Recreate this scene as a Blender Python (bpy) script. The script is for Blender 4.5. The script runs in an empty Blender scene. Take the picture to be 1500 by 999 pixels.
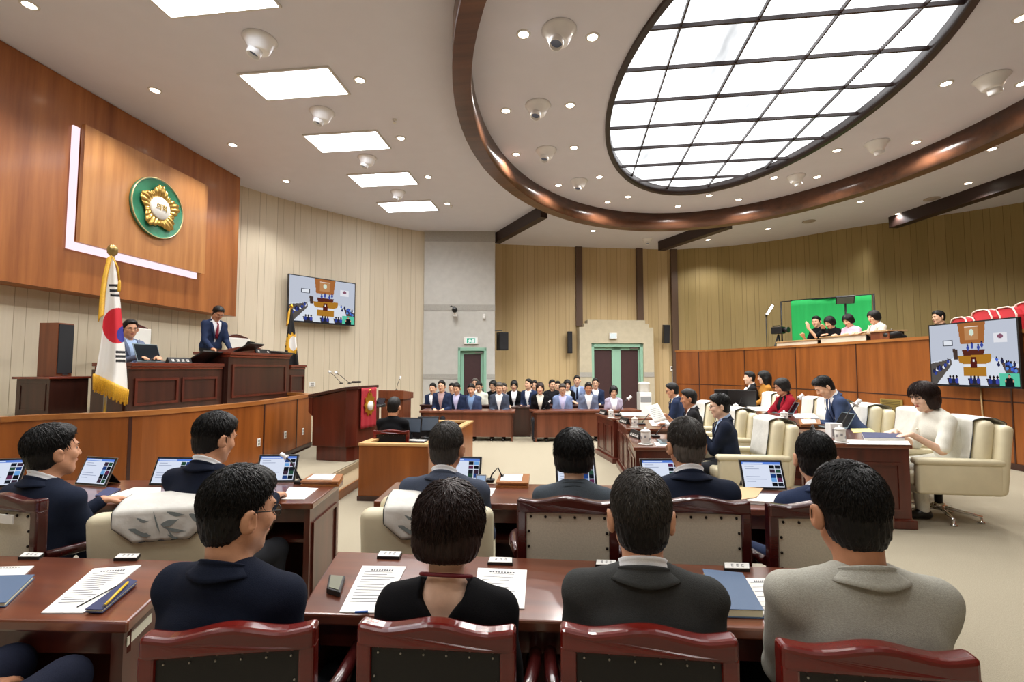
import bpy, bmesh, math, random
import numpy as np
from mathutils import Vector, Matrix
random.seed(7); rng = np.random.default_rng(7)
SC = bpy.context.scene
COL = SC.collection
PI = math.pi
R = math.radians

# ---------------------------------------------------------------- survey of the room
# room frame: x to the public gallery side, y towards the far doors, z up; the photographer stands at
# the origin with the eye at 1.6 m.  ray() turns a sight line into a room direction, the others meet it with a plane.
FPX, EYE, PIT, YAW = 690.0, 1.6, math.atan(39.5 / 690.0), R(7)
cP, sP, cT, sT = math.cos(PIT), math.sin(PIT), math.cos(YAW), math.sin(YAW)
EY = np.array([0, 0, EYE])
def ray(px, py):
    u = (px - 750) / FPX; v = (499.5 - py) / FPX
    x, y, z = u, cP - sP * v, sP + cP * v
    return np.array([x * cT - y * sT, x * sT + y * cT, z])
def PZ(px, py, z):
    d = ray(px, py); return EY + (z - EYE) / d[2] * d
def PX(px, py, x):
    d = ray(px, py); return EY + x / d[0] * d
def PY(px, py, y):
    d = ray(px, py); return EY + y / d[1] * d
def PT(px, py, t):
    return EY + t * ray(px, py)
def V3(*a):
    return np.array(a, float)

# ---------------------------------------------------------------- materials
def lin(c):
    def f(v):
        v /= 255.0
        return v / 12.92 if v <= .04045 else ((v + .055) / 1.055) ** 2.4
    return (f(c[0]), f(c[1]), f(c[2]), 1)
def hx(s):
    return lin((int(s[0:2], 16), int(s[2:4], 16), int(s[4:6], 16)))
_M = {}
def mat(name, col, rough=.5, metal=0, spec=.5, coat=0, noise=0, nscale=20, bump=0, bscale=60, sheen=0, stretch=None, emit=0, trans=0, ecol=None):
    if name in _M: return _M[name]
    m = bpy.data.materials.new(name); m.use_nodes = True
    nt = m.node_tree; b = nt.nodes['Principled BSDF']
    c = hx(col) if isinstance(col, str) else lin(col)
    b.inputs['Base Color'].default_value = c
    b.inputs['Roughness'].default_value = rough
    b.inputs['Metallic'].default_value = metal
    b.inputs['Specular IOR Level'].default_value = spec
    b.inputs['Coat Weight'].default_value = coat
    b.inputs['Coat Roughness'].default_value = .12
    if sheen:
        b.inputs['Sheen Weight'].default_value = sheen; b.inputs['Sheen Roughness'].default_value = .5
    if trans: b.inputs['Transmission Weight'].default_value = trans
    if emit:
        b.inputs['Emission Color'].default_value = c if ecol is None else hx(ecol); b.inputs['Emission Strength'].default_value = emit
    if noise or bump:
        tc = nt.nodes.new('ShaderNodeTexCoord'); mp = nt.nodes.new('ShaderNodeMapping')
        nt.links.new(tc.outputs['Object'], mp.inputs[0])
        if stretch: mp.inputs['Scale'].default_value = stretch
    if noise:
        n = nt.nodes.new('ShaderNodeTexNoise'); n.inputs['Scale'].default_value = nscale; n.inputs['Detail'].default_value = 5
        nt.links.new(mp.outputs[0], n.inputs['Vector'])
        r = nt.nodes.new('ShaderNodeValToRGB')
        r.color_ramp.elements[0].position = .3; r.color_ramp.elements[1].position = .7
        r.color_ramp.elements[0].color = tuple(v * (1 - noise) for v in c[:3]) + (1,)
        r.color_ramp.elements[1].color = tuple(min(1, v * (1 + noise)) for v in c[:3]) + (1,)
        nt.links.new(n.outputs['Fac'], r.inputs[0]); nt.links.new(r.outputs[0], b.inputs['Base Color'])
    if bump:
        n2 = nt.nodes.new('ShaderNodeTexNoise'); n2.inputs['Scale'].default_value = bscale; n2.inputs['Detail'].default_value = 3
        nt.links.new(mp.outputs[0], n2.inputs['Vector'])
        bp = nt.nodes.new('ShaderNodeBump'); bp.inputs['Strength'].default_value = bump; bp.inputs['Distance'].default_value = .01
        nt.links.new(n2.outputs['Fac'], bp.inputs['Height']); nt.links.new(bp.outputs[0], b.inputs['Normal'])
    _M[name] = m
    return m
def wood(name, c1, c2, rough=.35, coat=.2, scale=9, axis='z', contrast=(.3, .72), bands=0):
    if name in _M: return _M[name]
    m = bpy.data.materials.new(name); m.use_nodes = True
    nt = m.node_tree; b = nt.nodes['Principled BSDF']; L = nt.links.new
    tc = nt.nodes.new('ShaderNodeTexCoord'); mp = nt.nodes.new('ShaderNodeMapping')
    L(tc.outputs['Object'], mp.inputs[0])
    mp.inputs['Scale'].default_value = {'z': (1, 1, .07), 'x': (.07, 1, 1), 'y': (1, .07, 1)}[axis]
    n = nt.nodes.new('ShaderNodeTexNoise'); n.inputs['Scale'].default_value = scale; n.inputs['Detail'].default_value = 8; n.inputs['Roughness'].default_value = .6
    L(mp.outputs[0], n.inputs['Vector'])
    r = nt.nodes.new('ShaderNodeValToRGB'); e = r.color_ramp.elements
    e[0].position, e[1].position = contrast; e[0].color = hx(c1); e[1].color = hx(c2)
    L(n.outputs['Fac'], r.inputs[0]); L(r.outputs[0], b.inputs['Base Color'])
    b.inputs['Roughness'].default_value = rough; b.inputs['Coat Weight'].default_value = coat; b.inputs['Coat Roughness'].default_value = .15
    bp = nt.nodes.new('ShaderNodeBump'); bp.inputs['Strength'].default_value = .05; bp.inputs['Distance'].default_value = .004
    L(n.outputs['Fac'], bp.inputs['Height']); L(bp.outputs[0], b.inputs['Normal'])
    _M[name] = m
    return m
def boards(name, c1, c2, cg, w=.3, groove=.011, dbl=.2, rough=.55):
    """vertical boards: u of the UV map runs along the wall in metres"""
    m = bpy.data.materials.new(name); m.use_nodes = True
    nt = m.node_tree; b = nt.nodes['Principled BSDF']; L = nt.links.new
    uv = nt.nodes.new('ShaderNodeUVMap'); sep = nt.nodes.new('ShaderNodeSeparateXYZ'); L(uv.outputs[0], sep.inputs[0])
    def mt(op, a, bb=None):
        k = nt.nodes.new('ShaderNodeMath'); k.operation = op
        for i, q in enumerate((a, bb)):
            if q is None: continue
            if hasattr(q, 'node'): L(q, k.inputs[i])
            else: k.inputs[i].default_value = q
        return k.outputs[0]
    u = mt('DIVIDE', sep.outputs[0], w); fr = mt('FRACT', u); fl = mt('FLOOR', u)
    g1 = mt('LESS_THAN', fr, groove / w)
    g2 = mt('LESS_THAN', mt('ABSOLUTE', mt('SUBTRACT', fr, dbl / w)), groove * .4 / w)
    g = mt('MAXIMUM', g1, g2)
    wn = nt.nodes.new('ShaderNodeTexWhiteNoise'); wn.noise_dimensions = '1D'; L(fl, wn.inputs['W'])
    mp = nt.nodes.new('ShaderNodeMapping'); L(uv.outputs[0], mp.inputs[0]); mp.inputs['Scale'].default_value = (1, .06, 1)
    n = nt.nodes.new('ShaderNodeTexNoise'); n.inputs['Scale'].default_value = 22; n.inputs['Detail'].default_value = 6; L(mp.outputs[0], n.inputs['Vector'])
    f = mt('ADD', mt('MULTIPLY', wn.outputs[0], .45), mt('MULTIPLY', n.outputs['Fac'], .6))
    r = nt.nodes.new('ShaderNodeValToRGB'); e = r.color_ramp.elements
    e[0].position, e[1].position = .15, .9; e[0].color = hx(c1); e[1].color = hx(c2); L(f, r.inputs[0])
    mx = nt.nodes.new('ShaderNodeMixRGB'); L(g, mx.inputs[0]); L(r.outputs[0], mx.inputs[1]); mx.inputs[2].default_value = hx(cg)
    L(mx.outputs[0], b.inputs['Base Color']); b.inputs['Roughness'].default_value = rough
    bp = nt.nodes.new('ShaderNodeBump'); bp.inputs['Strength'].default_value = .5; bp.inputs['Distance'].default_value = .008; bp.invert = True
    L(g, bp.inputs['Height']); L(bp.outputs[0], b.inputs['Normal'])
    return m
def emis(name, col, st):
    if name in _M: return _M[name]
    m = bpy.data.materials.new(name); m.use_nodes = True
    nt = m.node_tree; nt.nodes.clear()
    e = nt.nodes.new('ShaderNodeEmission'); o = nt.nodes.new('ShaderNodeOutputMaterial')
    e.inputs[0].default_value = hx(col); e.inputs[1].default_value = st
    nt.links.new(e.outputs[0], o.inputs[0]); _M[name] = m
    return m
def glass(name):
    if name in _M: return _M[name]
    m = mat(name, 'FFFFFF', .03, trans=1); return m

# ---------------------------------------------------------------- mesh builder
class MB:
    def __init__(s):
        s.v, s.f, s.m, s.s = [], [], [], []
    def add(s, vs, fs, m=0, sm=False):
        o = len(s.v); s.v += [tuple(map(float, p)) for p in vs]
        for f in fs: s.f.append([i + o for i in f]); s.m.append(m); s.s.append(sm)
        return s
    def hexa(s, p, m=0):
        return s.add(p, [(0, 3, 2, 1), (4, 5, 6, 7), (0, 1, 5, 4), (1, 2, 6, 5), (2, 3, 7, 6), (3, 0, 4, 7)], m)
    def box(s, c, d, rz=0, m=0, M=None):
        x, y, z = d[0] / 2, d[1] / 2, d[2] / 2
        p = [(-x, -y, -z), (x, -y, -z), (x, y, -z), (-x, y, -z), (-x, -y, z), (x, -y, z), (x, y, z), (-x, y, z)]
        A = Matrix.Rotation(rz, 3, 'Z') if M is None else M
        return s.hexa([tuple(A @ Vector(q) + Vector(c)) for q in p], m)
    def bx(s, x0, x1, y0, y1, z0, z1, m=0):
        return s.box(((x0 + x1) / 2, (y0 + y1) / 2, (z0 + z1) / 2), (abs(x1 - x0), abs(y1 - y0), abs(z1 - z0)), m=m)
    def prism(s, poly, vec, m=0, sm=False):
        n = len(poly); v = Vector(vec)
        ps = [Vector(p) for p in poly]
        s.add(ps + [p + v for p in ps], [tuple(range(n))[::-1], tuple(range(n, 2 * n))], m)
        o = len(s.v) - 2 * n
        for i in range(n):
            j = (i + 1) % n; s.f.append([o + i, o + j, o + n + j, o + n + i]); s.m.append(m); s.s.append(sm)
        return s
    def quadprism(s, q, z0, z1, m=0):
        return s.prism([(p[0], p[1], z0) for p in q], (0, 0, z1 - z0), m)
    def tube(s, pts, r, n=8, m=0, sm=True, flat=1.0):
        pts = [Vector(p) for p in pts]; k = len(pts)
        rs = r if isinstance(r, (list, tuple)) else [r] * k
        o = len(s.v); up = Vector((0, 0, 1)); prev = None
        for i, p in enumerate(pts):
            d = (pts[min(i + 1, k - 1)] - pts[max(i - 1, 0)]).normalized()
            a = d.cross(up) if prev is None else prev - d * prev.dot(d)
            if a.length < 1e-4: a = d.cross(Vector((1, 0, 0)))
            a.normalize(); prev = a; b = d.cross(a)
            for j in range(n):
                t = 2 * PI * j / n
                s.v.append(tuple(p + (a * math.cos(t) + b * math.sin(t) * flat) * rs[i]))
        for i in range(k - 1):
            for j in range(n):
                q = (j + 1) % n
                s.f.append([o + i * n + j, o + i * n + q, o + (i + 1) * n + q, o + (i + 1) * n + j]); s.m.append(m); s.s.append(sm)
        s.f.append([o + j for j in range(n)][::-1]); s.m.append(m); s.s.append(False)
        s.f.append([o + (k - 1) * n + j for j in range(n)]); s.m.append(m); s.s.append(False)
        return s
    def lathe(s, prof, c=(0, 0, 0), n=24, m=0, sm=True, M=None, cap=True):
        o = len(s.v); k = len(prof)
        for (r, z) in prof:
            for j in range(n):
                t = 2 * PI * j / n; p = Vector((r * math.cos(t), r * math.sin(t), z))
                if M is not None: p = M @ p
                s.v.append(tuple(p + Vector(c)))
        for i in range(k - 1):
            for j in range(n):
                q = (j + 1) % n
                s.f.append([o + i * n + j, o + i * n + q, o + (i + 1) * n + q, o + (i + 1) * n + j]); s.m.append(m); s.s.append(sm)
        if cap:
            s.f.append([o + j for j in range(n)][::-1]); s.m.append(m); s.s.append(False)
            s.f.append([o + (k - 1) * n + j for j in range(n)]); s.m.append(m); s.s.append(False)
        return s
    def grid(s, fn, nu, nv, m=0, sm=True, mf=None):
        o = len(s.v)
        for i in range(nu + 1):
            for j in range(nv + 1): s.v.append(tuple(map(float, fn(i / nu, j / nv))))
        for i in range(nu):
            for j in range(nv):
                a = o + i * (nv + 1) + j
                s.f.append([a, a + nv + 1, a + nv + 2, a + 1]); s.s.append(sm)
                s.m.append(m if mf is None else mf((i + .5) / nu, (j + .5) / nv))
        return s
    def ball(s, c, r, n=10, m=0):
        r3 = r if isinstance(r, (tuple, list)) else (r, r, r)
        o = len(s.v); k = n // 2
        for i in range(k + 1):
            a = PI * i / k
            for j in range(n):
                t = 2 * PI * j / n
                s.v.append((c[0] + r3[0] * math.sin(a) * math.cos(t), c[1] + r3[1] * math.sin(a) * math.sin(t), c[2] - r3[2] * math.cos(a)))
        for i in range(k):
            for j in range(n):
                q = (j + 1) % n
                s.f.append([o + i * n + j, o + i * n + q, o + (i + 1) * n + q, o + (i + 1) * n + j]); s.m.append(m); s.s.append(True)
        return s
    def build(s, name, mats, parent=None, bevel=0, seg=2, loc=None, rz=0, uv=None, solid=0, subs=0, clean=False):
        me = bpy.data.meshes.new(name); me.from_pydata(s.v, [], s.f)
        for mm in (mats if isinstance(mats, (list, tuple)) else [mats]): me.materials.append(mm)
        me.polygons.foreach_set('material_index', s.m); me.polygons.foreach_set('use_smooth', s.s)
        if uv is not None:
            l = me.uv_layers.new(name='UVMap')
            for lp in me.loops: l.data[lp.index].uv = uv[lp.vertex_index]
        me.update()
        o = bpy.data.objects.new(name, me); COL.objects.link(o)
        if parent is not None: o.parent = parent
        if loc is not None: o.location = loc
        if rz: o.rotation_euler[2] = rz
        if solid:
            k = o.modifiers.new('s', 'SOLIDIFY'); k.thickness = solid; k.offset = 0
        if bevel:
            k = o.modifiers.new('b', 'BEVEL'); k.width = bevel; k.segments = seg; k.limit_method = 'ANGLE'; k.angle_limit = R(40)
            k.harden_normals = False
        if subs:
            k = o.modifiers.new('u', 'SUBSURF'); k.levels = subs; k.render_levels = subs
        return o
def tag(o, label, cat, group=None, kind=None):
    o['label'] = label; o['category'] = cat
    if group: o['group'] = group
    if kind: o['kind'] = kind
    return o
def thing(name, label, cat, loc=(0, 0, 0), rz=0, group=None):
    o = bpy.data.objects.new(name, None); COL.objects.link(o); o.empty_display_size = .1
    o.location = tuple(map(float, loc)); o.rotation_euler = (0, 0, rz)
    return tag(o, label, cat, group)
def struct(o):
    o['kind'] = 'structure'; return o
def dup(root, loc, rz, label, group=None, scale=None):
    r = root.copy(); COL.objects.link(r); r.location = tuple(map(float, loc)); r.rotation_euler = (0, 0, rz); r['label'] = label
    if group: r['group'] = group
    if scale: r.scale = scale
    for ch in list(root.children):
        c = ch.copy(); COL.objects.link(c); c.parent = r
        for g in list(ch.children):
            d = g.copy(); COL.objects.link(d); d.parent = c
    return r
def text_mesh(txt, size, depth=.002):
    cu = bpy.data.curves.new('t', 'FONT'); cu.body = txt; cu.size = size; cu.extrude = depth; cu.align_x = 'CENTER'; cu.align_y = 'CENTER'
    o = bpy.data.objects.new('t', cu); COL.objects.link(o)
    dg = bpy.context.evaluated_depsgraph_get(); me = bpy.data.meshes.new_from_object(o.evaluated_get(dg))
    vs = [tuple(v.co) for v in me.vertices]; fs = [tuple(p.vertices) for p in me.polygons]
    bpy.data.objects.remove(o); bpy.data.curves.remove(cu); bpy.data.meshes.remove(me)
    return vs, fs

# ---------------------------------------------------------------- smooth solids (for bodies, hair, clothes)
class SDF:
    def __init__(s): s.p = []
    def cone(s, a, b, ra, rb, k=.02, op=0):
        a, b = np.array(a, float), np.array(b, float); r = max(ra, rb)
        s.p.append(('c', a, b, ra, rb, k, op, np.minimum(a, b) - r, np.maximum(a, b) + r)); return s
    def ell(s, c, r, Rm=None, k=.02, op=0):
        c, r = np.array(c, float), np.array(r, float); Rm = np.eye(3) if Rm is None else Rm
        e = np.sqrt((Rm ** 2) @ (r ** 2))
        s.p.append(('e', c, r, Rm, None, k, op, c - e, c + e)); return s
    def fn(s, f, lo, hi, k=.01, op=1):
        s.p.append(('f', f, None, None, None, k, op, np.array(lo, float), np.array(hi, float))); return s
    def mesh(s, h, disp=None):
        add = [p for p in s.p if p[6] == 0]
        lo = np.min([p[7] for p in add], 0) - 3 * h; hi = np.max([p[8] for p in add], 0) + 3 * h
        n = np.ceil((hi - lo) / h).astype(int) + 1
        ax = [lo[i] + h * np.arange(n[i]) for i in range(3)]
        D = np.full(n, .3, np.float32)
        for t, a, b, c, e, k, op, l, u in s.p:
            mg = k + 2.5 * h
            i0 = np.clip(np.floor((l - mg - lo) / h).astype(int), 0, n); i1 = np.clip(np.ceil((u + mg - lo) / h).astype(int) + 1, 0, n)
            if np.any(i1 <= i0): continue
            sl = tuple(slice(i0[i], i1[i]) for i in range(3))
            X, Y, Zz = np.meshgrid(*[ax[i][sl[i]] for i in range(3)], indexing='ij')
            P = np.stack([X, Y, Zz], -1)
            if t == 'c':
                ba = b - a; L2 = max(ba @ ba, 1e-9); pa = P - a
                hh = np.clip(pa @ ba / L2, 0, 1)
                d = np.sqrt(((pa - hh[..., None] * ba) ** 2).sum(-1)) - (c + (e - c) * hh)
            elif t == 'e':
                q = (P - a) @ c
                k0 = np.sqrt(((q / b) ** 2).sum(-1)); k1 = np.sqrt(((q / (b * b)) ** 2).sum(-1)) + 1e-9
                d = k0 * (k0 - 1) / k1
            else: d = a(P)
            A = D[sl]
            if op == 0:
                hk = np.maximum(k - np.abs(A - d), 0) / k
                D[sl] = np.minimum(A, d) - hk * hk * k * .25
            else:
                d = -d if op == 1 else d
                hk = np.maximum(k - np.abs(A - d), 0) / k
                D[sl] = np.maximum(A, d) + hk * hk * k * .25
        if disp is not None:
            near = np.argwhere(np.abs(D) < .02); P = lo + near * h
            D[near[:, 0], near[:, 1], near[:, 2]] += disp(P).astype(np.float32)
        return nets(D, lo, h)
def nets(D, lo, h):
    S = D < 0; n = np.array(D.shape)
    cnt = np.zeros(n - 1, np.int8)
    for o in np.ndindex(2, 2, 2):
        cnt += S[o[0]:n[0] - 1 + o[0], o[1]:n[1] - 1 + o[1], o[2]:n[2] - 1 + o[2]]
    act = (cnt > 0) & (cnt < 8); I = np.argwhere(act)
    vid = np.full(n - 1, -1, np.int64); vid[act] = np.arange(len(I))
    acc = np.zeros((len(I), 3)); w = np.zeros(len(I)); C = list(np.ndindex(2, 2, 2))
    for a in C:
        for ax in range(3):
            if a[ax]: continue
            b = list(a); b[ax] = 1
            d0 = D[I[:, 0] + a[0], I[:, 1] + a[1], I[:, 2] + a[2]]; d1 = D[I[:, 0] + b[0], I[:, 1] + b[1], I[:, 2] + b[2]]
            m = (d0 < 0) != (d1 < 0)
            t = np.where(m, d0 / np.where(m, d0 - d1, 1), 0)
            q = np.array(a, float)[None].repeat(len(I), 0); q[:, ax] = t
            acc += q * m[:, None]; w += m
    Vv = lo + (I + acc / w[:, None]) * h
    Q = []
    for ax in range(3):
        s0 = [slice(0, None)] * 3; s1 = [slice(0, None)] * 3; s0[ax] = slice(0, -1); s1[ax] = slice(1, None)
        A, B = S[tuple(s0)], S[tuple(s1)]
        E = np.argwhere(A != B); u, v = [(1, 2), (2, 0), (0, 1)][ax]
        ok = (E[:, u] > 0) & (E[:, v] > 0) & (E[:, u] < n[u] - 1) & (E[:, v] < n[v] - 1); E = E[ok]
        if not len(E): continue
        def g(du, dv):
            K = E.copy(); K[:, u] -= du; K[:, v] -= dv; return vid[K[:, 0], K[:, 1], K[:, 2]]
        q = np.stack([g(1, 1), g(0, 1), g(0, 0), g(1, 0)], 1)
        fl = ~A[E[:, 0], E[:, 1], E[:, 2]]
        q[fl] = q[fl][:, ::-1]
        Q.append(q)
    Q = np.concatenate(Q); Q = Q[(Q >= 0).all(1)]
    return Vv, Q
def np_obj(name, Vv, Q, mats, parent=None, extra=None):
    """surface from arrays; extra: an MB whose faces are appended with their own materials"""
    me = bpy.data.meshes.new(name)
    nv, nq = len(Vv), len(Q)
    ev = np.array(extra.v, float).reshape(-1, 3) if extra else np.zeros((0, 3))
    ef = extra.f if extra else []
    me.vertices.add(nv + len(ev)); me.vertices.foreach_set('co', np.concatenate([Vv, ev]).astype(np.float32).ravel())
    ln = [4] * nq + [len(f) for f in ef]
    idx = list(Q.ravel()) + [i + nv for f in ef for i in f]
    me.loops.add(len(idx)); me.loops.foreach_set('vertex_index', np.array(idx, np.int32))
    me.polygons.add(len(ln)); st = np.concatenate([[0], np.cumsum(ln)[:-1]]).astype(np.int32)
    me.polygons.foreach_set('loop_start', st)
    for mm in (mats if isinstance(mats, (list, tuple)) else [mats]): me.materials.append(mm)
    me.polygons.foreach_set('material_index', np.array([0] * nq + (extra.m if extra else []), np.int32))
    me.polygons.foreach_set('use_smooth', np.ones(len(ln), bool))
    me.update(calc_edges=True); me.validate()
    o = bpy.data.objects.new(name, me); COL.objects.link(o)
    if parent is not None: o.parent = parent
    return o
SPOT_K, EXPO = 2.5, 1.38
# ---------------------------------------------------------------- people
def nrm(v):
    v = np.array(v, float); return v / (np.linalg.norm(v) + 1e-9)
def rotx(a): c, s = math.cos(a), math.sin(a); return np.array([[1, 0, 0], [0, c, s], [0, -s, c]])   # +a tips z towards +y
def rotz(a): c, s = math.cos(a), math.sin(a); return np.array([[c, -s, 0], [s, c, 0], [0, 0, 1]])
def roty(a): c, s = math.cos(a), math.sin(a); return np.array([[c, 0, s], [0, 1, 0], [-s, 0, c]])
def add_hand(S, W, d, n, sd, curl, fat=1.0):
    d = nrm(d); n = np.array(n, float); n = nrm(n - d * (n @ d)); th = sd * np.cross(d, n)
    for o, kl, fl, ex in ((.027, .083, .068, .15), (.009, .088, .077, .0), (-.009, .085, .071, .1), (-.026, .077, .057, .3)):
        b = W + th * o * .55; K = W + d * kl + th * o
        S.cone(b, K, .0145 * fat, .0105 * fat, .014)
        p = K; r = .0092 * fat
        for j, fr in enumerate((.45, .3, .25)):
            a = (curl + ex * curl) * (.55, 1.25, 1.75)[j]
            dr = d * math.cos(a) + n * math.sin(a) + th * o * 1.2
            q = p + nrm(dr) * fl * fr; r2 = r * .9
            S.cone(p, q, r, r2, .004); p, r = q, r2
    p = W + d * .02 + th * .018
    for L, dv, r in ((.042, d * .75 + th * .62 + n * .25, .0125), (.03, d * .93 + th * .3 + n * .25, .0105), (.025, d + th * .05 + n * .3, .009)):
        q = p + nrm(dv) * L; S.cone(p, q, r * fat, r * .9 * fat, .008); p = q
def strands(parent, hc, Hm, rad, off, s, n, hm, style, amp=.003, flow=(0, 0, -1), seed=1, L=.05, whorl=(0, -.06, .1)):
    """locks of hair lying on the hair cap, from the crown outwards"""
    g = np.random.default_rng(seed); mb = MB(); c0 = np.array(off); whorl = np.array(whorl); cnt = 0
    while cnt < n:
        u = nrm(g.normal(size=3)); p = c0 + u * rad
        if not style(p): continue
        cnt += 1
        ln = L * g.uniform(.6, 1.2); pts = []; jit = g.normal(size=3) * .35
        for i in range(5):
            nn = nrm((p - c0) / rad ** 2)
            f = nrm(p - whorl) * 1.0 + np.array(flow) * .9 + jit
            tg = nrm(f - nn * (f @ nn))
            pts.append(tuple((hc + Hm @ (p + nn * amp * (0.3 + g.uniform(0, 1.6) * (i / 4)))) * s))
            p = p + tg * ln / 4; w = (p - c0) / rad; p = c0 + w / np.linalg.norm(w) * rad
        r = .0017 * s * g.uniform(.7, 1.4)
        mb.tube(pts, [r, r * 1.1, r, r * .8, r * .2], 3)
    return mb.build('hair_strands', hm, parent)
def person(label, head, t, yaw=0, s=1.0, lean=6, hp=8, hy=0, hr=0, stand=False, arms=('desk', 'desk'), top='suit', jacket=None, shirt=None, tie=None,
           hair='short', hcol=None, glasses=False, fem=False, h=.012, fz=0, desk=.77, group=None, trousers=None, legs=True, sleeve='long',
           skin=None, front=True, hand_d=None, curl=.35, wide=1.0, strand=0, strand_L=.05, badge=False, xyz=None, hsr=(.34, .66), lanyard=False, hgrey=None, stripes=None, lapel=True, kneey=.42, kneez=0):
    yw = R(yaw); lean, hp, hy, hr = R(lean), R(hp), R(hy), R(hr)
    Rt = rotx(lean); Hm = rotz(hy) @ rotx(hp) @ roty(hr); Hn = rotx((lean + hp) / 2)
    T = PT(head[0], head[1], t) if xyz is None else np.array(xyz, float)
    def joints(p0):
        nb = p0 + Rt @ V3(0, -.012, .50)
        return nb, nb + Hn @ V3(0, .022, .150)
    p0 = V3(0, 0, .93 if stand else .54)
    nb, hc = joints(p0); topz = (hc + Hm @ V3(0, -.01, .128))[2]
    dz = (T[2] - fz) / s - topz
    if not stand: dz = min(max(dz, hsr[0] - .45), hsr[1] - .45)
    p0 = p0 + V3(0, 0, dz); hs = p0[2] - .09
    nb, hc = joints(p0); tl = (hc + Hm @ V3(0, -.01, .128)) * s
    rxy = T[:2] - (rotz(yw) @ tl)[:2]
    root = thing('person', label, 'person', (rxy[0], rxy[1], fz), yw, group)
    hq = lambda *a: hc + Hm @ V3(*a)
    tq = lambda *a: p0 + Rt @ V3(*a)
    sw = (.150 if fem else .172) * wide
    B = SDF()
    # head with a face
    B.ell(hq(0, -.012, .025), (.076, .097, .09), Hm, .02)
    B.ell(hq(0, .028, -.045), (.060, .062, .082), Hm, .03)
    B.cone(hq(-.048, .012, -.065), hq(0, .064, -.104), .022, .019, .03); B.cone(hq(.048, .012, -.065), hq(0, .064, -.104), .022, .019, .03)
    B.cone(hq(-.036, .078, .024), hq(.036, .078, .024), .011, .011, .016)
    B.ell(hq(-.042, .062, -.028), (.022, .022, .024), Hm, .02); B.ell(hq(.042, .062, -.028), (.022, .022, .024), Hm, .02)
    B.ell(hq(-.031, .101, .002), (.017, .018, .012), Hm, .012, 1); B.ell(hq(.031, .101, .002), (.017, .018, .012), Hm, .012, 1)
    B.cone(hq(0, .086, .014), hq(0, .107, -.03), .008, .0125, .012)
    B.ell(hq(-.012, .096, -.033), (.009, .010, .008), Hm, .006); B.ell(hq(.012, .096, -.033), (.009, .010, .008), Hm, .006)
    B.cone(hq(-.019, .086, -.063), hq(.019, .086, -.063), .0085, .0085, .008)
    for e in (-1, 1):
        Re = Hm @ rotz(-e * .45) @ roty(e * .12)
        B.ell(hq(e * (.0905 if hair == 'short' else .076), -.014, -.02), (.010, .024, .037), Re, .008)
        if h < .009: B.ell(hq(e * (.1015 if hair == 'short' else .088), -.006, -.014), (.006, .012, .021), Re, .005, 1)
    nk = .048 if fem else .056
    B.cone(hq(0, -.028, -.04), nb + Rt @ V3(0, -.002, -.03), nk, nk + .004, .03)
    # trunk and legs
    B.cone(tq(0, 0, .05), tq(0, 0, .36), .085, .09, .03)
    B.cone(tq(-sw * .8, -.005, .405), tq(sw * .8, -.005, .405), .045, .045, .06)
    B.cone(tq(-.1, -.01, .41), tq(0, -.015, .47), .035, .042, .04); B.cone(tq(.1, -.01, .41), tq(0, -.015, .47), .035, .042, .04)
    AR = []
    for e, ar in ((-1, arms[0]), (1, arms[1])):
        Sh = tq(e * sw * .95, -.005, .412)
        hd, hn, pole = V3(-e * .35, 1, -.08), V3(0, 0, -1), V3(e * .3, -.55, -.9)
        if ar == 'desk': W = V3(e * .13, .40, (desk - fz) / s + .03)
        elif ar == 'lap': W = V3(e * .10, .27, hs + .22); hd = V3(-e * .6, 1, -.25)
        elif ar == 'side': W = V3(e * .235, .05, p0[2] - .06); hd = V3(0, .1, -1); hn = V3(-e, 0, 0)
        else:
            W = V3(*ar[0]) if not isinstance(ar[0], (int, float)) else V3(*ar)
            if not isinstance(ar[0], (int, float)):
                hd = V3(*ar[1])
                if len(ar) > 2: hn = V3(*ar[2])
                if len(ar) > 3: pole = V3(*ar[3])
        a_, b_ = .285, .255; dv = W - Sh; d = np.linalg.norm(dv)
        if d > a_ + b_ - .005: W = Sh + dv / d * (a_ + b_ - .005); d = a_ + b_ - .005; dv = W - Sh
        u = dv / d; x = (d * d + a_ * a_ - b_ * b_) / (2 * d); hh = math.sqrt(max(a_ * a_ - x * x, 1e-6))
        pl = nrm(pole - u * (pole @ u)); El = Sh + u * x + pl * hh
        AR.append((e, Sh, El, W))
        B.cone(Sh, El, .042, .036, .02); B.cone(El, W, .036, .025, .012)
        add_hand(B, W, hd, hn, e, curl, 1.0 if h < .009 else 1.25)
    LG = []
    for e in (-1, 1):
        Hj = p0 + V3(e * .09, .0, -.01)
        if stand: Kn, An = p0 + V3(e * .1, .02, -.43), V3(e * .1, 0, .08)
        else: Kn, An = V3(e * .13, kneey, hs + .03 + kneez), V3(e * .13, kneey - .03, .08)
        LG.append((Hj, Kn, An))
        if legs:
            B.cone(Hj, Kn, .062, .048, .02); B.cone(Kn, An, .046, .032, .02); B.cone(An + V3(0, -.03, -.045), An + V3(0, .13, -.05), .03, .026, .02)
    ex = MB()
    def xb(c, r, m): ex.ball(tuple(hq(*c)), r, 8, m)
    for e in (-1, 1):
        ex.tube([hq(e * .019, .0775, .001), hq(e * .030, .0805, .002), hq(e * .043, .0735, .003)], [.0018, .0046, .0016], 6, 1)
        xb((e * .031, .0815, .002), .0046, 2)
        ex.tube([hq(e * .017, .080, .004), hq(e * .030, .0835, .0075), hq(e * .045, .0745, .004)], [.0012, .0018, .0012], 5, 2)
        ex.tube([hq(e * .014, .0905, .023), hq(e * .03, .0905, .028), hq(e * .048, .079, .024)], [.0035, .004, .002], 5, 2)
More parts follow.
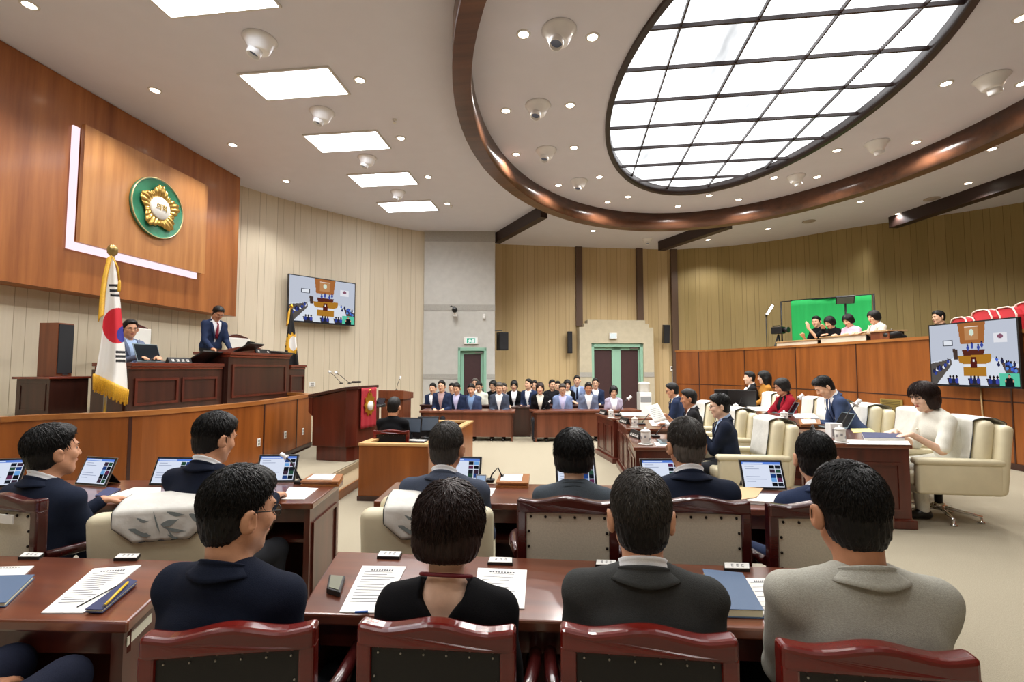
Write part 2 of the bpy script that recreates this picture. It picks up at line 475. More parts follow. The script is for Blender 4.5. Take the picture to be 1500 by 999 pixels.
    ex.tube([hq(-.022, .0905, -.063), hq(-.008, .096, -.061), hq(.008, .096, -.061), hq(.022, .0905, -.063)], [.002, .0042, .0042, .002], 6, 3)
    ex.tube([hq(-.018, .089, -.069), hq(0, .0955, -.0705), hq(.018, .089, -.069)], [.002, .0048, .002], 6, 3)
    v, q = B.mesh(h); ex.v = [tuple(np.array(p) * s) for p in ex.v]
    np_obj('body', v * s, q, [skin, M_EYE, M_DARK, M_LIPF if fem else M_LIP], root, ex)
    hh = h
    # clothes above the waist
    def torso(g, o=0.0, arms_=True):
        k = .05; w = wide * (.84 if fem else 1)
        g.ell(tq(0, -.012, .02), (.188 * w - o, .135 - o, .13 - o), Rt, k)
        g.ell(tq(0, -.005, .16), (.172 * w - o, .115 - o, .16), Rt, k)
        g.ell(tq(0, 0, .32), (.182 * w - o, .122 - o, .17 - o), Rt, k)
        if fem: g.ell(tq(0, .06, .30), (.13 - o, .07 - o, .075), Rt, .06)
        sr = (.052 if fem else .058) - o
        for e in (-1, 1):
            g.cone(tq(e * sw * .97, -.008, .434), tq(0, -.012, .454), sr - .008, .060 - o, .05)
            g.cone(tq(e * .085, -.016, .445), tq(0, -.022, .475), .040 - o, .044 - o, .05)
    G = SDF(); torso(G)
    for e, Sh, El, W in AR:
        if sleeve == 'long':
            G.cone(Sh, El, .055, .050, .04); G.cone(El, El + (W - El) * .93, .049, .036, .015)
        elif sleeve == 'half':
            G.cone(Sh, Sh + (El - Sh) * .9, .061, .056, .02)
        else: G.cone(Sh, Sh + (El - Sh) * .45, .06, .055, .02)
    nbw = tq(0, .0, .545)
    G.ell(tq(0, .012, .56), (.066, .064, .075), Rt, .01, 1)
    Ri = Rt.T
    if top == 'suit' and front:
        def V(P):
            Q = (P - p0) @ Ri.T
            z = Q[..., 2]; w_ = .012 + np.clip((z - .14) / .36, 0, 1) * .085
            return np.maximum(np.maximum(np.abs(Q[..., 0]) - w_, .02 - Q[..., 1]), .12 - z)
        c = tq(0, .1, .3); G.fn(V, c - .26, c + .26, .006)
    if top == 'vback':
        def Vb(P):
            Q = (P - p0) @ Ri.T
            z = Q[..., 2]; w_ = np.clip((z - .405) / .07, 0, 1) * .062
            return np.maximum(np.maximum(np.abs(Q[..., 0]) - w_, Q[..., 1] + .0), .405 - z)
        c = tq(0, -.05, .46); G.fn(Vb, c - .13, c + .13, .006)
        G.ell(tq(0, .012, .54), (.082, .075, .075), Rt, .01, 1)
    sd_ = random.random() * 9
    def wr(P):
        return .0022 * np.sin(21 * P[:, 0] + 33 * P[:, 2] + 2.5 * np.sin(17 * P[:, 1] + sd_) + sd_) + .0012 * np.sin(60 * P[:, 2] + 25 * P[:, 0] * np.sign(P[:, 0]) + sd_)
    v, q = G.mesh(hh, wr)
    nm = {'suit': 'suit_jacket', 'knit': 'sweater', 'vback': 'blouse', 'shirt': 'shirt', 'blouse': 'blouse'}[top]
    if stripes is not None:
        cl = np_obj(nm, v * s, q, [jacket, stripes], root)
        zc = (v[q].mean(1) - p0) @ Ri.T
        cl.data.polygons.foreach_set('material_index', ((np.floor(zc[:, 2] / .03) % 2 == 0) & (np.abs(zc[:, 0]) < .2)).astype(np.int32)); cl.data.update()
    else: np_obj(nm, v * s, q, jacket, root)
    if top == 'suit' and front:
        U = SDF(); torso(U, .013)
        v, q = U.mesh(hh); np_obj('shirt', v * s, q, shirt, root)
        if tie is not None:
            mb = MB(); P = [tq(0, .075, .47)] + [tq(0, .112 + .013 * math.sin(i / 4 * 2.2), .45 - i * .085) for i in range(4)]
            mb.tube([tuple(p * s) for p in P], [.016 * s, .013 * s, .022 * s, .028 * s, .032 * s], 8, 0, True, .35); mb.build('tie', tie, root)
        if lapel:
            mb = MB()
            for e in (-1, 1):
                def lp(u, w_, e=e):
                    z = .50 - u * .33; inner = .012 + max(0, (z - .14) / .36) * .085; wd = (.045 * math.sin(min(1, u * 1.6 + .12) * PI * .55) * (1 - max(0, u - .55) * 2))
                    x = e * (inner - .004 + w_ * wd); y = .128 * math.sqrt(max(0, 1 - (x / .2) ** 2)) - .012 * max(0, (z - .38) / .12) * 4 + .004
                    return tq(x, y, z) * s
                mb.grid(lp, 10, 3)
            mb.build('lapel', jacket, root, solid=.005)
    # collars
    def collar(name, m, rb, rtp, zb, zt, ang, drop, th, lift=0):
        mb = MB()
        def f(u, w_):
            a = (u * 2 - 1) * ang; fr = (1 - math.cos(a)) / 2
            r = rb + (rtp - rb) * min(1, w_ * 1.25) + .012 * (1 - w_) * abs(math.sin(a)) + (.006 if w_ > .9 else 0)
            return tq(math.sin(a) * r, -.016 - math.cos(a) * r * .92 + .01 * fr, .50 + zb + (zt - zb) * w_ - drop * fr + lift * (1 - w_) * abs(math.sin(a)) ** 1.5) * s
        mb.grid(f, 28, 5); mb.build(name, m, root, solid=th * s)
    if top == 'suit':
        collar('jacket_collar', jacket, .098, .071, -.018, .038, R(118), .075, .006, .03)
        if shirt is not None: collar('shirt_collar', shirt, .066, .0625, .015, .062, R(150), .07, .004)
    elif top == 'shirt': collar('shirt_collar', shirt or jacket, .078, .066, -.01, .05, R(150), .07, .005)
    elif top == 'knit': collar('neckband', jacket, .072, .068, -.005, .022, R(178), .06, .006)
    if lanyard:
        mb = MB(); mb.tube([tuple(tq(math.sin(a) * .074, -.012 - math.cos(a) * .068, .545 - .055 * (1 - math.cos(a)) / 2) * s) for a in np.linspace(-PI, PI, 30)], .0055 * s, 6)
        mb.build('lanyard', M_LANY, root)
    # below the waist
    if legs:
        K = SDF(); K.ell(p0 + V3(0, -.02, -.02), (.17, .14, .11), None, .05)
        for Hj, Kn, An in LG: K.cone(Hj, Kn, .088, .066, .03); K.cone(Kn, An + V3(0, 0, .01), .064, .05, .03)
        v, q = K.mesh(max(h, .012)); np_obj('trousers', v * s, q, trousers or M_TROU, root)
        for Hj, Kn, An in LG:
            K = SDF(); K.cone(An + V3(0, -.035, -.042), An + V3(0, .15, -.048), .038, .032, .03); K.ell(An + V3(0, 0, -.01), (.042, .05, .05), None, .03)
            v, q = K.mesh(.012); v[:, 2] = np.maximum(v[:, 2], .0); np_obj('shoe', v * s, q, M_SHOE, root)
    # hair
    A = SDF(); hcm = hcol or M_HAIR
    lo, hi = hc - .36, hc + .3
    def cut(fy): # keep where fy(head-local) <= 0
        A.fn(lambda P: fy((P - hc) @ Hm), lo, hi, .012, 2)
    ph = random.random() * 6
    if hair == 'short':
        A.ell(hq(0, -.014, .032), (.0845, .108, .100), Hm, .02); A.ell(hq(0, .02, .082), (.062, .07, .05), Hm, .03)
        cut(lambda Q: (Q[..., 1] * .80 - Q[..., 2] * .60) - .010 - .004 * np.sin(95 * Q[..., 0] + ph) - .003 * np.sin(230 * Q[..., 0])); A.ell(hq(0, -.040, -.05), (.067, .054, .062), Hm, .05)
        cut(lambda Q: -(Q[..., 2] + .096 - .80 * (Q[..., 1] + .05) + .004 * np.sin(170 * Q[..., 0])))
        for e in (-1, 1): A.ell(hq(e * .105, -.002, -.022), (.030, .032, .046), Hm, .012, 1)
        st = lambda p: p[1] * .8 - p[2] * .6 < -.022 and p[2] > -.06 + .6 * (p[1] + .05) and not (abs(p[0]) > .06 and abs(p[1]) < .04 and p[2] < .035); rad, off = V3(.0845, .108, .102), V3(0, -.014, .034)
    elif hair in ('bob', 'mid', 'long'):
        w = .100 if hair != 'mid' else .098
        A.ell(hq(0, -.014, .03), (w, .118, .106), Hm, .02)
        bz = {'bob': -.12, 'mid': -.085, 'long': -.16}[hair]
        A.ell(hq(0, -.03, -.05), (w, .088, .085 if hair != 'mid' else .07), Hm, .05)
        if hair == 'bob': A.cone(hq(-.068, -.02, -.04), hq(-.078, .0, -.125), .04, .03, .04); A.cone(hq(.068, -.02, -.04), hq(.078, .0, -.125), .04, .03, .04)
        if hair == 'long': A.cone(hq(0, -.06, -.03), hc + V3(0, -.09, -.28), .085, .06, .05); A.cone(hq(.07, -.02, -.05), hq(.085, .01, -.24), .04, .03, .04); A.cone(hq(-.07, -.02, -.05), hq(-.085, .01, -.24), .04, .03, .04)
        A.ell(hq(0, .13, -.034), (.072, .108, .098), Hm, .015, 1)
        if hair != 'long': cut(lambda Q: -(Q[..., 2] - bz - .25 * np.maximum(Q[..., 1], -.05) * (hair == 'mid')))
        st = lambda p: not (p[1] > .02 and p[2] < (.085 if hair == 'bob' else .06)) and p[2] > bz + .01; rad, off = V3(w, .118, .112), V3(0, -.014, .02)
    ph = random.random() * 6
    def hd_(P):
        Q = (P - hc) @ Hm; a = np.arctan2(Q[:, 0], -(Q[:, 1] + .03))
        return .0016 * np.sin(26 * a + 4 * np.sin(Q[:, 2] * 22 + ph) + ph) + .0016 * np.sin(61 * a + 30 * Q[:, 2] + ph) * (h < .009)
    v, q = A.mesh(max(h * .8, .005), hd_)
    ho = np_obj('hair', v * s, q, hcm, root)
    if strand: strands(ho, hc, Hm, rad, off, s, strand, hgrey or hcm, st, .004 if hair == 'short' else .008, seed=int(head[0]), L=strand_L)
    if glasses:
        mb = MB()
        for e in (-1, 1):
            mb.tube([tuple(hq(e * .033 + .023 * math.cos(a), .101 - abs(.023 * math.cos(a) + .0) * .12, .0 + .017 * math.sin(a)) * s) for a in np.linspace(0, 2 * PI, 17)], .0016 * s, 5)
            mb.tube([tuple(hq(e * .056, .097, .004) * s), tuple(hq(e * .078, .05, .006) * s), tuple(hq(e * .087, -.005, .008) * s)], .0018 * s, 5)
        mb.tube([tuple(hq(-.01, .103, .004) * s), tuple(hq(.01, .103, .004) * s)], .0016 * s, 5)
        mb.build('glasses', M_DARK if glasses is True else glasses, root)
    if badge:
        mb = MB(); c = tq(.085 if badge is True else badge, .128, .36); mb.ball(tuple(c * s), .011 * s, 8); mb.build('lapel_badge', M_BADGE, root)
    root['_'] = 0; del root['_']
    return root
M_EYE = mat('eye_white', 'E9E4DC', .3); M_DARK = mat('dark_brown_black', '15100D', .4)
M_LIP = mat('lip', 'A8655A', .45); M_LIPF = mat('lip_red', 'B0383C', .4)
M_SHOE = mat('black_shoe_leather', '14110F', .35); M_TROU = mat('dark_trouser_cloth', '1B1D24', .8, bump=.1, bscale=300)
M_BADGE = mat('badge_gold', 'E9E2C8', .3, .4); M_LANY = mat('dark_red_lanyard', '6E1420', .6)
def hairmat(n, c, rough=.45):
    return mat(n, c, rough, spec=.32, noise=.35, nscale=120, bump=.5, bscale=260, stretch=(1, 1, .12))
M_HAIR = hairmat('black_hair', '0C0A09'); M_HAIRB = hairmat('dark_brown_hair', '24130E'); M_HAIRG = hairmat('greying_hair', '56504A'); M_HAIRS = hairmat('salt_and_pepper_hair', '3A3632')
def skinmat(n, c): return mat(n, c, .5, noise=.07, nscale=30, bump=.04, bscale=200)
SK1 = skinmat('skin_light', 'DDAE8E'); SK2 = skinmat('skin_tan', 'BC8462'); SK3 = skinmat('skin_warm', 'CB9472'); SK4 = skinmat('skin_pale', 'E8C0A6')
def cloth(n, c, rough=.85, b=.25, ns=.12): return mat(n, c, rough, spec=.15, noise=ns, nscale=220, bump=b, bscale=420)
# ---------------------------------------------------------------- materials of the place
W_PANEL = wood('cherry_veneer', '7E441C', 'B2703A', .38, .15, 5)
W_PANEL2 = wood('cherry_veneer_light', '9C6232', 'C48A50', .4, .12, 6)
W_ORANGE = wood('orange_veneer', '743C10', '9C5822', .38, .2, 6)
W_ORANGEX = wood('orange_veneer_rail', '8A5020', 'B0743C', .35, .25, 6, 'y')
W_MAH = wood('mahogany', '3C1710', '60271A', .3, .35, 9)
W_MAHX = wood('mahogany_top', '50261A', '7C4228', .28, .95, 9, 'x')
W_MAHY = wood('mahogany_top_long', '522016', '7D3622', .22, .45, 9, 'y')
W_BRN = wood('walnut_front', '5A2E1C', '7E4830', .35, .25, 8)
W_DARK = wood('dark_walnut', '2A1410', '46241A', .32, .3, 9)
W_CHAIR = wood('red_lacquered_wood', '4E0F0C', '7A2018', .2, .6, 7, 'x')
W_CHAIRD = wood('dark_red_chair_wood', '300C0C', '4C1614', .25, .5, 8, 'x')
W_BEAM = wood('brown_beam', '4A2E20', '6E4630', .32, .3, 7, 'x')
W_CAB = wood('speaker_cabinet_wood', '5A2E1C', '844A2C', .4, .15, 8)
M_BOARDL = boards('beige_wall_boards', 'CABCA2', 'DACEB6', 'A8997E', .42, .010, .15)
M_BOARDR = boards('tan_wall_boards', 'B69E70', 'C8B086', '92794C', .36, .009, .13)
M_BOARDG = boards('gallery_wall_boards', '94804E', 'A6905E', '766236', .36, .009, .13)
M_CEIL = mat('ceiling_plaster', 'DAD9E3', .8, noise=.015, nscale=3)
M_CARPET = mat('beige_carpet', 'A19884', .95, spec=.1, noise=.16, nscale=160, bump=.5, bscale=300)
M_STONE = mat('grey_stone', 'BFBDB6', .75, noise=.05, nscale=6, bump=.08, bscale=120)
M_STONEB = mat('grey_stone_band', 'A5A29A', .75, noise=.08, nscale=40)
M_STONEW = mat('cream_stone', 'BDB39A', .75, noise=.06, nscale=6, bump=.08, bscale=120)
M_PIL = mat('brown_pilaster', '5A4536', .5, noise=.1, nscale=6, stretch=(1, 1, .1))
M_GREEN = mat('pale_green_paint', '8FB9A2', .45)
M_MAROON = mat('maroon_door_leaf', '3E2526', .5, noise=.08, nscale=12)
M_WHITE = mat('white_plastic', 'E4E2DC', .4); M_WHITEG = mat('white_gloss', 'E8E8E8', .2, coat=.3)
M_BLACK = mat('black_plastic', '121214', .4); M_BLACKM = mat('black_mesh', '1B1B1E', .75, bump=.4, bscale=400)
M_CHROME = mat('chrome', 'D8D8D8', .12, 1); M_STEEL = mat('brushed_steel', 'A8A8A8', .3, 1); M_GOLD = mat('gold_metal', 'D8A93A', .28, .9)
M_CREAM = mat('cream_leather', 'DDD3B4', .42, spec=.5, noise=.04, nscale=8, bump=.06, bscale=160)
M_BEIGEB = mat('beige_back_cloth', 'C2B9A6', .8, noise=.07, nscale=120, bump=.15, bscale=260)
M_BLKCLOTH = mat('black_leatherette', '0F0E0F', .5, bump=.1, bscale=200)
M_PAPER = mat('paper', 'ECEAE4', .7); M_PAPERY = mat('yellowish_paper', 'E8E4C4', .7)
M_NAVYB = mat('blue_grey_cover', '4A5F7C', .6, bump=.1, bscale=300); M_NAVYD = mat('navy_cover', '27305A', .6)
M_INK = mat('ink', '4A4A50', .7); M_BANNER = mat('crimson_cloth', 'A51E2C', .75, bump=.1, bscale=300)
LIGHTS = []
# ---------------------------------------------------------------- shell
ZC = 5.7
def wallstrip(name, pts, z0, z1, m, th=.0):
    mb = MB(); uv = []; L = 0
    for i, p in enumerate(pts):
        if i: L += math.dist(p, pts[i - 1])
        mb.v += [(p[0], p[1], z0), (p[0], p[1], z1)]; uv += [(L, z0), (L, z1)]
    for i in range(len(pts) - 1): mb.f.append([2 * i, 2 * i + 2, 2 * i + 3, 2 * i + 1]); mb.m.append(0); mb.s.append(False)
    return struct(mb.build(name, m, uv=uv))
def spline(pts, n=8):
    out = []
    P = [np.array(p, float) for p in pts]; P = [2 * P[0] - P[1]] + P + [2 * P[-1] - P[-2]]
    for i in range(1, len(P) - 2):
        for k in range(n):
            t = k / n; a, b, c, d = P[i - 1:i + 3]
            out.append(tuple(.5 * (2 * b + (c - a) * t + (2 * a - 5 * b + 4 * c - d) * t * t + (3 * b - a - 3 * c + d) * t ** 3)))
    out.append(tuple(P[-2])); return out
mb = MB(); mb.bx(-9, 14, -6, 18, -.1, 0); struct(mb.build('floor', M_CARPET))
LW = [(-7.4, -5.5), (-7.4, 9.45)] + spline([(-7.4, 9.45), (-6.86, 10.5), (-6.04, 11.73), (-5.01, 13.03), (-4.29, 13.6)], 6)[1:]
wallstrip('wall_front', LW, 0, ZC, M_BOARDL)
RW = spline([(3.57, 16.73), (5.3, 16.45), (6.83, 15.73), (8.28, 14.66), (11.19, 12.9), (12.6, 10.5)], 6) + [(12.8, 6), (12.8, -5.5)]
wallstrip('wall_far', [(-3.6, 14.9), (.22, 15.95), (3.57, 16.73)], 0, ZC, M_BOARDR)
wallstrip('wall_gallery', RW, 0, ZC, M_BOARDG)
wallstrip('wall_near', [(12.8, -5.5), (-7.4, -5.5)], 0, ZC, M_BOARDL)
# stone pier with a door, banded
PA_, PB_ = (-4.29, 13.47), (-2.21, 13.79)
dP = nrm(V3(PB_[0] - PA_[0], PB_[1] - PA_[1], 0)); nP = V3(-dP[1], dP[0], 0)
def pier(u, d, z): return tuple(V3(PA_[0], PA_[1], z) + dP * u - nP * d)      # u along the face, d towards the room
LP_ = math.dist(PA_, PB_)
def pbox(mb, u0, u1, d0, d1, z0, z1, m=0):
    return mb.hexa([pier(u0, d1, z0), pier(u1, d1, z0), pier(u1, d0, z0), pier(u0, d0, z0), pier(u0, d1, z1), pier(u1, d1, z1), pier(u1, d0, z1), pier(u0, d0, z1)], m)
mb = MB()
du0, du1, dzt = 1.02, 1.86, 2.2
pbox(mb, 0, du0, -1.9, 0, 0, ZC); pbox(mb, du1, LP_, -1.9, 0, 0, ZC); pbox(mb, du0, du1, -1.9, 0, dzt, ZC); pbox(mb, du0, du1, -1.9, -.25, 0, dzt)
struct(mb.build('wall_pier', M_STONE))
for i, (z0, z1) in enumerate(((5.38, ZC), (3.30, 3.48), (1.28, 1.42))):
    mb = MB()
    if z0 < 2: pbox(mb, 0, du0 - .02, 0, .012, z0, z1); pbox(mb, du1 + .02, LP_ + .01, 0, .012, z0, z1)
    else: pbox(mb, 0, LP_ + .01, 0, .012, z0, z1)
    struct(mb.build('trim_%d' % (i + 1), M_STONEB))
D1 = MB(); pbox(D1, du0, du0 + .07, -.2, .02, 0, dzt); pbox(D1, du1 - .07, du1, -.2, .02, 0, dzt); pbox(D1, du0, du1, -.2, .02, dzt - .09, dzt)
pbox(D1, du0 + .07, du0 + .17, -.15, -.1, 0, dzt - .09); pbox(D1, du1 - .17, du1 - .07, -.15, -.1, 0, dzt - .09); pbox(D1, du0 + .17, du1 - .17, -.15, -.1, dzt - .19, dzt - .09)
door1 = struct(D1.build('door_1', M_GREEN))
mb = MB(); pbox(mb, du0 + .17, du1 - .17, -.17, -.12, 0, dzt - .19); struct(mb.build('door_leaf', M_MAROON, door1))
mb = MB(); pbox(mb, du1 - .34, du1 - .12, -.1, -.04, dzt - .16, dzt - .12); struct(mb.build('door_closer', M_STEEL, door1))
# stepped stone portal with double doors
pO = V3(.22, 15.95, 0); pd = nrm(V3(3.35, .78, 0)); pn = V3(pd[1], -pd[0], 0)
def por(u, d, z): return tuple(pO + pd * u + pn * d + V3(0, 0, z))
def qbox(mb, u0, u1, d0, d1, z0, z1, m=0, tp=0):
    return mb.hexa([por(u0 - tp, d1, z0), por(u1 + tp, d1, z0), por(u1 + tp, d0, z0), por(u0 - tp, d0, z0), por(u0, d1, z1), por(u1, d1, z1), por(u1, d0, z1), por(u0, d0, z1)], m)
mb = MB()
w0, w1 = .02, 2.55; o0, o1 = .42, 2.20
qbox(mb, w0, o0, 0, .35, 0, 2.42, tp=.02); qbox(mb, o1, w1, 0, .35, 0, 2.42, tp=.02); qbox(mb, w0, w1, 0, .35, 2.42, 2.95)
qbox(mb, w0 + .15, w1 - .15, 0, .35, 2.95, 3.07); qbox(mb, w0 + .28, w1 - .28, 0, .35, 3.07, 3.19)
struct(mb.build('wall_portal', M_STONEW))
mb = MB()
for z0, z1 in ((1.30, 1.46), (.2, .36)): qbox(mb, w0, o0, .35, .362, z0, z1); qbox(mb, o1, w1, .35, .362, z0, z1)
struct(mb.build('trim_4', M_STONEB))
D2 = MB(); qbox(D2, o0, o0 + .1, .02, .3, 0, 2.42); qbox(D2, o1 - .1, o1, .02, .3, 0, 2.42); qbox(D2, o0, o1, .02, .3, 2.3, 2.42)
mid = (o0 + o1) / 2; qbox(D2, mid - .15, mid + .15, .1, .2, 0, 2.3); qbox(D2, o0 + .1, o0 + .13, .1, .2, 0, 2.3); qbox(D2, o1 - .13, o1 - .1, .1, .2, 0, 2.3); qbox(D2, o0, o1, .1, .2, 2.2, 2.3)
door2 = struct(D2.build('door_2', M_GREEN))
for u0, u1 in ((o0 + .13, mid - .15), (mid + .15, o1 - .13)):
    mb = MB(); qbox(mb, u0, u1, .08, .15, 0, 2.2); struct(mb.build('door_leaf', M_MAROON, door2))
mb = MB(); qbox(mb, o1 - .42, o1 - .15, .2, .26, 2.24, 2.28); struct(mb.build('door_closer', M_STEEL, door2))
# brown pilasters on the far wall
for i, (px, z0) in enumerate(((847, 3.0), (937, 3.0), (986, 0))):
    c = PY(px, 364, 16.2); k = (c[0] - .22) / 3.35; p = pO + pd * (k * 3.44) if i < 2 else V3(3.57, 16.7, 0)
    mb = MB(); mb.box((p[0] + pn[0] * .05, p[1] + pn[1] * .05, (z0 + ZC) / 2), (.22, .1, ZC - z0), math.atan2(pd[1], pd[0])); struct(mb.build('trim_%d' % (5 + i), M_PIL))
# ceiling with the elliptical opening
SKC, SKA, SKB = (2.72, 7.52), 2.08, 3.73
RGC, RGA, RGB = (2.76, 7.26), 4.40, 5.68
NE = 96
mb = MB(); out = (-9, 14, -6, 18)
for j in range(NE):
    t = 2 * PI * j / NE; c, s_ = math.cos(t), math.sin(t)
    mb.v.append((SKC[0] + SKA * c, SKC[1] + SKB * s_, ZC))
    k = min((out[1] - SKC[0]) / c if c > 1e-6 else 1e9, (out[0] - SKC[0]) / c if c < -1e-6 else 1e9, (out[3] - SKC[1]) / s_ if s_ > 1e-6 else 1e9, (out[2] - SKC[1]) / s_ if s_ < -1e-6 else 1e9)
    mb.v.append((SKC[0] + c * k, SKC[1] + s_ * k, ZC))
for j in range(NE):
    q = (j + 1) % NE; mb.f.append([2 * j, 2 * q, 2 * q + 1, 2 * j + 1]); mb.m.append(0); mb.s.append(False)
o = struct(mb.build('ceiling', M_CEIL))
def ering(c, a1, b1, a0, b0, z0, z1, n=NE):
    mb = MB()
    for j in range(n):
        t = 2 * PI * j / n; x, y = math.cos(t), math.sin(t)
        mb.v += [(c[0] + a0 * x, c[1] + b0 * y, z0), (c[0] + a1 * x, c[1] + b1 * y, z0), (c[0] + a1 * x, c[1] + b1 * y, z1), (c[0] + a0 * x, c[1] + b0 * y, z1)]
    for j in range(n):
        q = (j + 1) % n
        for k in range(4):
            l = (k + 1) % 4; mb.f.append([4 * j + k, 4 * j + l, 4 * q + l, 4 * q + k]); mb.m.append(0); mb.s.append(k in (1, 3))
    return mb
beam = ering(RGC, RGA, RGB, RGA - .24, RGB - .24, 5.28, ZC).build('oval_ceiling_beam', W_BEAM); struct(beam); beam.name = 'trim_8'
# luminous skylight: diffuser, rim, bars
sky = thing('skylight', 'large oval luminous skylight with dark grid bars in the ceiling', 'skylight', (SKC[0], SKC[1], ZC))
mb = MB(); mb.v = [(SKA * 1.01 * math.cos(2 * PI * j / NE), SKB * 1.01 * math.sin(2 * PI * j / NE), .13) for j in range(NE)]; mb.f = [list(range(NE))[::-1]]; mb.m = [0]; mb.s = [False]
E_SKY = bpy.data.materials.new('frosted_light_panel'); E_SKY.use_nodes = True; nt = E_SKY.node_tree; nt.nodes.clear()
e_ = nt.nodes.new('ShaderNodeEmission'); om = nt.nodes.new('ShaderNodeOutputMaterial'); tc = nt.nodes.new('ShaderNodeTexCoord'); nz = nt.nodes.new('ShaderNodeTexNoise'); rp = nt.nodes.new('ShaderNodeValToRGB')
mpp = nt.nodes.new('ShaderNodeMapping'); mpp.inputs['Scale'].default_value = (1.3, .35, 1); nt.links.new(tc.outputs['Object'], mpp.inputs[0])
nt.links.new(mpp.outputs[0], nz.inputs['Vector']); nz.inputs['Scale'].default_value = 1.6; nz.inputs['Detail'].default_value = 3; nt.links.new(nz.outputs['Fac'], rp.inputs[0])
rp.color_ramp.elements[0].position = .3; rp.color_ramp.elements[0].color = (.25, .255, .26, 1); rp.color_ramp.elements[1].position = .62; rp.color_ramp.elements[1].color = (.97, .985, 1, 1)
nt.links.new(rp.outputs[0], e_.inputs[0]); e_.inputs[1].default_value = 1.15; nt.links.new(e_.outputs[0], om.inputs[0])
mb.build('diffuser', E_SKY, sky)
r_ = ering((0, 0), SKA + .03, SKB + .03, SKA - .05, SKB - .05, -.05, .14); r_.build('rim', mat('dark_bronze', '2B1B16', .4), sky)
M_BAR = mat('dark_bar', '2A1714', .4)
for i in range(-2, 3):
    x = 2.28 + .905 * i - SKC[0] + .905 * 0
    if abs(x) < SKA - .1:
        yy = SKB * math.sqrt(1 - (x / SKA) ** 2); mb = MB(); mb.bx(x - .010, x + .010, -yy, yy, .06, .11); mb.build('grid_bar', M_BAR, sky)
x = 2.28 + .905 * 2 - SKC[0]
for i in range(-5, 6):
    y = 7.35 + .805 * i - SKC[1]
    if abs(y) < SKB - .1:
        xx = SKA * math.sqrt(1 - (y / SKB) ** 2); mb = MB(); mb.bx(-xx, xx, y - .015, y + .015, .05, .1); mb.build('grid_bar', M_BAR, sky)
# radial ceiling beams
for i, (p, q, w_) in enumerate(((PZ(728, 352, 5.5), PZ(797, 313, 5.5), .2), (PZ(968, 363, 5.5), PZ(1068, 329, 5.5), .22), (PZ(1308, 329, 5.5), PZ(1500, 265, 5.5), .25))):
    d = (q - p)[:2]; L = np.linalg.norm(d); an = math.atan2(d[1], d[0]); c = (p + q) / 2
    if i == 2: c = c + V3(d[0], d[1], 0) / L * .5; L += 1
    mb = MB(); mb.box((0, 0, 0), (L, w_, .3)); o = struct(mb.build('trim_%d' % (9 + i), mat('dark_beam', '2E1C17', .45), loc=(c[0], c[1], ZC - .15), rz=an))
# ---------------------------------------------------------------- ceiling fittings
E_PAN = emis('panel_glow', 'F4F8FF', 4.6); E_DL = emis('downlight_glow', 'FFF1DC', 8.0)
M_TRIMW = mat('white_metal_trim', 'D8D4CE', .5)
names = ['nearest of the row, cut by the top edge of view', 'second of the row, in front of the emblem panel', 'third of the row', 'fourth of the row', 'farthest of the row, near the stone pier']
for i, (x0, x1, y0, y1) in enumerate(((-4.58, -3.24, 4.10, 4.74), (-4.55, -3.25, 5.84, 6.45), (-4.62, -3.3, 7.57, 8.2), (-4.64, -3.33, 9.28, 9.92), (-4.7, -3.36, 10.97, 11.66))):
    t = thing('ceiling_panel_light', 'bright rectangular ceiling light, ' + names[i], 'ceiling light', ((x0 + x1) / 2, (y0 + y1) / 2, ZC), group='rectangular lights along the front wall')
    w_, d_ = (x1 - x0) / 2, (y1 - y0) / 2
    mb = MB(); mb.bx(-w_, w_, -d_, d_, -.022, -.006); mb.build('diffuser', E_PAN, t)
    mb = MB()
    for q in ((-w_ - .025, w_ + .025, -d_ - .025, -d_), (-w_ - .025, w_ + .025, d_, d_ + .025), (-w_ - .025, -w_, -d_, d_), (w_, w_ + .025, -d_, d_)): mb.bx(*q, -.026, 0)
    mb.bx(-w_, w_, -.008, .008, -.026, -.02); mb.build('frame', M_TRIMW, t)
for y0 in (2.4, .6, -1.2):   # added unseen panels extend the row behind the view, lighting the near seats
    mb = MB(); mb.bx(-4.58, -3.24, y0, y0 + .62, ZC - .022, ZC - .002); tag(mb.build('ceiling_panel_light', E_PAN), 'added rectangular ceiling light extending the row, unseen behind the view', 'ceiling light', 'rectangular lights along the front wall')
proto = None
def downlight(px, py, label, st=26):
    global proto
    p = PZ(px, py, ZC)
    if proto is None:
        t = thing('downlight', label, 'downlight', p, group='recessed downlights')
        mb = MB(); mb.lathe([(0.001, -.006), (.062, -.006), (.062, -.002)], n=20); mb.build('lamp', E_DL, t)
        mb = MB(); mb.lathe([(.062, -.001), (.064, -.012), (.088, -.006), (.09, 0)], n=24); mb.build('ring', M_TRIMW, t); proto = t
    else: t = dup(proto, p, 0, label)
    if px > 1230 and p[1] > 9.5 and p[0] > 6.4: st = 30
    LIGHTS.append((p[0], p[1], ZC - .03, st))
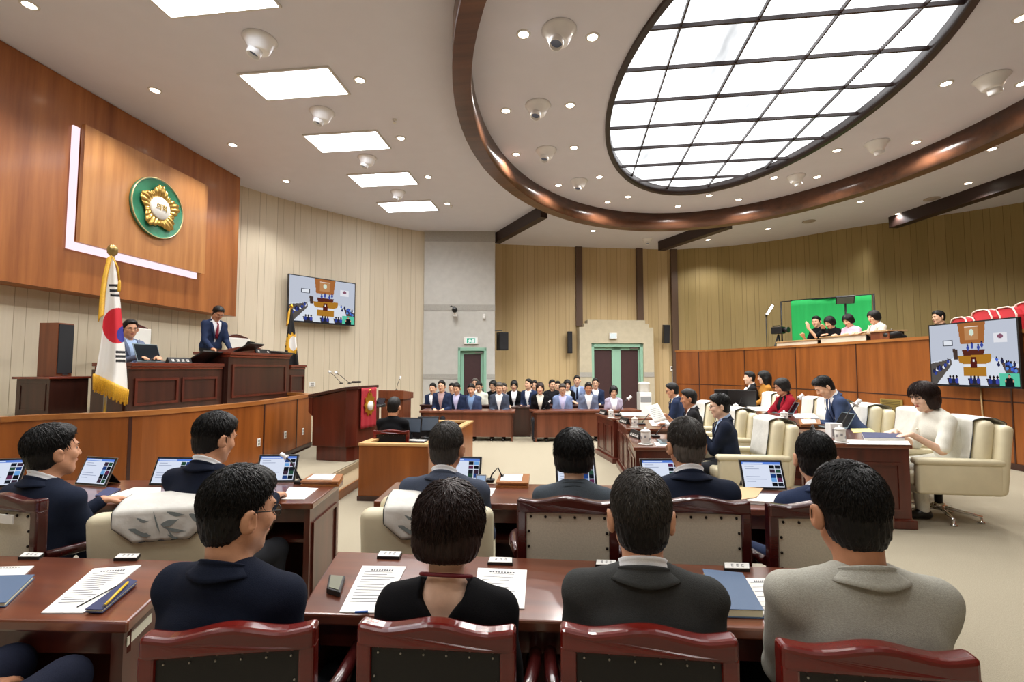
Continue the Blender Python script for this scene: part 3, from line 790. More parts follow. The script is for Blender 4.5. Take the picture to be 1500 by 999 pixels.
for px, py, lb in (
    (43, 7, 'downlight over the near end of the emblem wall'), (227, 132, 'downlight above the emblem panel, nearer one'), (341, 212, 'downlight above the emblem panel, farther one'), (419, 265, 'downlight above the wall television'),
    (527, 117, 'downlight beside the second rectangular ceiling light'), (587, 202, 'downlight beside the third rectangular ceiling light'), (627, 259, 'downlight beside the fourth rectangular ceiling light'), (655, 298, 'downlight beside the farthest rectangular ceiling light'),
    (767, 50, 'downlight on the beam side of the largest white ceiling nozzle'), (868, 54, 'downlight between largest nozzle and skylight'), (741, 162, 'downlight on the beam side of the second nozzle'), (835, 154, 'downlight between second nozzle and skylight'),
    (756, 226, 'downlight on the beam side of the third nozzle'), (841, 216, 'downlight between third nozzle and skylight'), (818, 271, 'downlight on the beam side of the fourth nozzle'), (878, 259, 'downlight between fourth nozzle and skylight'),
    (890, 296, 'downlight by the far bend of the oval beam, first'), (920, 288, 'downlight by the far bend, next to the skylight rim'), (993, 302, 'downlight below the far tip of the skylight'), (1039, 286, 'downlight touching the far skylight rim'), (1082, 292, 'downlight past the far tip, close to the oval beam'),
    (1386, 122, 'downlight on the skylight side of the nozzle at the picture edge'), (1498, 122, 'downlight past the nozzle at the picture edge'), (1226, 220, 'downlight on the skylight side of the middle gallery nozzle'), (1342, 208, 'downlight on the beam side of the middle gallery nozzle'),
    (1134, 260, 'downlight on the skylight side of the small far gallery nozzle'), (1197, 259, 'downlight on the beam side of the small far gallery nozzle'), (1497, 26, 'downlight at the upper corner beside the skylight'),
    (869, 338, 'downlight outside the oval beam above the far wall'), (963, 334, 'downlight outside the oval beam above the double door'), (1037, 351, 'downlight just past the radial beam at the far wall'), (1125, 335, 'downlight above the gallery floodlight'),
    (1453, 218, 'downlight outside the oval beam nearest the gallery edge'), (1418, 268, 'downlight between oval beam and gallery radial beam'), (1260, 295, 'downlight outside the oval beam above the green screen'), (1316, 313, 'downlight at the tip of the gallery radial beam')):
    downlight(px, py, lb)
M_NOZ = mat('white_nozzle', 'F4F4F6', .3, coat=.3)
for k, (x, y) in enumerate([(x_, 14.5 - y_) for x_, y_, z_, s_ in LIGHTS if y_ > 10.4] + [(-2.4, 1.2), (-2.4, -1.0), (-5.6, 3.0), (-5.6, .6), (0, -2.2), (2.4, -2.2)]):   # unseen downlights added above and behind the view to brighten the near end
    if x > 4: continue
    dup(proto, (x, y, ZC), 0, 'added downlight brightening the near end of the hall, unseen above or behind the view'); LIGHTS.append((x, y, ZC - .03, 15 if x < 1 else 9))
proto2 = None
def nozzle(px, py, tilt, az, label):
    global proto2
    p = PZ(px, py, ZC)
    if proto2 is None:
        t = thing('air_nozzle', label, 'air nozzle', p, group='white air nozzles on the ceiling')
        mb = MB(); mb.lathe([(.20, 0), (.205, -.012), (.175, -.03), (.15, -.085), (.115, -.15), (.1, -.165)], n=28); mb.build('bell', M_NOZ, t)
        Mt = Matrix.Rotation(R(18), 3, 'Y')
        mb = MB(); mb.lathe([(.085, -.12), (.083, -.2), (.078, -.235), (.07, -.235), (.068, -.17)], n=24, M=Mt); sp = mb.build('spout', M_NOZ, t)
        mb = MB(); mb.lathe([(.068, -.19), (.001, -.185)], n=20, M=Mt); mb.build('spout_mouth', mat('blue_grey_mouth', '6C7896', .4), sp)
        proto2 = t; t.rotation_euler[2] = R(az)
    else: t = dup(proto2, p, R(az), label)
    t.scale = (tilt,) * 3
for px, py, sc_, az, lb in ((381, 58, 1, 30, 'white ceiling nozzle beside the near rectangular lights'), (472, 164, .95, 30, 'white ceiling nozzle before the third rectangular light'), (538, 231, .9, 30, 'white ceiling nozzle before the fourth rectangular light'), (583, 281, .85, 30, 'white ceiling nozzle before the farthest rectangular light'),
    (819, 44, 1.05, 60, 'largest white nozzle between oval beam and skylight'), (788, 154, 1, 60, 'second white nozzle between oval beam and skylight'), (800, 220, .98, 60, 'third white nozzle between oval beam and skylight'), (848, 265, .95, 60, 'fourth, smallest white nozzle between oval beam and skylight'),
    (1452, 114, 1, 200, 'white nozzle at the picture edge on the gallery side'), (1284, 209, .95, 200, 'middle white nozzle on the gallery side of the skylight'), (1166, 258, .9, 200, 'small far white nozzle on the gallery side of the skylight'), (948, 350, .8, 90, 'white nozzle outside the oval beam above the double door')):
    nozzle(px, py, sc_, az, lb)
for px, py, lb in ((1365, 291, 'round grey ceiling vent beside the gallery radial beam'), (1185, 324, 'round grey ceiling vent above the gallery desks')):
    t = thing('ceiling_vent', lb, 'vent', PZ(px, py, ZC)); mb = MB()
    mb.lathe([(.16, 0), (.165, -.012), (.14, -.02), (.10, -.012)], n=24); mb.build('outer_ring', mat('grey_vent', 'A89C90', .6), t)
    mb = MB(); mb.lathe([(.09, 0), (.09, -.02), (.02, -.024)], n=24); mb.build('inner_disc', mat('grey_vent', 'A89C90', .6), t)
for px, py, lb in ((578, 175, 'small sprinkler head beside the third rectangular light'), (661, 301, 'small sprinkler head next to the downlight by the stone pier')):
    mb = MB(); mb.lathe([(.035, 0), (.035, -.01), (.012, -.015), (.012, -.05), (.028, -.053), (.028, -.058)], c=PZ(px, py, ZC), n=12); tag(mb.build('sprinkler', M_TRIMW), lb, 'sprinkler')
# ---------------------------------------------------------------- emblem panel on the front wall
mb = MB(); mb.bx(-7.42, -7.04, 4.78, 9.17, 2.69, ZC - .01); struct(mb.build('trim_12', W_PANEL))
XF = -7.04
ip = thing('emblem_panel', 'square raised wood panel behind the round emblem, lit along two edges', 'wall panel', (XF, 7.1, 3.38))
mb = MB(); mb.bx(.09, .15, -1.31, 1.0, 0, 1.72); mb.build('board', W_PANEL2, ip)
mb = MB(); mb.bx(0, .09, -1.1, .9, .12, 1.6); mb.build('batten', W_DARK, ip)
E_GLOW = emis('pinkish_glow', 'FFE2EA', .46)  # glowing bands stand in for hidden LED light washing over the wood
mb = MB(); mb.bx(.012, .04, -1.38, -1.29, -.10, 1.68); mb.build('glow_band', E_GLOW, ip)
mb = MB(); mb.bx(.012, .04, -1.38, .94, -.10, .02); mb.build('glow_band', E_GLOW, ip)
em = thing('council_emblem', 'round green emblem with gold flower and white centre on the wood panel', 'emblem', (XF + .15, 7.0, 4.28))
ME_ = Matrix(((0, 0, 1), (1, 0, 0), (0, 1, 0)))     # disc axis towards the room
mb = MB(); mb.lathe([(.5, 0), (.5, .03), (.485, .045), (.47, .035), (.001, .035)], n=56, M=ME_); mb.build('disc', mat('emblem_green', '3E8A68', .3, coat=.3, noise=.2, nscale=3), em)
mb = MB(); mb.lathe([(.497, .03), (.505, .05), (.49, .056), (.484, .04)], n=56, M=ME_, cap=False); mb.build('rim', mat('pale_gold', 'C9BC8A', .35, .7), em)
for k in range(5):
    mb = MB(); a0 = 2 * PI * k / 5 + PI / 2
    def pet(u, v, a0=a0):
        a = a0 + (u - .5) * 2 * PI / 5 * .98; r = .17 + v * (.185 + .05 * math.cos((u - .5) * 2 * PI)) - .02 * abs(math.sin(u * PI * 5)) * v
        z = .05 + .055 * math.sin(min(1, v * 1.0) * PI * .8) * (0.55 + .45 * abs(math.cos(u * PI * 5))) * math.sin(.15 + u * PI * .9) ** .3
        return (z, r * math.cos(a), r * math.sin(a))
    mb.grid(pet, 40, 10); mb.build('petal', mat('emblem_gold', 'C9A55A', .28, .85), em, solid=.01)
mb = MB(); mb.lathe([(.19, .04), (.19, .08), (.175, .098), (.001, .105)], n=32, M=ME_); cen = mb.build('centre', mat('emblem_white', 'EAE8E0', .4), em)
vs, fs = text_mesh('의회', .12, .004)
mb = MB(); mb.add([(.108 + z, x, y) for x, y, z in vs], fs); mb.build('lettering', mat('gold_letter', 'BFA050', .35, .6), cen)
# ---------------------------------------------------------------- furniture helpers
def on_poly(px, py, pts, off=0.0):
    """where a sight line meets a wall that follows pts; off moves it off the wall into the room"""
    d = ray(px, py)
    for i_, (a, b) in enumerate(zip(pts[:-1], pts[1:])):
        e = (b[0] - a[0], b[1] - a[1]); det = d[0] * -e[1] + e[0] * d[1]
        if abs(det) < 1e-9: continue
        t = (a[0] * -e[1] + e[0] * a[1]) / det; k = (d[0] * a[1] - d[1] * a[0]) / det
        if t > 0 and (-1e-6 if i_ else -1.5) <= k <= (1 + 1e-6 if i_ < len(pts) - 2 else 2.5):
            p = EY + t * d; n = nrm(V3(e[1], -e[0], 0))
            if n @ (EY - p) < 0: n = -n
            return p + n * off, n
    return None, None
def lerp(a, b, t): return tuple(np.array(a, float) * (1 - t) + np.array(b, float) * t)
def inset(q, d):
    c = np.mean([np.array(p[:2], float) for p in q], 0); out = []
    n = len(q)
    for i in range(n):
        p = np.array(q[i][:2], float); a = nrm(np.array(q[i - 1][:2]) - p); b = nrm(np.array(q[(i + 1) % n][:2]) - p)
        out.append(tuple(p + (a + b) * d / max(.2, abs(a[0] * b[1] - a[1] * b[0]))))
    return out
def panel_between(mb, p, q, z0, z1, th, m=0, off=0.0):
    """upright board from p to q, its outer face off to the right of p->q"""
    p, q = np.array(p[:2], float), np.array(q[:2], float); d = nrm(q - p); n = np.array([d[1], -d[0]])
    a, b = p + n * off, q + n * off; a2, b2 = p + n * (off - th), q + n * (off - th)
    return mb.hexa([(*a, z0), (*b, z0), (*b2, z0), (*a2, z0), (*a, z1), (*b, z1), (*b2, z1), (*a2, z1)], m)
def frame_between(mb, p, q, u0, u1, z0, z1, w=.03, off=.012):
    """raised moulding round a panel field"""
    P = lambda u: lerp(p[:2], q[:2], u); L = math.dist(p[:2], q[:2]); k = w / L
    panel_between(mb, P(u0), P(u1), z0, z0 + w, .012, 0, off); panel_between(mb, P(u0), P(u1), z1 - w, z1, .012, 0, off)
    panel_between(mb, P(u0), P(u0 + k), z0 + w, z1 - w, .012, 0, off); panel_between(mb, P(u1 - k), P(u1), z0 + w, z1 - w, .012, 0, off)
def center(q, z=0): return (sum(p[0] for p in q) / len(q), sum(p[1] for p in q) / len(q), z)
def rel(q, c): return [(p[0] - c[0], p[1] - c[1]) for p in q]
def desk(label, q, zt, m=W_MAH, mt=W_MAHX, near=False, far=True, sides=(True, True), fields=(0, 0, 0), name='desk', z0=0.0, cat='desk', shelf=False, plinth=False, apron=True, tt=.04, group=None):
    """q: near-left, near-right, far-right, far-left corners of the top"""
    c = center(q, z0); t = thing(name, label, cat, c, group=group); r = rel(q, c); i_ = inset(r, .025); H_ = zt - z0
    mb = MB(); mb.quadprism(r, H_ - tt, H_); mb.build('desktop', mt, t, bevel=.008)
    if far: mb = MB(); panel_between(mb, i_[2], i_[3], .02, H_ - tt, .025); mb.build('front_panel', m, t)
    for k, (a, b) in enumerate(((i_[3], i_[0]), (i_[1], i_[2]))):
        if sides[k]:
            mb = MB(); panel_between(mb, a, b, 0, H_ - tt, .035); sp = mb.build('side_panel', m, t)
            if fields[k]:
                mb = MB(); n = fields[k]
                for f in range(n): frame_between(mb, a, b, .08 + f * .86 / n, .02 + (f + 1) * .88 / n, .12, H_ - .14, .025)
                mb.build('moulding', m, sp)
    if near:
        mb = MB(); panel_between(mb, i_[0], i_[1], .02, H_ - tt, .025); npn = mb.build('near_panel', m, t)
        if fields[2]:
            mb = MB()
            for f in range(fields[2]): frame_between(mb, i_[0], i_[1], .1 + f * .85 / fields[2], .03 + (f + 1) * .85 / fields[2], .16, H_ - .18, .03)
            mb.build('moulding', m, npn)
    elif apron:
        mb = MB(); panel_between(mb, lerp(i_[0], i_[1], .01), lerp(i_[0], i_[1], .99), H_ - tt - .09, H_ - tt, .02, 0, -.02); mb.build('apron', m, t)
    if shelf: mb = MB(); s_ = inset(r, .06); mb.quadprism(s_, H_ - .26, H_ - .24); mb.build('shelf', m, t)
    if plinth: mb = MB(); p_ = inset(r, -.012); mb.quadprism(p_, 0, .09); mb.build('plinth', m, t, bevel=.01)
    return t
def flat(name, label, cat, pxs, z, th, m, group=None, bevel=0, parent=None):
    P = [PZ(px, py, z) for px, py in pxs]; c = np.mean(P, 0); c[2] = z
    mb = MB(); mb.prism([(p[0] - c[0], p[1] - c[1], .0008) for p in P], (0, 0, th))
    if mb.f and (lambda a: a < 0)(sum((P[i][0] * P[(i + 1) % len(P)][1] - P[(i + 1) % len(P)][0] * P[i][1]) for i in range(len(P)))):
        mb.f = [f[::-1] for f in mb.f]
    o = mb.build(name, m, parent, bevel=bevel, loc=tuple(c)); 
    return tag(o, label, cat, group) if parent is None else o
def text_lines(parent, pxs, z, n, m=None, u0=.12, u1=.88, v0=.15, v1=.8, w=.06, head=True):
    """short printed lines on a sheet; pxs: far-left, far-right, near-right, near-left"""
    A, B, C_, D_ = [PZ(px, py, z) for px, py in pxs]; mb = MB(); g = random.Random(len(pxs) + int(A[0] * 100)); L0 = parent.location
    if head:
        for k in range(9):
            a = .25 + k * .058; q = [lerp(lerp(A, B, u), lerp(D_, C_, u), v) for u, v in ((a, .09), (a + .04, .09), (a + .04, .125), (a, .125))]
            mb.add([(p[0] - L0[0], p[1] - L0[1], .0044) for p in q], [(3, 2, 1, 0)])
    for i in range(n):
        v = v0 + (v1 - v0) * i / max(1, n - 1); e = u1 - g.random() * .25; v2 = v + .012
        q = [lerp(lerp(A, B, u), lerp(D_, C_, u), vv) for u, vv in ((u0, v), (e, v), (e, v2), (u0, v2))]
        mb.add([(p[0] - L0[0], p[1] - L0[1], .0042) for p in q], [(3, 2, 1, 0)])
    mb.build('printed_text', m or M_INK, parent)
# picture painting for screens: faces of a fine grid take one lit colour each
def lit(c, st=1.0): return emis('screen_%s_%g' % (c, st), c, st / 2 ** EXPO)
def paint(mb, P00, P10, P11, P01, nu, nv, shapes, st=1.0):
    cols = []; 
    def idx(c):
        if c not in cols: cols.append(c)
        return cols.index(c)
    def at(u, v):
        c = None
        for s_ in shapes:
            k, col = s_[0], s_[-1]
            if k == 'r' and s_[1] <= u <= s_[3] and s_[2] <= v <= s_[4]: c = col
            elif k == 'e' and ((u - s_[1]) / s_[3]) ** 2 + ((v - s_[2]) / s_[4]) ** 2 < 1: c = col
            elif k == 'p':
                q = s_[1]; ins = False; j = len(q) - 1
                for i in range(len(q)):
                    if (q[i][1] > v) != (q[j][1] > v) and u < (q[j][0] - q[i][0]) * (v - q[i][1]) / (q[j][1] - q[i][1]) + q[i][0]: ins = not ins
                    j = i
                if ins: c = col
        return idx(c)
    a, b, c_, d = [np.array(p, float) for p in (P00, P10, P11, P01)]
    mb.grid(lambda u, v: (a * (1 - u) + b * u) * (1 - v) + (d * (1 - u) + c_ * u) * v, nu, nv, sm=False, mf=lambda u, v: at(u, v))
    return [lit(c, st) for c in cols]
# ---------------------------------------------------------------- dais
ZP, ZD, ZT = .2, 1.0, 1.13
arc = spline([tuple(PZ(px, py, ZT)[:2]) for px, py in ((0, 611), (59, 608), (187, 603.5), (290, 596), (385, 587), (457, 577))], 5)
DL = [(-7.38, arc[0][1] - .5)] + arc + [(arc[-1][0] - .5, arc[-1][1] + .45), (-7.0, arc[-1][1] + .9)]
dais = thing('dais', 'curved wooden dais front below the flags, with a light cap rail', 'platform', (-6, 7, 0))
def onD(p, z): return (p[0] + 6, p[1] - 7, z)
def ribbon(mb, pts, th, z0, z1, f):
    n = len(pts); N = []
    for i in range(n):
        a = np.array(pts[max(i - 1, 0)]); b = np.array(pts[min(i + 1, n - 1)]); d = nrm(b - a); N.append(np.array([-d[1], d[0]]))
    for i in range(n - 1):
        p, q = np.array(pts[i]), np.array(pts[i + 1]); p2, q2 = p + N[i] * th, q + N[i + 1] * th
        mb.hexa([f(p, z0), f(q, z0), f(q2, z0), f(p2, z0), f(p, z1), f(q, z1), f(q2, z1), f(p2, z1)])
    return mb
ribbon(MB(), DL, .06, 0, ZT - .05, onD).build('front_panel', W_ORANGE, dais)
DLo = [tuple(np.array(p) + np.array([.02, 0])) for p in DL]
ribbon(MB(), DLo, .12, ZT - .05, ZT, onD).build('cap_rail', W_ORANGEX, dais)
ribbon(MB(), DLo, .03, ZP, ZP + .07, onD).build('skirting', W_DARK, dais)
mb = MB(); poly = [onD((p[0] - .05, p[1]), ZD - .1) for p in DL] + [onD((-7.38, DL[-1][1]), ZD - .1)]
mb.prism(poly, (0, 0, .1)); mb.build('deck', M_CARPET, dais)
for px in (190, 386, 434):
    p, n = on_poly(px, 640, DL, .001); mb = MB(); mb.box((p[0] + 6, p[1] - 7, (ZP + ZT) / 2 - .02), (.012, .03, ZT - ZP - .07), math.atan2(n[1], n[0])); mb.build('panel_seam', W_DARK, dais)
# carpeted two-step platform in front
e1 = [PZ(478, 698, ZP), PZ(528, 672, ZP)]; dv = (e1[1] - e1[0])[:2]; dv = dv / np.linalg.norm(dv)
A0 = e1[0][:2] - dv * 2.6; A1 = e1[1][:2] + dv * 2.6
stp = thing('platform_step', 'low carpeted platform carrying the crimson-bannered lectern', 'platform', (-4, 7, 0))
nb_ = np.array([dv[1], -dv[0]])
q = [A0, A1] + [(p[0] + .06, p[1]) for p in reversed(arc[8:])]
mb = MB(); mb.quadprism([(p[0] + 4, p[1] - 7) for p in q], 0, ZP); mb.build('upper_step', M_CARPET, stp)
M_CARPD = mat('brown_carpet_riser', '9A876A', .95, noise=.12, nscale=160, bump=.4, bscale=300)
mb = MB(); q = [A0 + nb_ * .02, A1 + nb_ * .02, A1, A0]; mb.quadprism([(p[0] + 4, p[1] - 7) for p in q], 0, ZP - .015); mb.build('riser', M_CARPD, stp)
mb = MB(); q = [A0 + nb_ * .3, A1 + nb_ * .3, A1 + nb_ * .02, A0 + nb_ * .02]; mb.quadprism([(p[0] + 4, p[1] - 7) for p in q], 0, ZP * .5); mb.build('lower_step', M_CARPD, stp)
mb = MB(); q = [A0 + nb_ * .32, A1 + nb_ * .32, A1 + nb_ * .30, A0 + nb_ * .30]; mb.quadprism([(p[0] + 4, p[1] - 7) for p in q], 0, ZP * .5 + .004); mb.build('step_edge', W_ORANGEX, stp)
def outlet(p, n, label, w=.07, h=.11):
    t = thing('wall_outlet', label, 'outlet', p, math.atan2(n[1], n[0]) - PI / 2)
    mb = MB(); mb.box((0, .006, 0), (w, .012, h)); mb.build('plate', M_WHITE, t, bevel=.003)
    for dz in (-.022, .022):
        mb = MB(); mb.box((0, .0125, dz), (w * .55, .004, h * .28)); mb.build('socket', mat('grey_socket', '9A9890', .4), t)
for px, py, lb in ((378, 648, 'outlet plate low on the dais front, nearest the flag'), (417, 637, 'outlet plate on the dais front, middle one of three'), (443, 632, 'outlet plate at the dais end beside the lectern')):
    p, n = on_poly(px, py, DL, .003); outlet(p, n, lb)
p, n = on_poly(457, 563, LW, .003); outlet(p, n, 'white outlet on the board wall behind the lectern microphones', .16, .12)
# desks on the dais
def ddesk(label, x0, x1, y0, y1, zt, fields, side):
    t = thing('dais_desk', label, 'desk', ((x0 + x1) / 2, (y0 + y1) / 2, ZD)); w, d, h = (x1 - x0) / 2, (y1 - y0) / 2, zt - ZD
    mb = MB(); mb.bx(-w - .03, w + .04, -d, d, h - .05, h); mb.bx(-w, w + .02, -d + .01, d - .01, h - .09, h - .05); mb.build('desktop', W_MAHY, t, bevel=.008)
    mb = MB(); mb.bx(w - .05, w, -d, d, 0, h - .09); fp = mb.build('front_panel', W_DARK, t)
    mb = MB()
    for f in range(fields): frame_between(mb, (w, -d), (w, d), .05 + f * .92 / fields, .01 + (f + 1) * .92 / fields, .12, h - .2, .035, .018)
    mb.build('moulding', W_MAH, fp)
    for e in (-1, 1):
        mb = MB(); mb.bx(-w, w - .05, e * d - .02, e * d + .02, 0, h - .09); mb.build('side_panel', W_DARK, t)
    return t
ddesk('low dark dais desk behind the white flag, holding a laptop and monitor', -5.95, -5.45, 5.25, 6.84, 1.67, 2, 0)
ddesk('tall dark centre desk where the standing man in a suit reads', -5.98, -5.38, 6.88, 8.52, 1.86, 1, 0)
ddesk('small dark end desk beside the black flag', -5.9, -5.4, 8.56, 9.1, 1.66, 1, 0)
t = thing('writing_slope', 'small sloped reading rest on the tall centre dais desk', 'reading rest', (-5.7, 7.55, 1.865))
mb = MB(); mb.prism([(-.2, -.28, 0), (.2, -.28, 0), (.2, -.28, .09), (-.2, -.28, .02)], (0, .56, 0)); mb.build('board', W_MAHY, t, bevel=.006)
mb = MB(); mb.bx(-.21, -.19, -.28, .28, 0, .05); mb.build('ledge', W_DARK, t)
def monitor(name, label, cat, c, rz, w, h, tilt, stand=True, face=M_BLACK, back=True, z=0):
    """screen on a foot; faces local -y"""
    t = thing(name, label, cat, c, rz); Mx = Matrix.Rotation(R(tilt), 3, 'X'); hh = .09 if stand else 0
    mb = MB(); o = Vector((0, 0, hh)) + Mx @ Vector((0, 0, h / 2)); mb.box(tuple(o), (w, .022, h), M=Mx); mb.build('screen_housing', M_BLACK, t, bevel=.006)
    mb = MB(); o2 = Vector((0, 0, hh)) + Mx @ Vector((0, -.0118, h / 2)); mb.box(tuple(o2), (w - .03, .002, h - .03), M=Mx); mb.build('screen', face, t)
    if stand:
        mb = MB(); mb.lathe([(.10, 0), (.10, .012), (.03, .018)], n=20); mb.box((0, .02, .09), (.05, .02, .16)); mb.build('foot', M_BLACK, t)
    else:
        mb = MB(); mb.box((0, h * .35, h * .28), (w * .5, .006, h * .75), M=Matrix.Rotation(R(-35), 3, 'X')); mb.build('kickstand', M_BLACK, t)
    return t
M_SCRD = mat('dark_glass', '1A2026', .12, coat=.3)
monitor('desk_monitor', 'black monitor leaning back on the low dais desk', 'monitor', PX(284, 532, -5.72) * V3(1, 1, 0) + V3(0, 0, 1.672), R(-78), .56, .34, -58, False, M_SCRD)
monitor('desk_monitor', 'black monitor in front of the standing man on the centre dais desk', 'monitor', PX(352, 516, -5.58) * V3(1, 1, 0) + V3(0, 0, 1.862), R(-80), .5, .32, -62, False, M_SCRD)
# laptop on the low dais desk: lid seen from outside
def laptop(name, label, c, rz, w=.34, d=.24, ang=105, lid=M_STEEL, screen=None):
    t = thing(name, label, 'laptop', c, rz)
    mb = MB(); mb.box((0, 0, .009), (w, d, .016)); mb.build('keyboard_base', lid, t, bevel=.004)
    mb = MB(); mb.box((0, -.02, .0178), (w * .88, d * .5, .002)); mb.build('keys', M_BLACK, t)
    Mx = Matrix.Rotation(R(90 - ang), 3, 'X'); o = Vector((0, d / 2, .016)) + Mx @ Vector((0, .004, d / 2))
    mb = MB(); mb.box(tuple(o), (w, .008, d), M=Mx); l = mb.build('lid', lid, t, bevel=.003)
    mb = MB(); o = Vector((0, d / 2, .016)) + Mx @ Vector((0, -.0006, d / 2)); mb.box(tuple(o), (w * .94, .002, d * .9), M=Mx); mb.build('screen', screen or M_SCRD, l)
    return t
M_GREYL = mat('grey_blue_lid', '6F7F86', .35, .4)
laptop('laptop', 'grey laptop open on the low dais desk before the seated man', PX(233, 533, -5.66) * V3(1, 1, 0) + V3(0, 0, 1.672), R(95), .42, .26, 108, M_GREYL)
def nameblock(label, c, rz, w=.26, m=M_BLACK, group=None, marks=3, h=.075):
    t = thing('name_block', label, 'nameplate', c, rz, group)
    mb = MB(); mb.prism([(-w / 2, -.035, 0), (-w / 2, .035, 0), (-w / 2, .006, h), (-w / 2, -.006, h)], (w, 0, 0)); mb.build('block', m, t, bevel=.003)
    mb = MB()
    for k in range(marks):   # illegible white characters
        x = -w * .32 + k * w * .64 / max(1, marks - 1); y0, z0, y1, z1 = -.0285, .02, -.0165, .05
        for a, b, c2, d2 in ((-.022, .022, .0, .25), (-.022, -.012, .0, 1), (.004, .014, .2, 1), (-.022, .022, .8, 1)):
            f = lambda s_: (y0 + (y1 - y0) * s_ - .0022, z0 + (z1 - z0) * s_)
            (ya, za), (yb, zb) = f(c2), f(d2); mb.add([(x + a, ya, za), (x + b, ya, za), (x + b, yb, zb), (x + a, yb, zb)], [(0, 1, 2, 3)])
    mb.build('lettering', M_WHITE, t)
    return t
nameblock('black name block on the low dais desk', PX(262, 534, -5.5) * V3(1, 1, 0) + V3(0, 0, 1.672), R(90), .4, marks=4)
nameblock('black name block on the tall dais desk', PX(384, 518, -5.5) * V3(1, 1, 0) + V3(0, 0, 1.862), R(90), .4, marks=2)
t = thing('desk_console', 'flat black control console on the end of the tall dais desk', 'console', PX(412, 519, -5.55) * V3(1, 1, 0) + V3(0, 0, 1.862))
mb = MB(); mb.prism([(-.14, -.2, 0), (.14, -.2, 0), (.14, -.2, .03), (-.14, -.2, .07)], (0, .42, 0)); mb.build('housing', M_BLACK, t, bevel=.006)
mb = MB(); mb.box((0, 0, .053), (.16, .3, .004), M=Matrix.Rotation(R(8), 3, 'Y')); mb.build('keypad', M_BLACKM, t)
# executive chairs on the dais
def exec_chair(label, x, y, rz, s=1.0):
    t = thing('executive_chair', label, 'chair', (x, y, ZD), rz); t.scale = (s,) * 3
    mb = MB(); mb.bx(-.3, .3, -.28, .28, .36, .5); mb.build('seat', M_CREAM, t, bevel=.05, seg=4)
    mb = MB(); mb.bx(-.31, .31, -.38, -.24, .42, 1.2); mb.build('backrest', M_CREAM, t, bevel=.06, seg=4)
    mb = MB(); mb.prism([(-.34, -.39, 1.16), (.34, -.39, 1.16), (.3, -.39, 1.24), (.12, -.39, 1.28), (0, -.39, 1.3), (-.12, -.39, 1.28), (-.3, -.39, 1.24)], (0, .1, 0)); mb.build('crest_rail', W_CHAIRD, t, bevel=.015)
    mb = MB(); mb.bx(-.27, .27, -.245, -.222, .62, 1.2); mb.bx(-.27, .27, -.40, -.222, 1.19, 1.215); mb.bx(-.27, .27, -.402, -.385, .9, 1.2); mb.build('back_cover', mat('white_cover', 'DEDCD4', .8, bump=.1, bscale=30), t, bevel=.01)
    for e in (-1, 1):
        mb = MB(); mb.tube([(e * .34, -.32, .7), (e * .35, 0, .68), (e * .34, .24, .64), (e * .33, .26, .45)], [.028, .03, .032, .026], 8); mb.build('armrest', W_CHAIRD, t)
    mb = MB(); mb.lathe([(.04, .08), (.04, .36)], n=12)
    for k in range(5): a = 2 * PI * k / 5; mb.tube([(0, 0, .1), (.28 * math.cos(a), .28 * math.sin(a), .04)], [.03, .018], 6)
    mb.build('swivel_base', M_BLACK, t)
exec_chair('tall executive chair with white cover behind the seated man on the dais', -6.35, 6.5, R(-80))
exec_chair('dark-crested executive chair with white cover beyond the standing man', -6.25, 8.55, R(-95), .98)
# loudspeaker on its cabinet, left of the flag
sc_ = thing('speaker_cabinet', 'dark wooden cabinet under the tall loudspeaker on the dais', 'cabinet', (-6.72, 5.42, ZD))
mb = MB(); mb.bx(-.24, .24, -.24, .24, 0, .46); mb.build('body', W_DARK, sc_)
mb = MB(); mb.bx(-.27, .28, -.28, .28, .46, .49); mb.build('top', W_MAHY, sc_, bevel=.006)
mb = MB(); frame_between(mb, (-.24, -.24), (.24, -.24), .1, .9, .06, .4, .02, .008); mb.build('moulding', W_DARK, sc_)
sp_ = thing('loudspeaker', 'tall brown wooden loudspeaker with dark grille on the dais cabinet', 'loudspeaker', (-6.72, 5.43, ZD + .49))
mb = MB(); mb.bx(-.15, .13, -.1, .1, 0, .7); mb.build('cabinet_box', W_CAB, sp_, bevel=.004)
mb = MB(); mb.bx(.13, .145, -.09, .09, .04, .68); mb.build('grille', M_BLACKM, sp_)
mb = MB(); mb.bx(.146, .149, -.03, .03, .02, .035); mb.build('badge', M_STEEL, sp_)
# flags
M_FLW = mat('white_flag_cloth', 'E6E4DF', .8, bump=.05, bscale=40); M_FLR = mat('flag_red', 'C8202F', .8); M_FLB = mat('flag_blue', '2B2F8E', .8); M_FLK = mat('flag_black', '17171B', .8); M_FRI = mat('gold_fringe', 'D9A62A', .6, noise=.3, nscale=150)
fx, fy = -5.4, 4.92
fp_ = PX(165, 365, fx); fl = thing('national_flag', 'white flag with red and blue circle and gold fringe on a dais pole', 'flag', (fp_[0], fp_[1], ZD))
Ht = fp_[2] - ZD
mb = MB(); mb.tube([(0, 0, 0), (0, 0, Ht - .12)], .016, 10); mb.build('pole', M_STEEL, fl)
mb = MB(); mb.lathe([(.16, 0), (.16, .015), (.06, .03), (.03, .06)], n=24); mb.build('base', M_GOLD, fl)
mb = MB(); mb.lathe([(.018, Ht - .14), (.03, Ht - .12), (.018, Ht - .09), (.05, Ht - .05), (.055, Ht), (.04, Ht + .04), (.001, Ht + .055)], n=18); mb.build('finial', mat('old_gold', 'A8905A', .3, .8), fl)
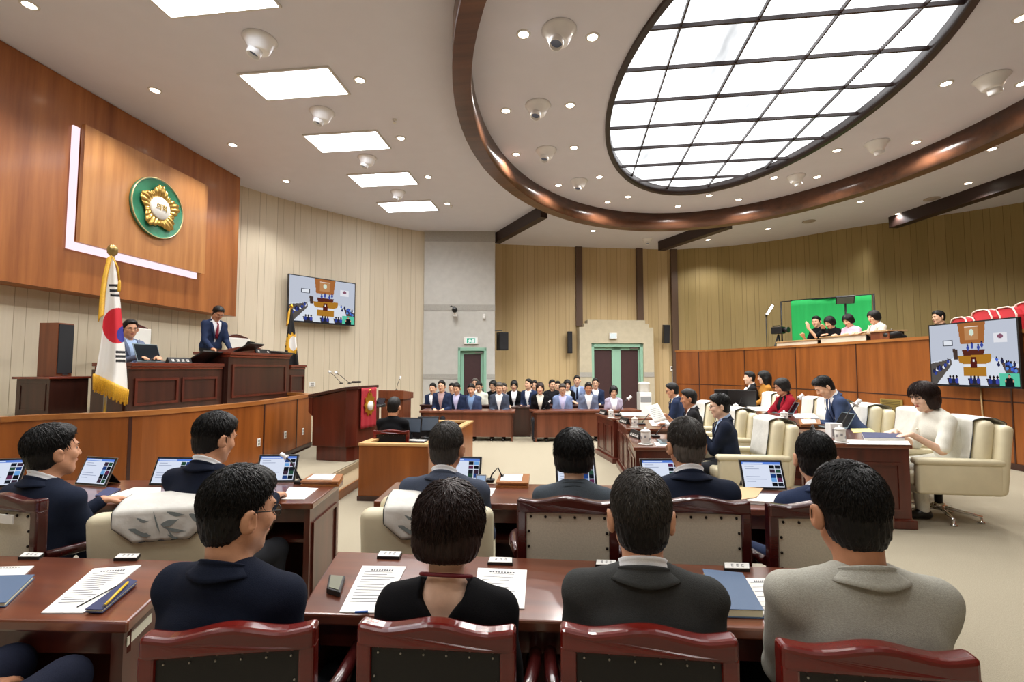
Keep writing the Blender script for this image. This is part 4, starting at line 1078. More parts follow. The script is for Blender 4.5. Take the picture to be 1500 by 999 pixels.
# outline of the hanging cloth in the plane square to the sight line, given folds of its own
vw = nrm(V3(fp_[0], fp_[1], 0)); rt_ = V3(vw[1], -vw[0], 0)
def fl_pt(px, py, dep): # point on the plane through the pole facing the room, moved dep towards the room
    d = ray(px, py); nn = vw; t_ = ((fp_ - EY) @ nn - dep) / (d @ nn); p = EY + t_ * d
    return V3(p[0] - fp_[0], p[1] - fp_[1], p[2] - ZD)
Lx = [(164, 375), (158, 400), (154, 430), (152, 460), (148, 500), (142, 535), (138, 552)]; Rx_ = [(166, 375), (171, 400), (175, 430), (179, 470), (184, 520), (186.5, 560), (187, 575)]
def prof(L_, v):
    x = v * (len(L_) - 1); i = min(int(x), len(L_) - 2); f = x - i
    return (L_[i][0] * (1 - f) + L_[i + 1][0] * f, L_[i][1] * (1 - f) + L_[i + 1][1] * f)
def cloth_pt(u, v):
    l, r = prof(Lx, v), prof(Rx_, v); dep = .03 + .05 * v * math.sin(u * 9 + 1.5 + v) + .06 * v * math.sin(u * PI)
    return fl_pt(l[0] * (1 - u) + r[0] * u, l[1] * (1 - u) + r[1] * u, dep)
def flag_col(u, v):
    l, r = prof(Lx, v), prof(Rx_, v); x = l[0] * (1 - u) + r[0] * u; y = l[1] * (1 - u) + r[1] * u
    dx, dy = (x - 172) / 22, (y - 477) / 26
    if dx * dx + dy * dy < 1:
        return 2 if (((x - 185) / 14) ** 2 + ((y - 490) / 13.5) ** 2 < 1) else 1
    for y0, x0, x1 in ((418, 159.5, 174), (425.5, 160.5, 175), (432.5, 161.5, 175.5), (515.5, 169.5, 183.5), (522, 169.5, 184), (528.5, 169.5, 184)):
        if abs(y - y0 - (x - x0) * .03) < 1.9 and x0 < x < x1: return 3
    if u < .04 and .48 < v < .6 and False: return 3
    return 0
mb = MB(); mb.grid(cloth_pt, 110, 260, mf=flag_col); mb.build('flag_cloth', [M_FLW, M_FLR, M_FLB, M_FLK], fl)
mb = MB()
for i in range(34):
    u = i / 33; p = cloth_pt(u, 1.0); L_ = .15 + .02 * math.sin(i * 1.7)
    mb.tube([p + V3(0, 0, .035), p + vw * -.006, p + V3(.004 * math.sin(i * 3), 0, -L_)], [.013, .014, .008], 5)
mb.build('gold_fringe', M_FRI, fl); mb = MB()
for i in range(40):
    v = i / 39 * .5; p = cloth_pt(0, v); mb.tube([p + vw * -.01, p - rt_ * .035 + V3(0, 0, -.035), p - rt_ * .045 + V3(0, 0, -.09)], [.012, .012, .006], 5)
mb.build('gold_fringe', M_FRI, fl)
mb = MB(); c0 = cloth_pt(.6, .02); mb.tube([c0 - vw * .05, c0 - vw * .06 + rt_ * .05 + V3(0, 0, -.12), c0 - vw * .05 + rt_ * .07 + V3(0, 0, -.28)], .009, 6); mb.lathe([(.008, -.26), (.014, -.29), (.016, -.38), (.012, -.40)], c=tuple(c0 - vw * .05 + rt_ * .07), n=10); mb.build('tassel_cord', M_FRI, fl)
# black flag
fq = PX(427, 449, -5.62); f2 = thing('council_flag', 'black flag with gold and white flower emblem at the far dais end', 'flag', (fq[0], fq[1], ZD)); H2 = fq[2] - ZD
mb = MB(); mb.tube([(0, 0, 0), (0, 0, H2)], .016, 8); mb.lathe([(.015, H2 - .03), (.04, H2), (.001, H2 + .06)], n=12); mb.build('pole', M_GOLD, f2)
mb = MB(); mb.lathe([(.15, 0), (.15, .015), (.03, .05)], n=20); mb.build('base', M_GOLD, f2)
vw2 = nrm(V3(fq[0], fq[1], 0)); 
def fl2(px, py, dep):
    d = ray(px, py); t_ = ((fq - EY) @ vw2 - dep) / (d @ vw2); p = EY + t_ * d; return V3(p[0] - fq[0], p[1] - fq[1], p[2] - ZD)
L2 = [(425.5, 452), (422, 475), (418, 505), (414, 545)]; R2 = [(428, 452), (431, 475), (434.5, 505), (439, 545)]
def c2pt(u, v):
    l, r = prof(L2, v), prof(R2, v); return fl2(l[0] * (1 - u) + r[0] * u, l[1] * (1 - u) + r[1] * u, .03 + .05 * v * math.sin(u * 8) + .05 * math.sin(u * PI))
def c2col(u, v):
    l, r = prof(L2, v), prof(R2, v); x = l[0] * (1 - u) + r[0] * u; y = l[1] * (1 - u) + r[1] * u
    dx, dy = (x - 428) / 11, (y - 503.5) / 16.5; a = math.atan2(dy, dx); rr = math.hypot(dx, dy)
    if math.hypot((x - 429.5) / 6.2, (y - 503) / 10.5) < 1: return 2
    if rr < .92 + .1 * math.cos(a * 12): return 1
    return 0
mb = MB(); mb.grid(c2pt, 70, 150, mf=c2col); mb.build('flag_cloth', [mat('black_flag_cloth', '111013', .75), M_FRI, M_FLW], f2)
mb = MB()
for i in range(14): p = c2pt(.05, i / 13 * .28); mb.tube([p, p - V3(vw2[1], -vw2[0], 0) * .04 + V3(0, 0, -.09)], [.02, .012], 5)
mb.build('gold_fringe', M_FRI, f2)
# ---------------------------------------------------------------- televisions
def chamber_picture(pip):
    W_, B_, O_, D_, L_ = 'C9CEDA', '39406E', 'A8662E', '3A2520', 'E6E9F2'
    s_ = [('r', 0, 0, 1, 1, 'C4CAD8'), ('p', [(.0, .62), (.35, .55), (.7, .55), (1, .66), (1, 1), (0, 1)], 'DDE3EE'),
          ('p', [(.36, 0), (.68, 0), (.655, .33), (.385, .33)], 'A86A3A'), ('r', .44, .06, .595, .27, 'BE8A5C'), ('r', .44, .055, .60, .07, 'F0E4DA'), ('e', .52, .16, .03, .05, 'D8E8D8'),
          ('r', .17, .26, .29, .36, '3A3C44'), ('r', .18, .275, .28, .345, 'E8ECF4'), ('r', .76, .19, .90, .33, 'E8E8EE'), ('e', .83, .24, .03, .035, '8A5A6E'), ('r', .80, .305, .88, .315, '44485A'),
          ('p', [(.285, .40), (.345, .42), (.345, .58), (.30, .58)], '4A3A34'), ('p', [(.40, .43), (.66, .43), (.645, .52), (.415, .52)], '5A2A22'),
          ('p', [(.345, .53), (.73, .5), (.72, .62), (.64, .67), (.45, .67), (.36, .63)], 'B07A2A'), ('r', .405, .70, .665, .84, 'B07A2A'), ('r', .42, .65, .65, .70, 'E8EAF0'), ('p', [(.50, .55), (.56, .55), (.57, .72), (.49, .72)], '55201C'), ('e', .53, .6, .012, .02, 'F2F2F2'),
          ('p', [(.0, .64), (.26, .57), (.27, .66), (.06, 1), (.0, 1)], '5C5652'), ('p', [(.82, .62), (1, .72), (1, .95), (.90, .90)], '5A4A44')]
    g = random.Random(3)
    for x, y in ((.47, .40), (.52, .37), (.59, .40), (.63, .36)): s_ += [('e', x, y, .014, .05, '3E4EA0'), ('e', x, y - .05, .008, .016, '30262A')]
    for i in range(14):
        x = .02 + g.random() * .23; y = .58 + (.25 - x) * .9 + g.random() * .05; s_ += [('e', x, y, .018, .03, g.choice(('3A4A9A', '2A2E50', 'F0F0F6'))), ('e', x, y - .035, .009, .014, '2A2426')]
    for i in range(18):
        x = .78 + g.random() * .2; y = .58 + (x - .78) * .45 + g.random() * .1; s_ += [('e', x, y, .016, .03, g.choice(('4A6AD0', '3A4A9A', '5A8AD8', '2A2E50'))), ('e', x, y - .035, .008, .013, '2A2426')]
    for x in (.28, .53, .74):
        s_ += [('p', [(x - .08, .88), (x + .06, .88), (x + .065, 1), (x - .06, 1)], '3A3230'), ('r', x - .05, .86, x + .06, .9, 'E6E2E2')]
        for k in range(3): s_ += [('e', x - .04 + k * .04, .92, .02, .05, ('2E3C8A', '24283E', '4048A0')[k]), ('e', x - .04 + k * .04, .86, .011, .022, '201A1C')]
    s_ += [('r', .0, .985, 1, 1, '20222A')]
    if pip: s_ += [('r', .80, .80, 1, .985, '5CC8A8'), ('p', [(.85, .985), (.86, .88), (.88, .86), (.92, .86), (.94, .88), (.95, .985)], '16181C'), ('e', .90, .835, .013, .025, '2A2020'), ('e', .90, .845, .011, .02, 'C8A08A'), ('e', .86, .91, .01, .02, 'C8A08A'), ('e', .94, .91, .01, .02, 'C8A08A')]
    return s_
def tv(label, A, B, z0, z1, nrm_, th=.06, zl=None):
    """A, B: floor-plan ends seen left to right from the room; nrm_ points into the room"""
    c = V3((A[0] + B[0]) / 2, (A[1] + B[1]) / 2, (z0 + z1) / 2); t = thing('wall_television', label, 'television', c)
    a, b = V3(A[0], A[1], 0) - c * V3(1, 1, 0), V3(B[0], B[1], 0) - c * V3(1, 1, 0); h = (z1 - z0) / 2; n = V3(nrm_[0], nrm_[1], 0)
    ax = nrm(b - a); mb = MB(); P = lambda q, z, o: tuple(q + n * o + V3(0, 0, z))
    mb.hexa([P(a, -h, 0), P(b, -h, 0), P(b, -h, -th), P(a, -h, -th), P(a, h, 0), P(b, h, 0), P(b, h, -th), P(a, h, -th)]); mb.build('housing', M_BLACK, t)
    k = .022; a2, b2 = a + ax * k, b - ax * k; mb = MB()
    ms = paint(mb, P(a2, h - k, .002), P(b2, h - k, .002), P(b2, -h + k, .002), P(a2, -h + k, .002), 150, 84, chamber_picture(True), .92)
    mb.build('screen', ms, t)
    mb = MB(); m_ = (a + b) / 2; mb.hexa([P(m_ - ax * .2, -.15, -th), P(m_ + ax * .2, -.15, -th), P(m_ + ax * .2, -.15, -th - .14), P(m_ - ax * .2, -.15, -th - .14), P(m_ - ax * .2, .15, -th), P(m_ + ax * .2, .15, -th), P(m_ + ax * .2, .15, -th - .14), P(m_ - ax * .2, .15, -th - .14)]); mb.build('wall_bracket', M_BLACK, t)
    return t
pa, n1 = on_poly(416, 436, LW, .2); pb, n2 = on_poly(515, 445, LW, .2); chord = nrm(pb - pa); nn = V3(chord[1], -chord[0], 0)
def zat(px, py, p):  # height at which a sight line passes over plan point p
    d = ray(px, py); t_ = (p[:2] @ d[:2]) / (d[:2] @ d[:2]); return EYE + t_ * d[2]
za, zb = zat(416, 401, pa), zat(415, 471, pa); zc, zd = zat(515, 414, pb), zat(514, 477, pb)
TVL = tv('large wall television above the black flag, showing the chamber', pa, pb, (zb + zd) / 2, (za + zc) / 2, nn)
pa, pb = PX(1362, 522, 6.5), PX(1494, 516, 6.78); ch = nrm(pb - pa); nn = V3(ch[1], -ch[0], 0); nn = nn if nn[0] < 0 else -nn
TVR = tv('large television on the gallery front, showing the chamber and an interpreter inset', pa, pb, 1.28, 2.38, nn)
# ---------------------------------------------------------------- public gallery
GW = spline([(3.5, 16.65), (4.7, 15.85), (5.55, 14.2), (6.05, 12.6), (6.4, 11.3), (6.7, 9.8), (6.97, 8.3), (7.25, 6.2), (7.4, 3.5)], 5) + [(7.5, -5.4)]
ZG = 2.2
gal = thing('gallery_parapet', 'curved orange wood gallery front running below the green screen', 'partition', (6.5, 10, 0))
fg = lambda p, z: (p[0] - 6.5, p[1] - 10, z)
ribbon(MB(), GW, .06, .1, ZG - .06, fg).build('panelling', W_ORANGE, gal)
GWc = [tuple(np.array(p) + nrm(np.array([-1, -.15])) * .03) for p in GW]
ribbon(MB(), GWc, .2, ZG - .06, ZG, fg).build('cap_rail', W_ORANGEX, gal)
ribbon(MB(), GWc, .05, 0, .1, fg).build('skirting', W_DARK, gal)
GWs = [tuple(np.array(p) + nrm(np.array([-1, -.15])) * .004) for p in GW]
ribbon(MB(), GWs, .02, 1.045, 1.07, fg).build('joint_line', W_DARK, gal)
for px in (1024, 1091, 1166, 1255, 1369, 1480):
    p, n = on_poly(px, 540, GW, .0)
    mb = MB(); mb.box((p[0] - 6.5, p[1] - 10, (ZG + .04) / 2), (.02, .022, ZG - .14), math.atan2(n[1], n[0])); mb.build('panel_seam', W_DARK, gal)
mb = MB(); poly = [fg((p[0] + .05, p[1] + .02), ZG - .75) for p in GW] + [fg((12.7, -5.4), ZG - .75), fg((12.7, 6), ZG - .75), fg((11, 12.9), ZG - .75), fg((8.2, 14.5), ZG - .75), fg((6.7, 15.6), ZG - .75)]
mb.prism(poly, (0, 0, .08)); mb.build('gallery_deck', M_CARPET, gal)
ZGF = ZG - .67
p, n = on_poly(985, 540, GW, .004); t = thing('wall_thermostat', 'white control plate with a cable at the far end of the gallery front', 'thermostat', p, math.atan2(n[1], n[0]) - PI / 2)
mb = MB(); mb.box((0, .01, 0), (.13, .02, .17)); mb.build('plate', M_WHITE, t, bevel=.004); mb = MB(); mb.box((0, .021, .02), (.07, .004, .05)); mb.build('display', M_DARK, t)
mb = MB(); mb.tube([(0, .008, -.08), (.01, .008, -.5), (0, .008, -1.0)], .008, 6); mb.build('cable', M_WHITE, t)
p, n = on_poly(1307, 597, GW, .006); t = thing('floor_grille', 'ochre ventilation grille low on the gallery front behind an armchair', 'grille', p, math.atan2(n[1], n[0]) - PI / 2)
M_OCH = mat('ochre_metal', 'A08A4A', .45, .3); mb = MB(); mb.bx(-.26, .26, 0, .02, -.17, .17); mb.build('frame', M_OCH, t)
mb = MB()
for k in range(9): mb.bx(-.22, .22, .02, .03, -.14 + k * .034, -.125 + k * .034)
mb.build('louvre', mat('ochre_dark', '6E5E30', .5), t)
mb = MB(); p, n = on_poly(1440, 600, GW, .02); mb.tube([(p[0], p[1], 1.28), (p[0] + .01, p[1], .7), (p[0] - .01, p[1] + .02, .02)], .012, 6); tag(mb.build('television_cable', mat('beige_cable', 'C8A878', .6)), 'beige cable hanging from the gallery television', 'cable')
# gallery desks
M_DTOP = mat('light_wood_desk_top', 'B4936A', .4)
def gdesk(label, pxa, pxb, z, front):
    A, B = on_poly(pxa, 505, GW, -.28)[0], on_poly(pxb, 500, GW, -.28)[0]; c = (A + B) / 2; an = math.atan2(B[1] - A[1], B[0] - A[0]); L = np.linalg.norm((B - A)[:2])
    t = thing('gallery_desk', label, 'desk', (c[0], c[1], ZGF), an)
    s_ = 1 if (rotz(an) @ V3(0, 1, 0))[0] > 0 else -1
    h = z - ZGF
    mb = MB(); mb.bx(-L / 2, L / 2, -.2 * 1, .25, h - .03, h); mb.build('desktop', M_DTOP, t, bevel=.004)
    mb = MB(); mb.bx(-L / 2 + .02, L / 2 - .02, -.17 * s_, -.15 * s_, h - .3, h - .03); mb.build('modesty_panel', front, t)
    for e in (-1, 1):
        mb = MB(); mb.bx(e * (L / 2 - .06) - .02, e * (L / 2 - .06) + .02, -.15, .2, 0, h - .03); mb.build('leg', M_DARK, t)
M_WHP = mat('cream_panel', 'D8D0BC', .5)
gdesk('pale gallery desk in front of the sign interpreters', 1133, 1192, 2.33, M_WHP)
gdesk('pale gallery desk before the woman in pink', 1196, 1262, 2.37, M_WHP)
gdesk('darker gallery desk end before the striped-shirt woman', 1268, 1296, 2.40, W_CAB)
# green screen, lamps, camera
def gpt(px, py, t_, off=.9):
    A = on_poly(px, py, GW)[0]; d = ray(px, py); return EY + d * max(t_, (A - EY) @ d / (d @ d) + off)
Pa, Pb = gpt(1158, 441, 13.6, 1.5), gpt(1277, 432, 12.4, 1.9)
gs = thing('green_screen', 'bright green cloth backdrop hung on a black frame behind the gallery desk', 'backdrop', (Pa[0], Pa[1], ZGF))
M_GS = mat('chroma_green', '1FB45A', .8, noise=.06, nscale=12, stretch=(1, 1, .1))
dG = (Pb - Pa) * V3(1, 1, 0); up_a, up_b = Pa[2] - ZGF, Pb[2] - ZGF; nG = nrm(V3(dG[1], -dG[0], 0))
mb = MB(); mb.grid(lambda u, v: dG * u + V3(0, 0, (up_a * (1 - u) + up_b * u) * (1 - v * .97)) + nG * (.03 * math.sin(u * 34 + 2 * v) * (.25 + v) + .02 * math.sin(u * 9)) + dG * .04 * v * (.5 - u), 70, 12); mb.build('cloth', M_GS, gs, solid=.006)
mb = MB(); Pl = gpt(1144, 442, 13.7, 1.5) - V3(Pa[0], Pa[1], ZGF); mb.tube([V3(Pl[0], Pl[1], 0), Pl], .022, 8); mb.tube([Pl, V3(0, 0, up_a)], .015, 8); mb.tube([V3(0, 0, up_a + .01), dG + V3(0, 0, up_b + .01)], .02, 8); mb.tube([dG * 1.02, dG * 1.02 + V3(0, 0, up_b + .03)], .025, 8)
for b0 in (V3(Pl[0], Pl[1], 0), dG * 1.02):
    for k in range(3): mb.tube([b0 + V3(0, 0, .35), b0 + V3(.35 * math.cos(k * 2.1), .35 * math.sin(k * 2.1), .02)], .015, 6)
mb.build('stand', M_BLACK, gs)
c = gpt(1238, 439, 12.0, 1.0); t = thing('panel_floodlight', 'black square studio light panel on a pole before the green screen', 'studio light', (c[0], c[1], ZGF)); h = c[2] - ZGF
Mx = Matrix.Rotation(R(-25), 3, 'Z') @ Matrix.Rotation(R(58), 3, 'X')
mb = MB(); mb.box((0, 0, h), (.40, .05, .30), M=Mx); mb.build('lamp_housing', M_BLACK, t, bevel=.01)
mb = MB(); o = Vector((0, 0, h)) + Mx @ Vector((0, -.027, 0)); mb.box(tuple(o), (.35, .006, .25), M=Mx); o = Vector((0, 0, h)) + Mx @ Vector((0, .027, 0)); mb.box(tuple(o), (.3, .006, .2), M=Mx); mb.build('diffuser', mat('grey_diffuser', '7E8280', .4), t)
mb = MB(); mb.tube([(0, 0, 0), (0, 0, h - .1)], .022, 8)
for k in range(3): mb.tube([(0, 0, .4), (.4 * math.cos(k * 2.1), .4 * math.sin(k * 2.1), .02)], .016, 6)
mb.build('stand', M_BLACK, t)
c = gpt(1122, 463, 13.0, .45); t = thing('wand_light', 'slim glowing tube light on a thin black stand at the gallery end', 'studio light', (c[0], c[1], ZGF)); h = c[2] - ZGF
mb = MB(); mb.tube([(0, 0, 0), (0, 0, h)], .014, 8)
for k in range(3): mb.tube([(0, 0, .3), (.25 * math.cos(k * 2.1), .25 * math.sin(k * 2.1), .02)], .012, 6)
mb.build('stand', M_BLACK, t)
v_ = PT(1132, 447, c @ ray(1122, 463) / (ray(1122, 463) @ ray(1122, 463)) if False else np.linalg.norm((c - EY)) / np.linalg.norm(ray(1122, 463))) - c; mb = MB(); mb.tube([V3(0, 0, h), V3(0, 0, h) + v_], .034, 10); mb.build('tube_housing', M_BLACK, t)
mb = MB(); fwd = nrm(-c * V3(1, 1, 0)); mb.tube([V3(0, 0, h) + v_ * .12 + fwd * .015, V3(0, 0, h) + v_ * .98 + fwd * .015], .03, 10); mb.build('glowing_tube', emis('cool_tube', 'F4F6FF', 2.5), t)
c = gpt(1140, 484, 12.9, .55); t = thing('video_camera', 'small black video camera on a tripod at the gallery end', 'camera', (c[0], c[1], ZGF), R(35)); h = c[2] - ZGF
mb = MB(); mb.box((0, 0, h), (.2, .32, .2)); mb.build('body', M_BLACK, t, bevel=.02); Ml = Matrix.Rotation(R(90), 3, 'X')
mb = MB(); mb.lathe([(.07, 0), (.07, .1), (.085, .16), (.06, .16)], c=(0, -.14, h), n=16, M=Ml); mb.build('lens', M_BLACK, t)
mb = MB(); mb.box((.0, .05, h + .13), (.04, .2, .03)); mb.build('handle', M_BLACK, t)
mb = MB()
for k in range(3): a = k * 2.1; mb.tube([(0, 0, h - .12), (.3 * math.cos(a), .3 * math.sin(a), .02)], [.025, .016], 6)
mb.build('tripod', M_BLACK, t)
c = gpt(1308, 492, 9, .3); t = thing('camera_bag', 'black bag slumped on the gallery desk end', 'bag', (c[0], c[1], c[2] - .06))
g = SDF(); g.ell((0, 0, .08), (.18, .12, .1)); g.ell((.1, 0, .04), (.16, .1, .06)); v, q = g.mesh(.015); np_obj('body', v, q, M_BLKCLOTH, t); mb = MB(); mb.tube([(-.12, 0, .14), (-.02, 0, .2), (.1, 0, .12)], .012, 6); mb.build('strap', M_BLACK, t)
# red gallery seats
M_RED = mat('red_seat_cloth', 'C03038', .75, bump=.1, bscale=200); M_PIPE = mat('cream_piping', 'E6D4C4', .5)
proto = None
for i, (px, py, lb) in enumerate(((1366, 481, 'red gallery seat beside the seated onlooker, first of the row'), (1397, 471, 'red gallery seat, second from the onlooker'), (1428, 468, 'red gallery seat, third from the onlooker'), (1459, 461, 'red gallery seat above the television corner'), (1496, 458, 'red gallery seat at the picture edge, past the television'))):
    A, n = on_poly(px, py + 25, GW, -.62); z = zat(px, py, A); c = (A[0], A[1], z - .77)
    if proto is None:
        proto = t = thing('auditorium_chair', lb, 'seat', c, R(80), 'red seats on the public gallery')
        sh = [(-.27, .45), (.27, .45), (.27, .8), (.2, .92), (.1, .95), (-.1, .95), (-.2, .92), (-.27, .8)]
        mb = MB(); mb.prism([(x, -.05, z_) for x, z_ in sh], (0, .1, 0)); mb.build('backrest', M_RED, t, bevel=.02, seg=3)
        mb = MB(); mb.tube([(x, .06, z_) for x, z_ in sh[1:] + sh[:1]], .014, 6); mb.tube([(x, -.06, z_) for x, z_ in sh[1:] + sh[:1]], .014, 6); mb.build('piping', M_PIPE, t)
        mb = MB(); mb.bx(-.25, .25, -.5, -.05, .38, .48); mb.build('seat_cushion', M_RED, t, bevel=.03, seg=3)
        mb = MB(); mb.bx(-.22, .22, -.3, .05, 0, .38); mb.build('pedestal', M_BLACK, t)
    else: t = dup(proto, c, R(80 + i * 2), lb)
# far-wall fittings
def wspeaker(label, px, py, w, d, h, rz, pts, off, arm=True, tilt=0):
    p, n = on_poly(px, py, pts, off); t = thing('wall_speaker', label, 'loudspeaker', p, math.atan2(n[1], n[0]) - PI / 2 + rz); Mx = Matrix.Rotation(R(tilt), 3, 'X')
    mb = MB(); mb.box((0, 0, 0), (w, d, h), M=Mx); mb.build('cabinet_box', M_BLACK, t, bevel=.01)
    mb = MB(); o = Mx @ Vector((0, d / 2 + .004, 0)); mb.box(tuple(o), (w * .9, .008, h * .92), M=Mx); mb.build('grille', M_BLACKM, t)
    mb = MB(); mb.tube([(0, -d / 2, .05), (0, -off + .0, .05)], .02, 8); mb.build('bracket', M_BLACK, t)
FW = [(-2.2, 15.3), (.22, 15.95), (3.57, 16.73)]
wspeaker('slim black wall speaker beside the stone portal, pier side', 832, 502, .16, .16, .72, R(0), FW, .2)
wspeaker('tilted black wall speaker between portal and gallery front', 971, 490, .2, .2, .62, R(-8), FW, .25, tilt=-8)
t = thing('wall_speaker', 'black speaker on an arm at the side of the stone pier', 'loudspeaker', PY(736, 500, 14.3), R(-150)); mb = MB(); mb.box((0, 0, 0), (.3, .26, .55)); mb.build('cabinet_box', M_BLACK, t, bevel=.01)
mb = MB(); mb.box((0, .134, 0), (.26, .008, .5)); mb.build('grille', M_BLACKM, t)
mb = MB(); mb.tube([(0, 0, .28), (0, -.05, .33), (.25, -.15, .33)], .015, 6); mb.tube([(.22, -.15, .36), (.22, -.15, -.9)], .02, 6); mb.build('bracket', M_STEEL, t)
def exit_sign(label, c, rz, w, h, col):
    t = thing('exit_sign', label, 'exit sign', c, rz)
    mb = MB(); mb.box((0, 0, 0), (w, .06, h)); mb.build('casing', M_WHITE, t, bevel=.006)
    k = w * .38; mb = MB(); sh = [('r', 0, 0, 1, 1, 'F2FBF6')]
    if col:
        sh += [('r', .12, .08, .88, .92, '38B48C'), ('r', .62, .2, .84, .85, 'F2FBF6'), ('e', .40, .25, .07, .09, 'F2FBF6'), ('p', [(.3, .36), (.46, .34), (.5, .6), (.62, .8), (.56, .86), (.42, .66), (.34, .84), (.22, .84), (.32, .62)], 'F2FBF6'), ('p', [(.2, .44), (.34, .36), (.36, .42), (.24, .52)], 'F2FBF6'), ('p', [(.46, .36), (.6, .46), (.56, .52), (.44, .44)], 'F2FBF6')]
    ms = paint(mb, (k, .0315, h * .42), (-k, .0315, h * .42), (-k, .0315, -h * .42), (k, .0315, -h * .42), 60, 40, sh, 1.0)
    mb.build('lit_face', ms, t); return t
def pier_px(px, py, d=0.0):
    d_ = ray(px, py); q = V3(PA_[0], PA_[1], 0); t_ = (q @ nP - d * 1.0) / (d_ @ nP); return EY + t_ * d_
pr_ = math.atan2(dP[1], dP[0]) + PI
exit_sign('lit exit sign with green running figure above the pier door', pier_px(690, 499, .04), pr_, .42, .2, True)
pq = pO + pn * .40; d_ = ray(898, 492); t_ = ((pq - EY) @ pn) / (d_ @ pn); exit_sign('small white lit exit lamp on the stone portal above the double door', EY + t_ * d_, math.atan2(pd[1], pd[0]) + PI, .26, .19, False)
c = pier_px(666, 455, .24); t = thing('security_camera', 'black swivel camera on a white bracket on the stone pier', 'camera', c, pr_)
mb = MB(); mb.box((0, -.1, -.12), (.1, .14, .1)); mb.tube([(0, -.05, -.1), (0, .0, -.03)], .03, 8); mb.build('bracket', M_WHITE, t, bevel=.01)
mb = MB(); mb.ball((0, .02, .02), .085, 16); mb.lathe([(.05, 0), (.05, .1), (.04, .1)], c=(0, .06, .04), n=14, M=Matrix.Rotation(R(-75), 3, 'X')); mb.build('camera_head', M_BLACK, t)
mb = MB(); mb.tube([(.02, 0, .08), (.1, 0, .14), (.14, -.06, .12)], .014, 6); mb.build('cable', M_BLACK, t)
c = pier_px(709, 464, .03); t = thing('motion_sensor', 'small white sensor box on the stone pier right of the camera', 'sensor', c, pr_); mb = MB(); mb.box((0, -.01, 0), (.08, .07, .17)); mb.build('housing', M_WHITE, t, bevel=.015); mb = MB(); mb.ball((0, .03, -.03), (.03, .02, .04), 10); mb.build('lens', mat('milky_lens', 'F2F2F0', .3), t)
# water dispenser
c = PZ(951, 648, 0); t = thing('water_dispenser', 'white water dispenser beside the double door', 'water dispenser', (c[0] + .45, c[1] + 3.6, 0), R(8))
mb = MB(); mb.bx(-.17, .17, -.17, .17, 0, .9); mb.build('body', M_WHITEG, t, bevel=.02); mb = MB(); mb.bx(-.15, .15, -.18, -.1, .62, .78); mb.build('tap_recess', mat('grey_recess', '8A8C8E', .5), t)
mb = MB(); mb.lathe([(.14, .9), (.16, .94), (.16, 1.12), (.17, 1.13), (.17, 1.17), (.05, 1.2)], n=20); mb.build('top_tank', M_WHITE, t)
# ---------------------------------------------------------------- lectern with crimson banner
K1, K2, K3 = PZ(463, 674, ZP), PZ(512, 677, ZP), PZ(528, 664, ZP)
ux = nrm((K2 - K1) * V3(1, 1, 0)); uy = nrm((K3 - K2) * V3(1, 1, 0)); an = math.atan2(ux[1], ux[0])
Lx_, Ly_ = np.linalg.norm(K2 - K1), np.linalg.norm(K3 - K2)
lec = thing('lectern', 'large mahogany lectern with crimson emblem banner on the carpeted step', 'lectern', (K2[0], K2[1], ZP), an)
# local: +x to the audience, y along the front; origin at the near front corner
zl = lambda px, py, x: None
mb = MB(); q = [(-Lx_, 0), (-.06, 0), (0, .12), (0, Ly_ - .12), (-.06, Ly_), (-Lx_, Ly_)]; mb.quadprism(q, 0, .22); mb.build('base', W_MAH, lec, bevel=.006)
mb = MB(); q2 = [(-Lx_ - .05, -.04), (-.05, -.04), (.04, .1), (.04, Ly_ - .1), (-.05, Ly_ + .04), (-Lx_ - .05, Ly_ + .04)]
Hs, Hf = .95, 1.08
def htop(x): return Hs + (Hf - Hs) * min(1, max(0, (x + Lx_ + .05) / (Lx_ + .05)))
n_ = len(q2); mb.add([(x, y, .22) for x, y in q2] + [(x, y, htop(x)) for x, y in q2], [tuple(range(n_))[::-1], tuple(range(n_, 2 * n_))] + [(i, (i + 1) % n_, n_ + (i + 1) % n_, n_ + i) for i in range(n_)]); mb.build('body', W_MAH, lec, bevel=.006)
mb = MB(); q3 = [(-Lx_ - .12, -.07), (-.04, -.07), (.07, .08), (.07, Ly_ - .08), (-.04, Ly_ + .07), (-Lx_ - .12, Ly_ + .07)]
mb.add([(x, y, htop(x)) for x, y in q3] + [(x, y, htop(x) + .045) for x, y in q3], [tuple(range(n_))[::-1], tuple(range(n_, 2 * n_))] + [(i, (i + 1) % n_, n_ + (i + 1) % n_, n_ + i) for i in range(n_)]); mb.build('sloped_top', W_DARK, lec, bevel=.006)
mb = MB(); mb.prism([(-Lx_ - .12, -.05, Hs - .22), (-Lx_ - .05, -.05, Hs - .28), (-Lx_ - .05, -.05, Hs), (-Lx_ - .12, -.05, Hs)], (0, Ly_ + .1, 0)); mb.build('speaker_ledge', W_MAH, lec)
bn = thing('lectern_banner', 'crimson cloth banner with gold emblem on the lectern front', 'banner', (K2[0], K2[1], ZP), an)
y0_, y1_ = .16, Ly_ - .16
mb = MB(); mb.grid(lambda u, v: (.075 + .006 * math.sin(u * 20), y0_ + (y1_ - y0_) * u, 1.09 - v * .62), 24, 12); mb.build('cloth', M_BANNER, bn, solid=.006)
ym, zm = (y0_ + y1_) / 2, .82
mb = MB(); ol = []
for k in range(40):
    a_ = 2 * PI * k / 40; r = .15 + .022 * math.cos(a_ * 10); ol.append((.088, ym + r * .9 * math.cos(a_), zm + r * (1.15 if math.sin(a_) > 0 else 1.0) * math.sin(a_)))
mb.prism(ol, (.01, 0, 0)); eb = mb.build('gold_emblem', M_GOLD, bn)
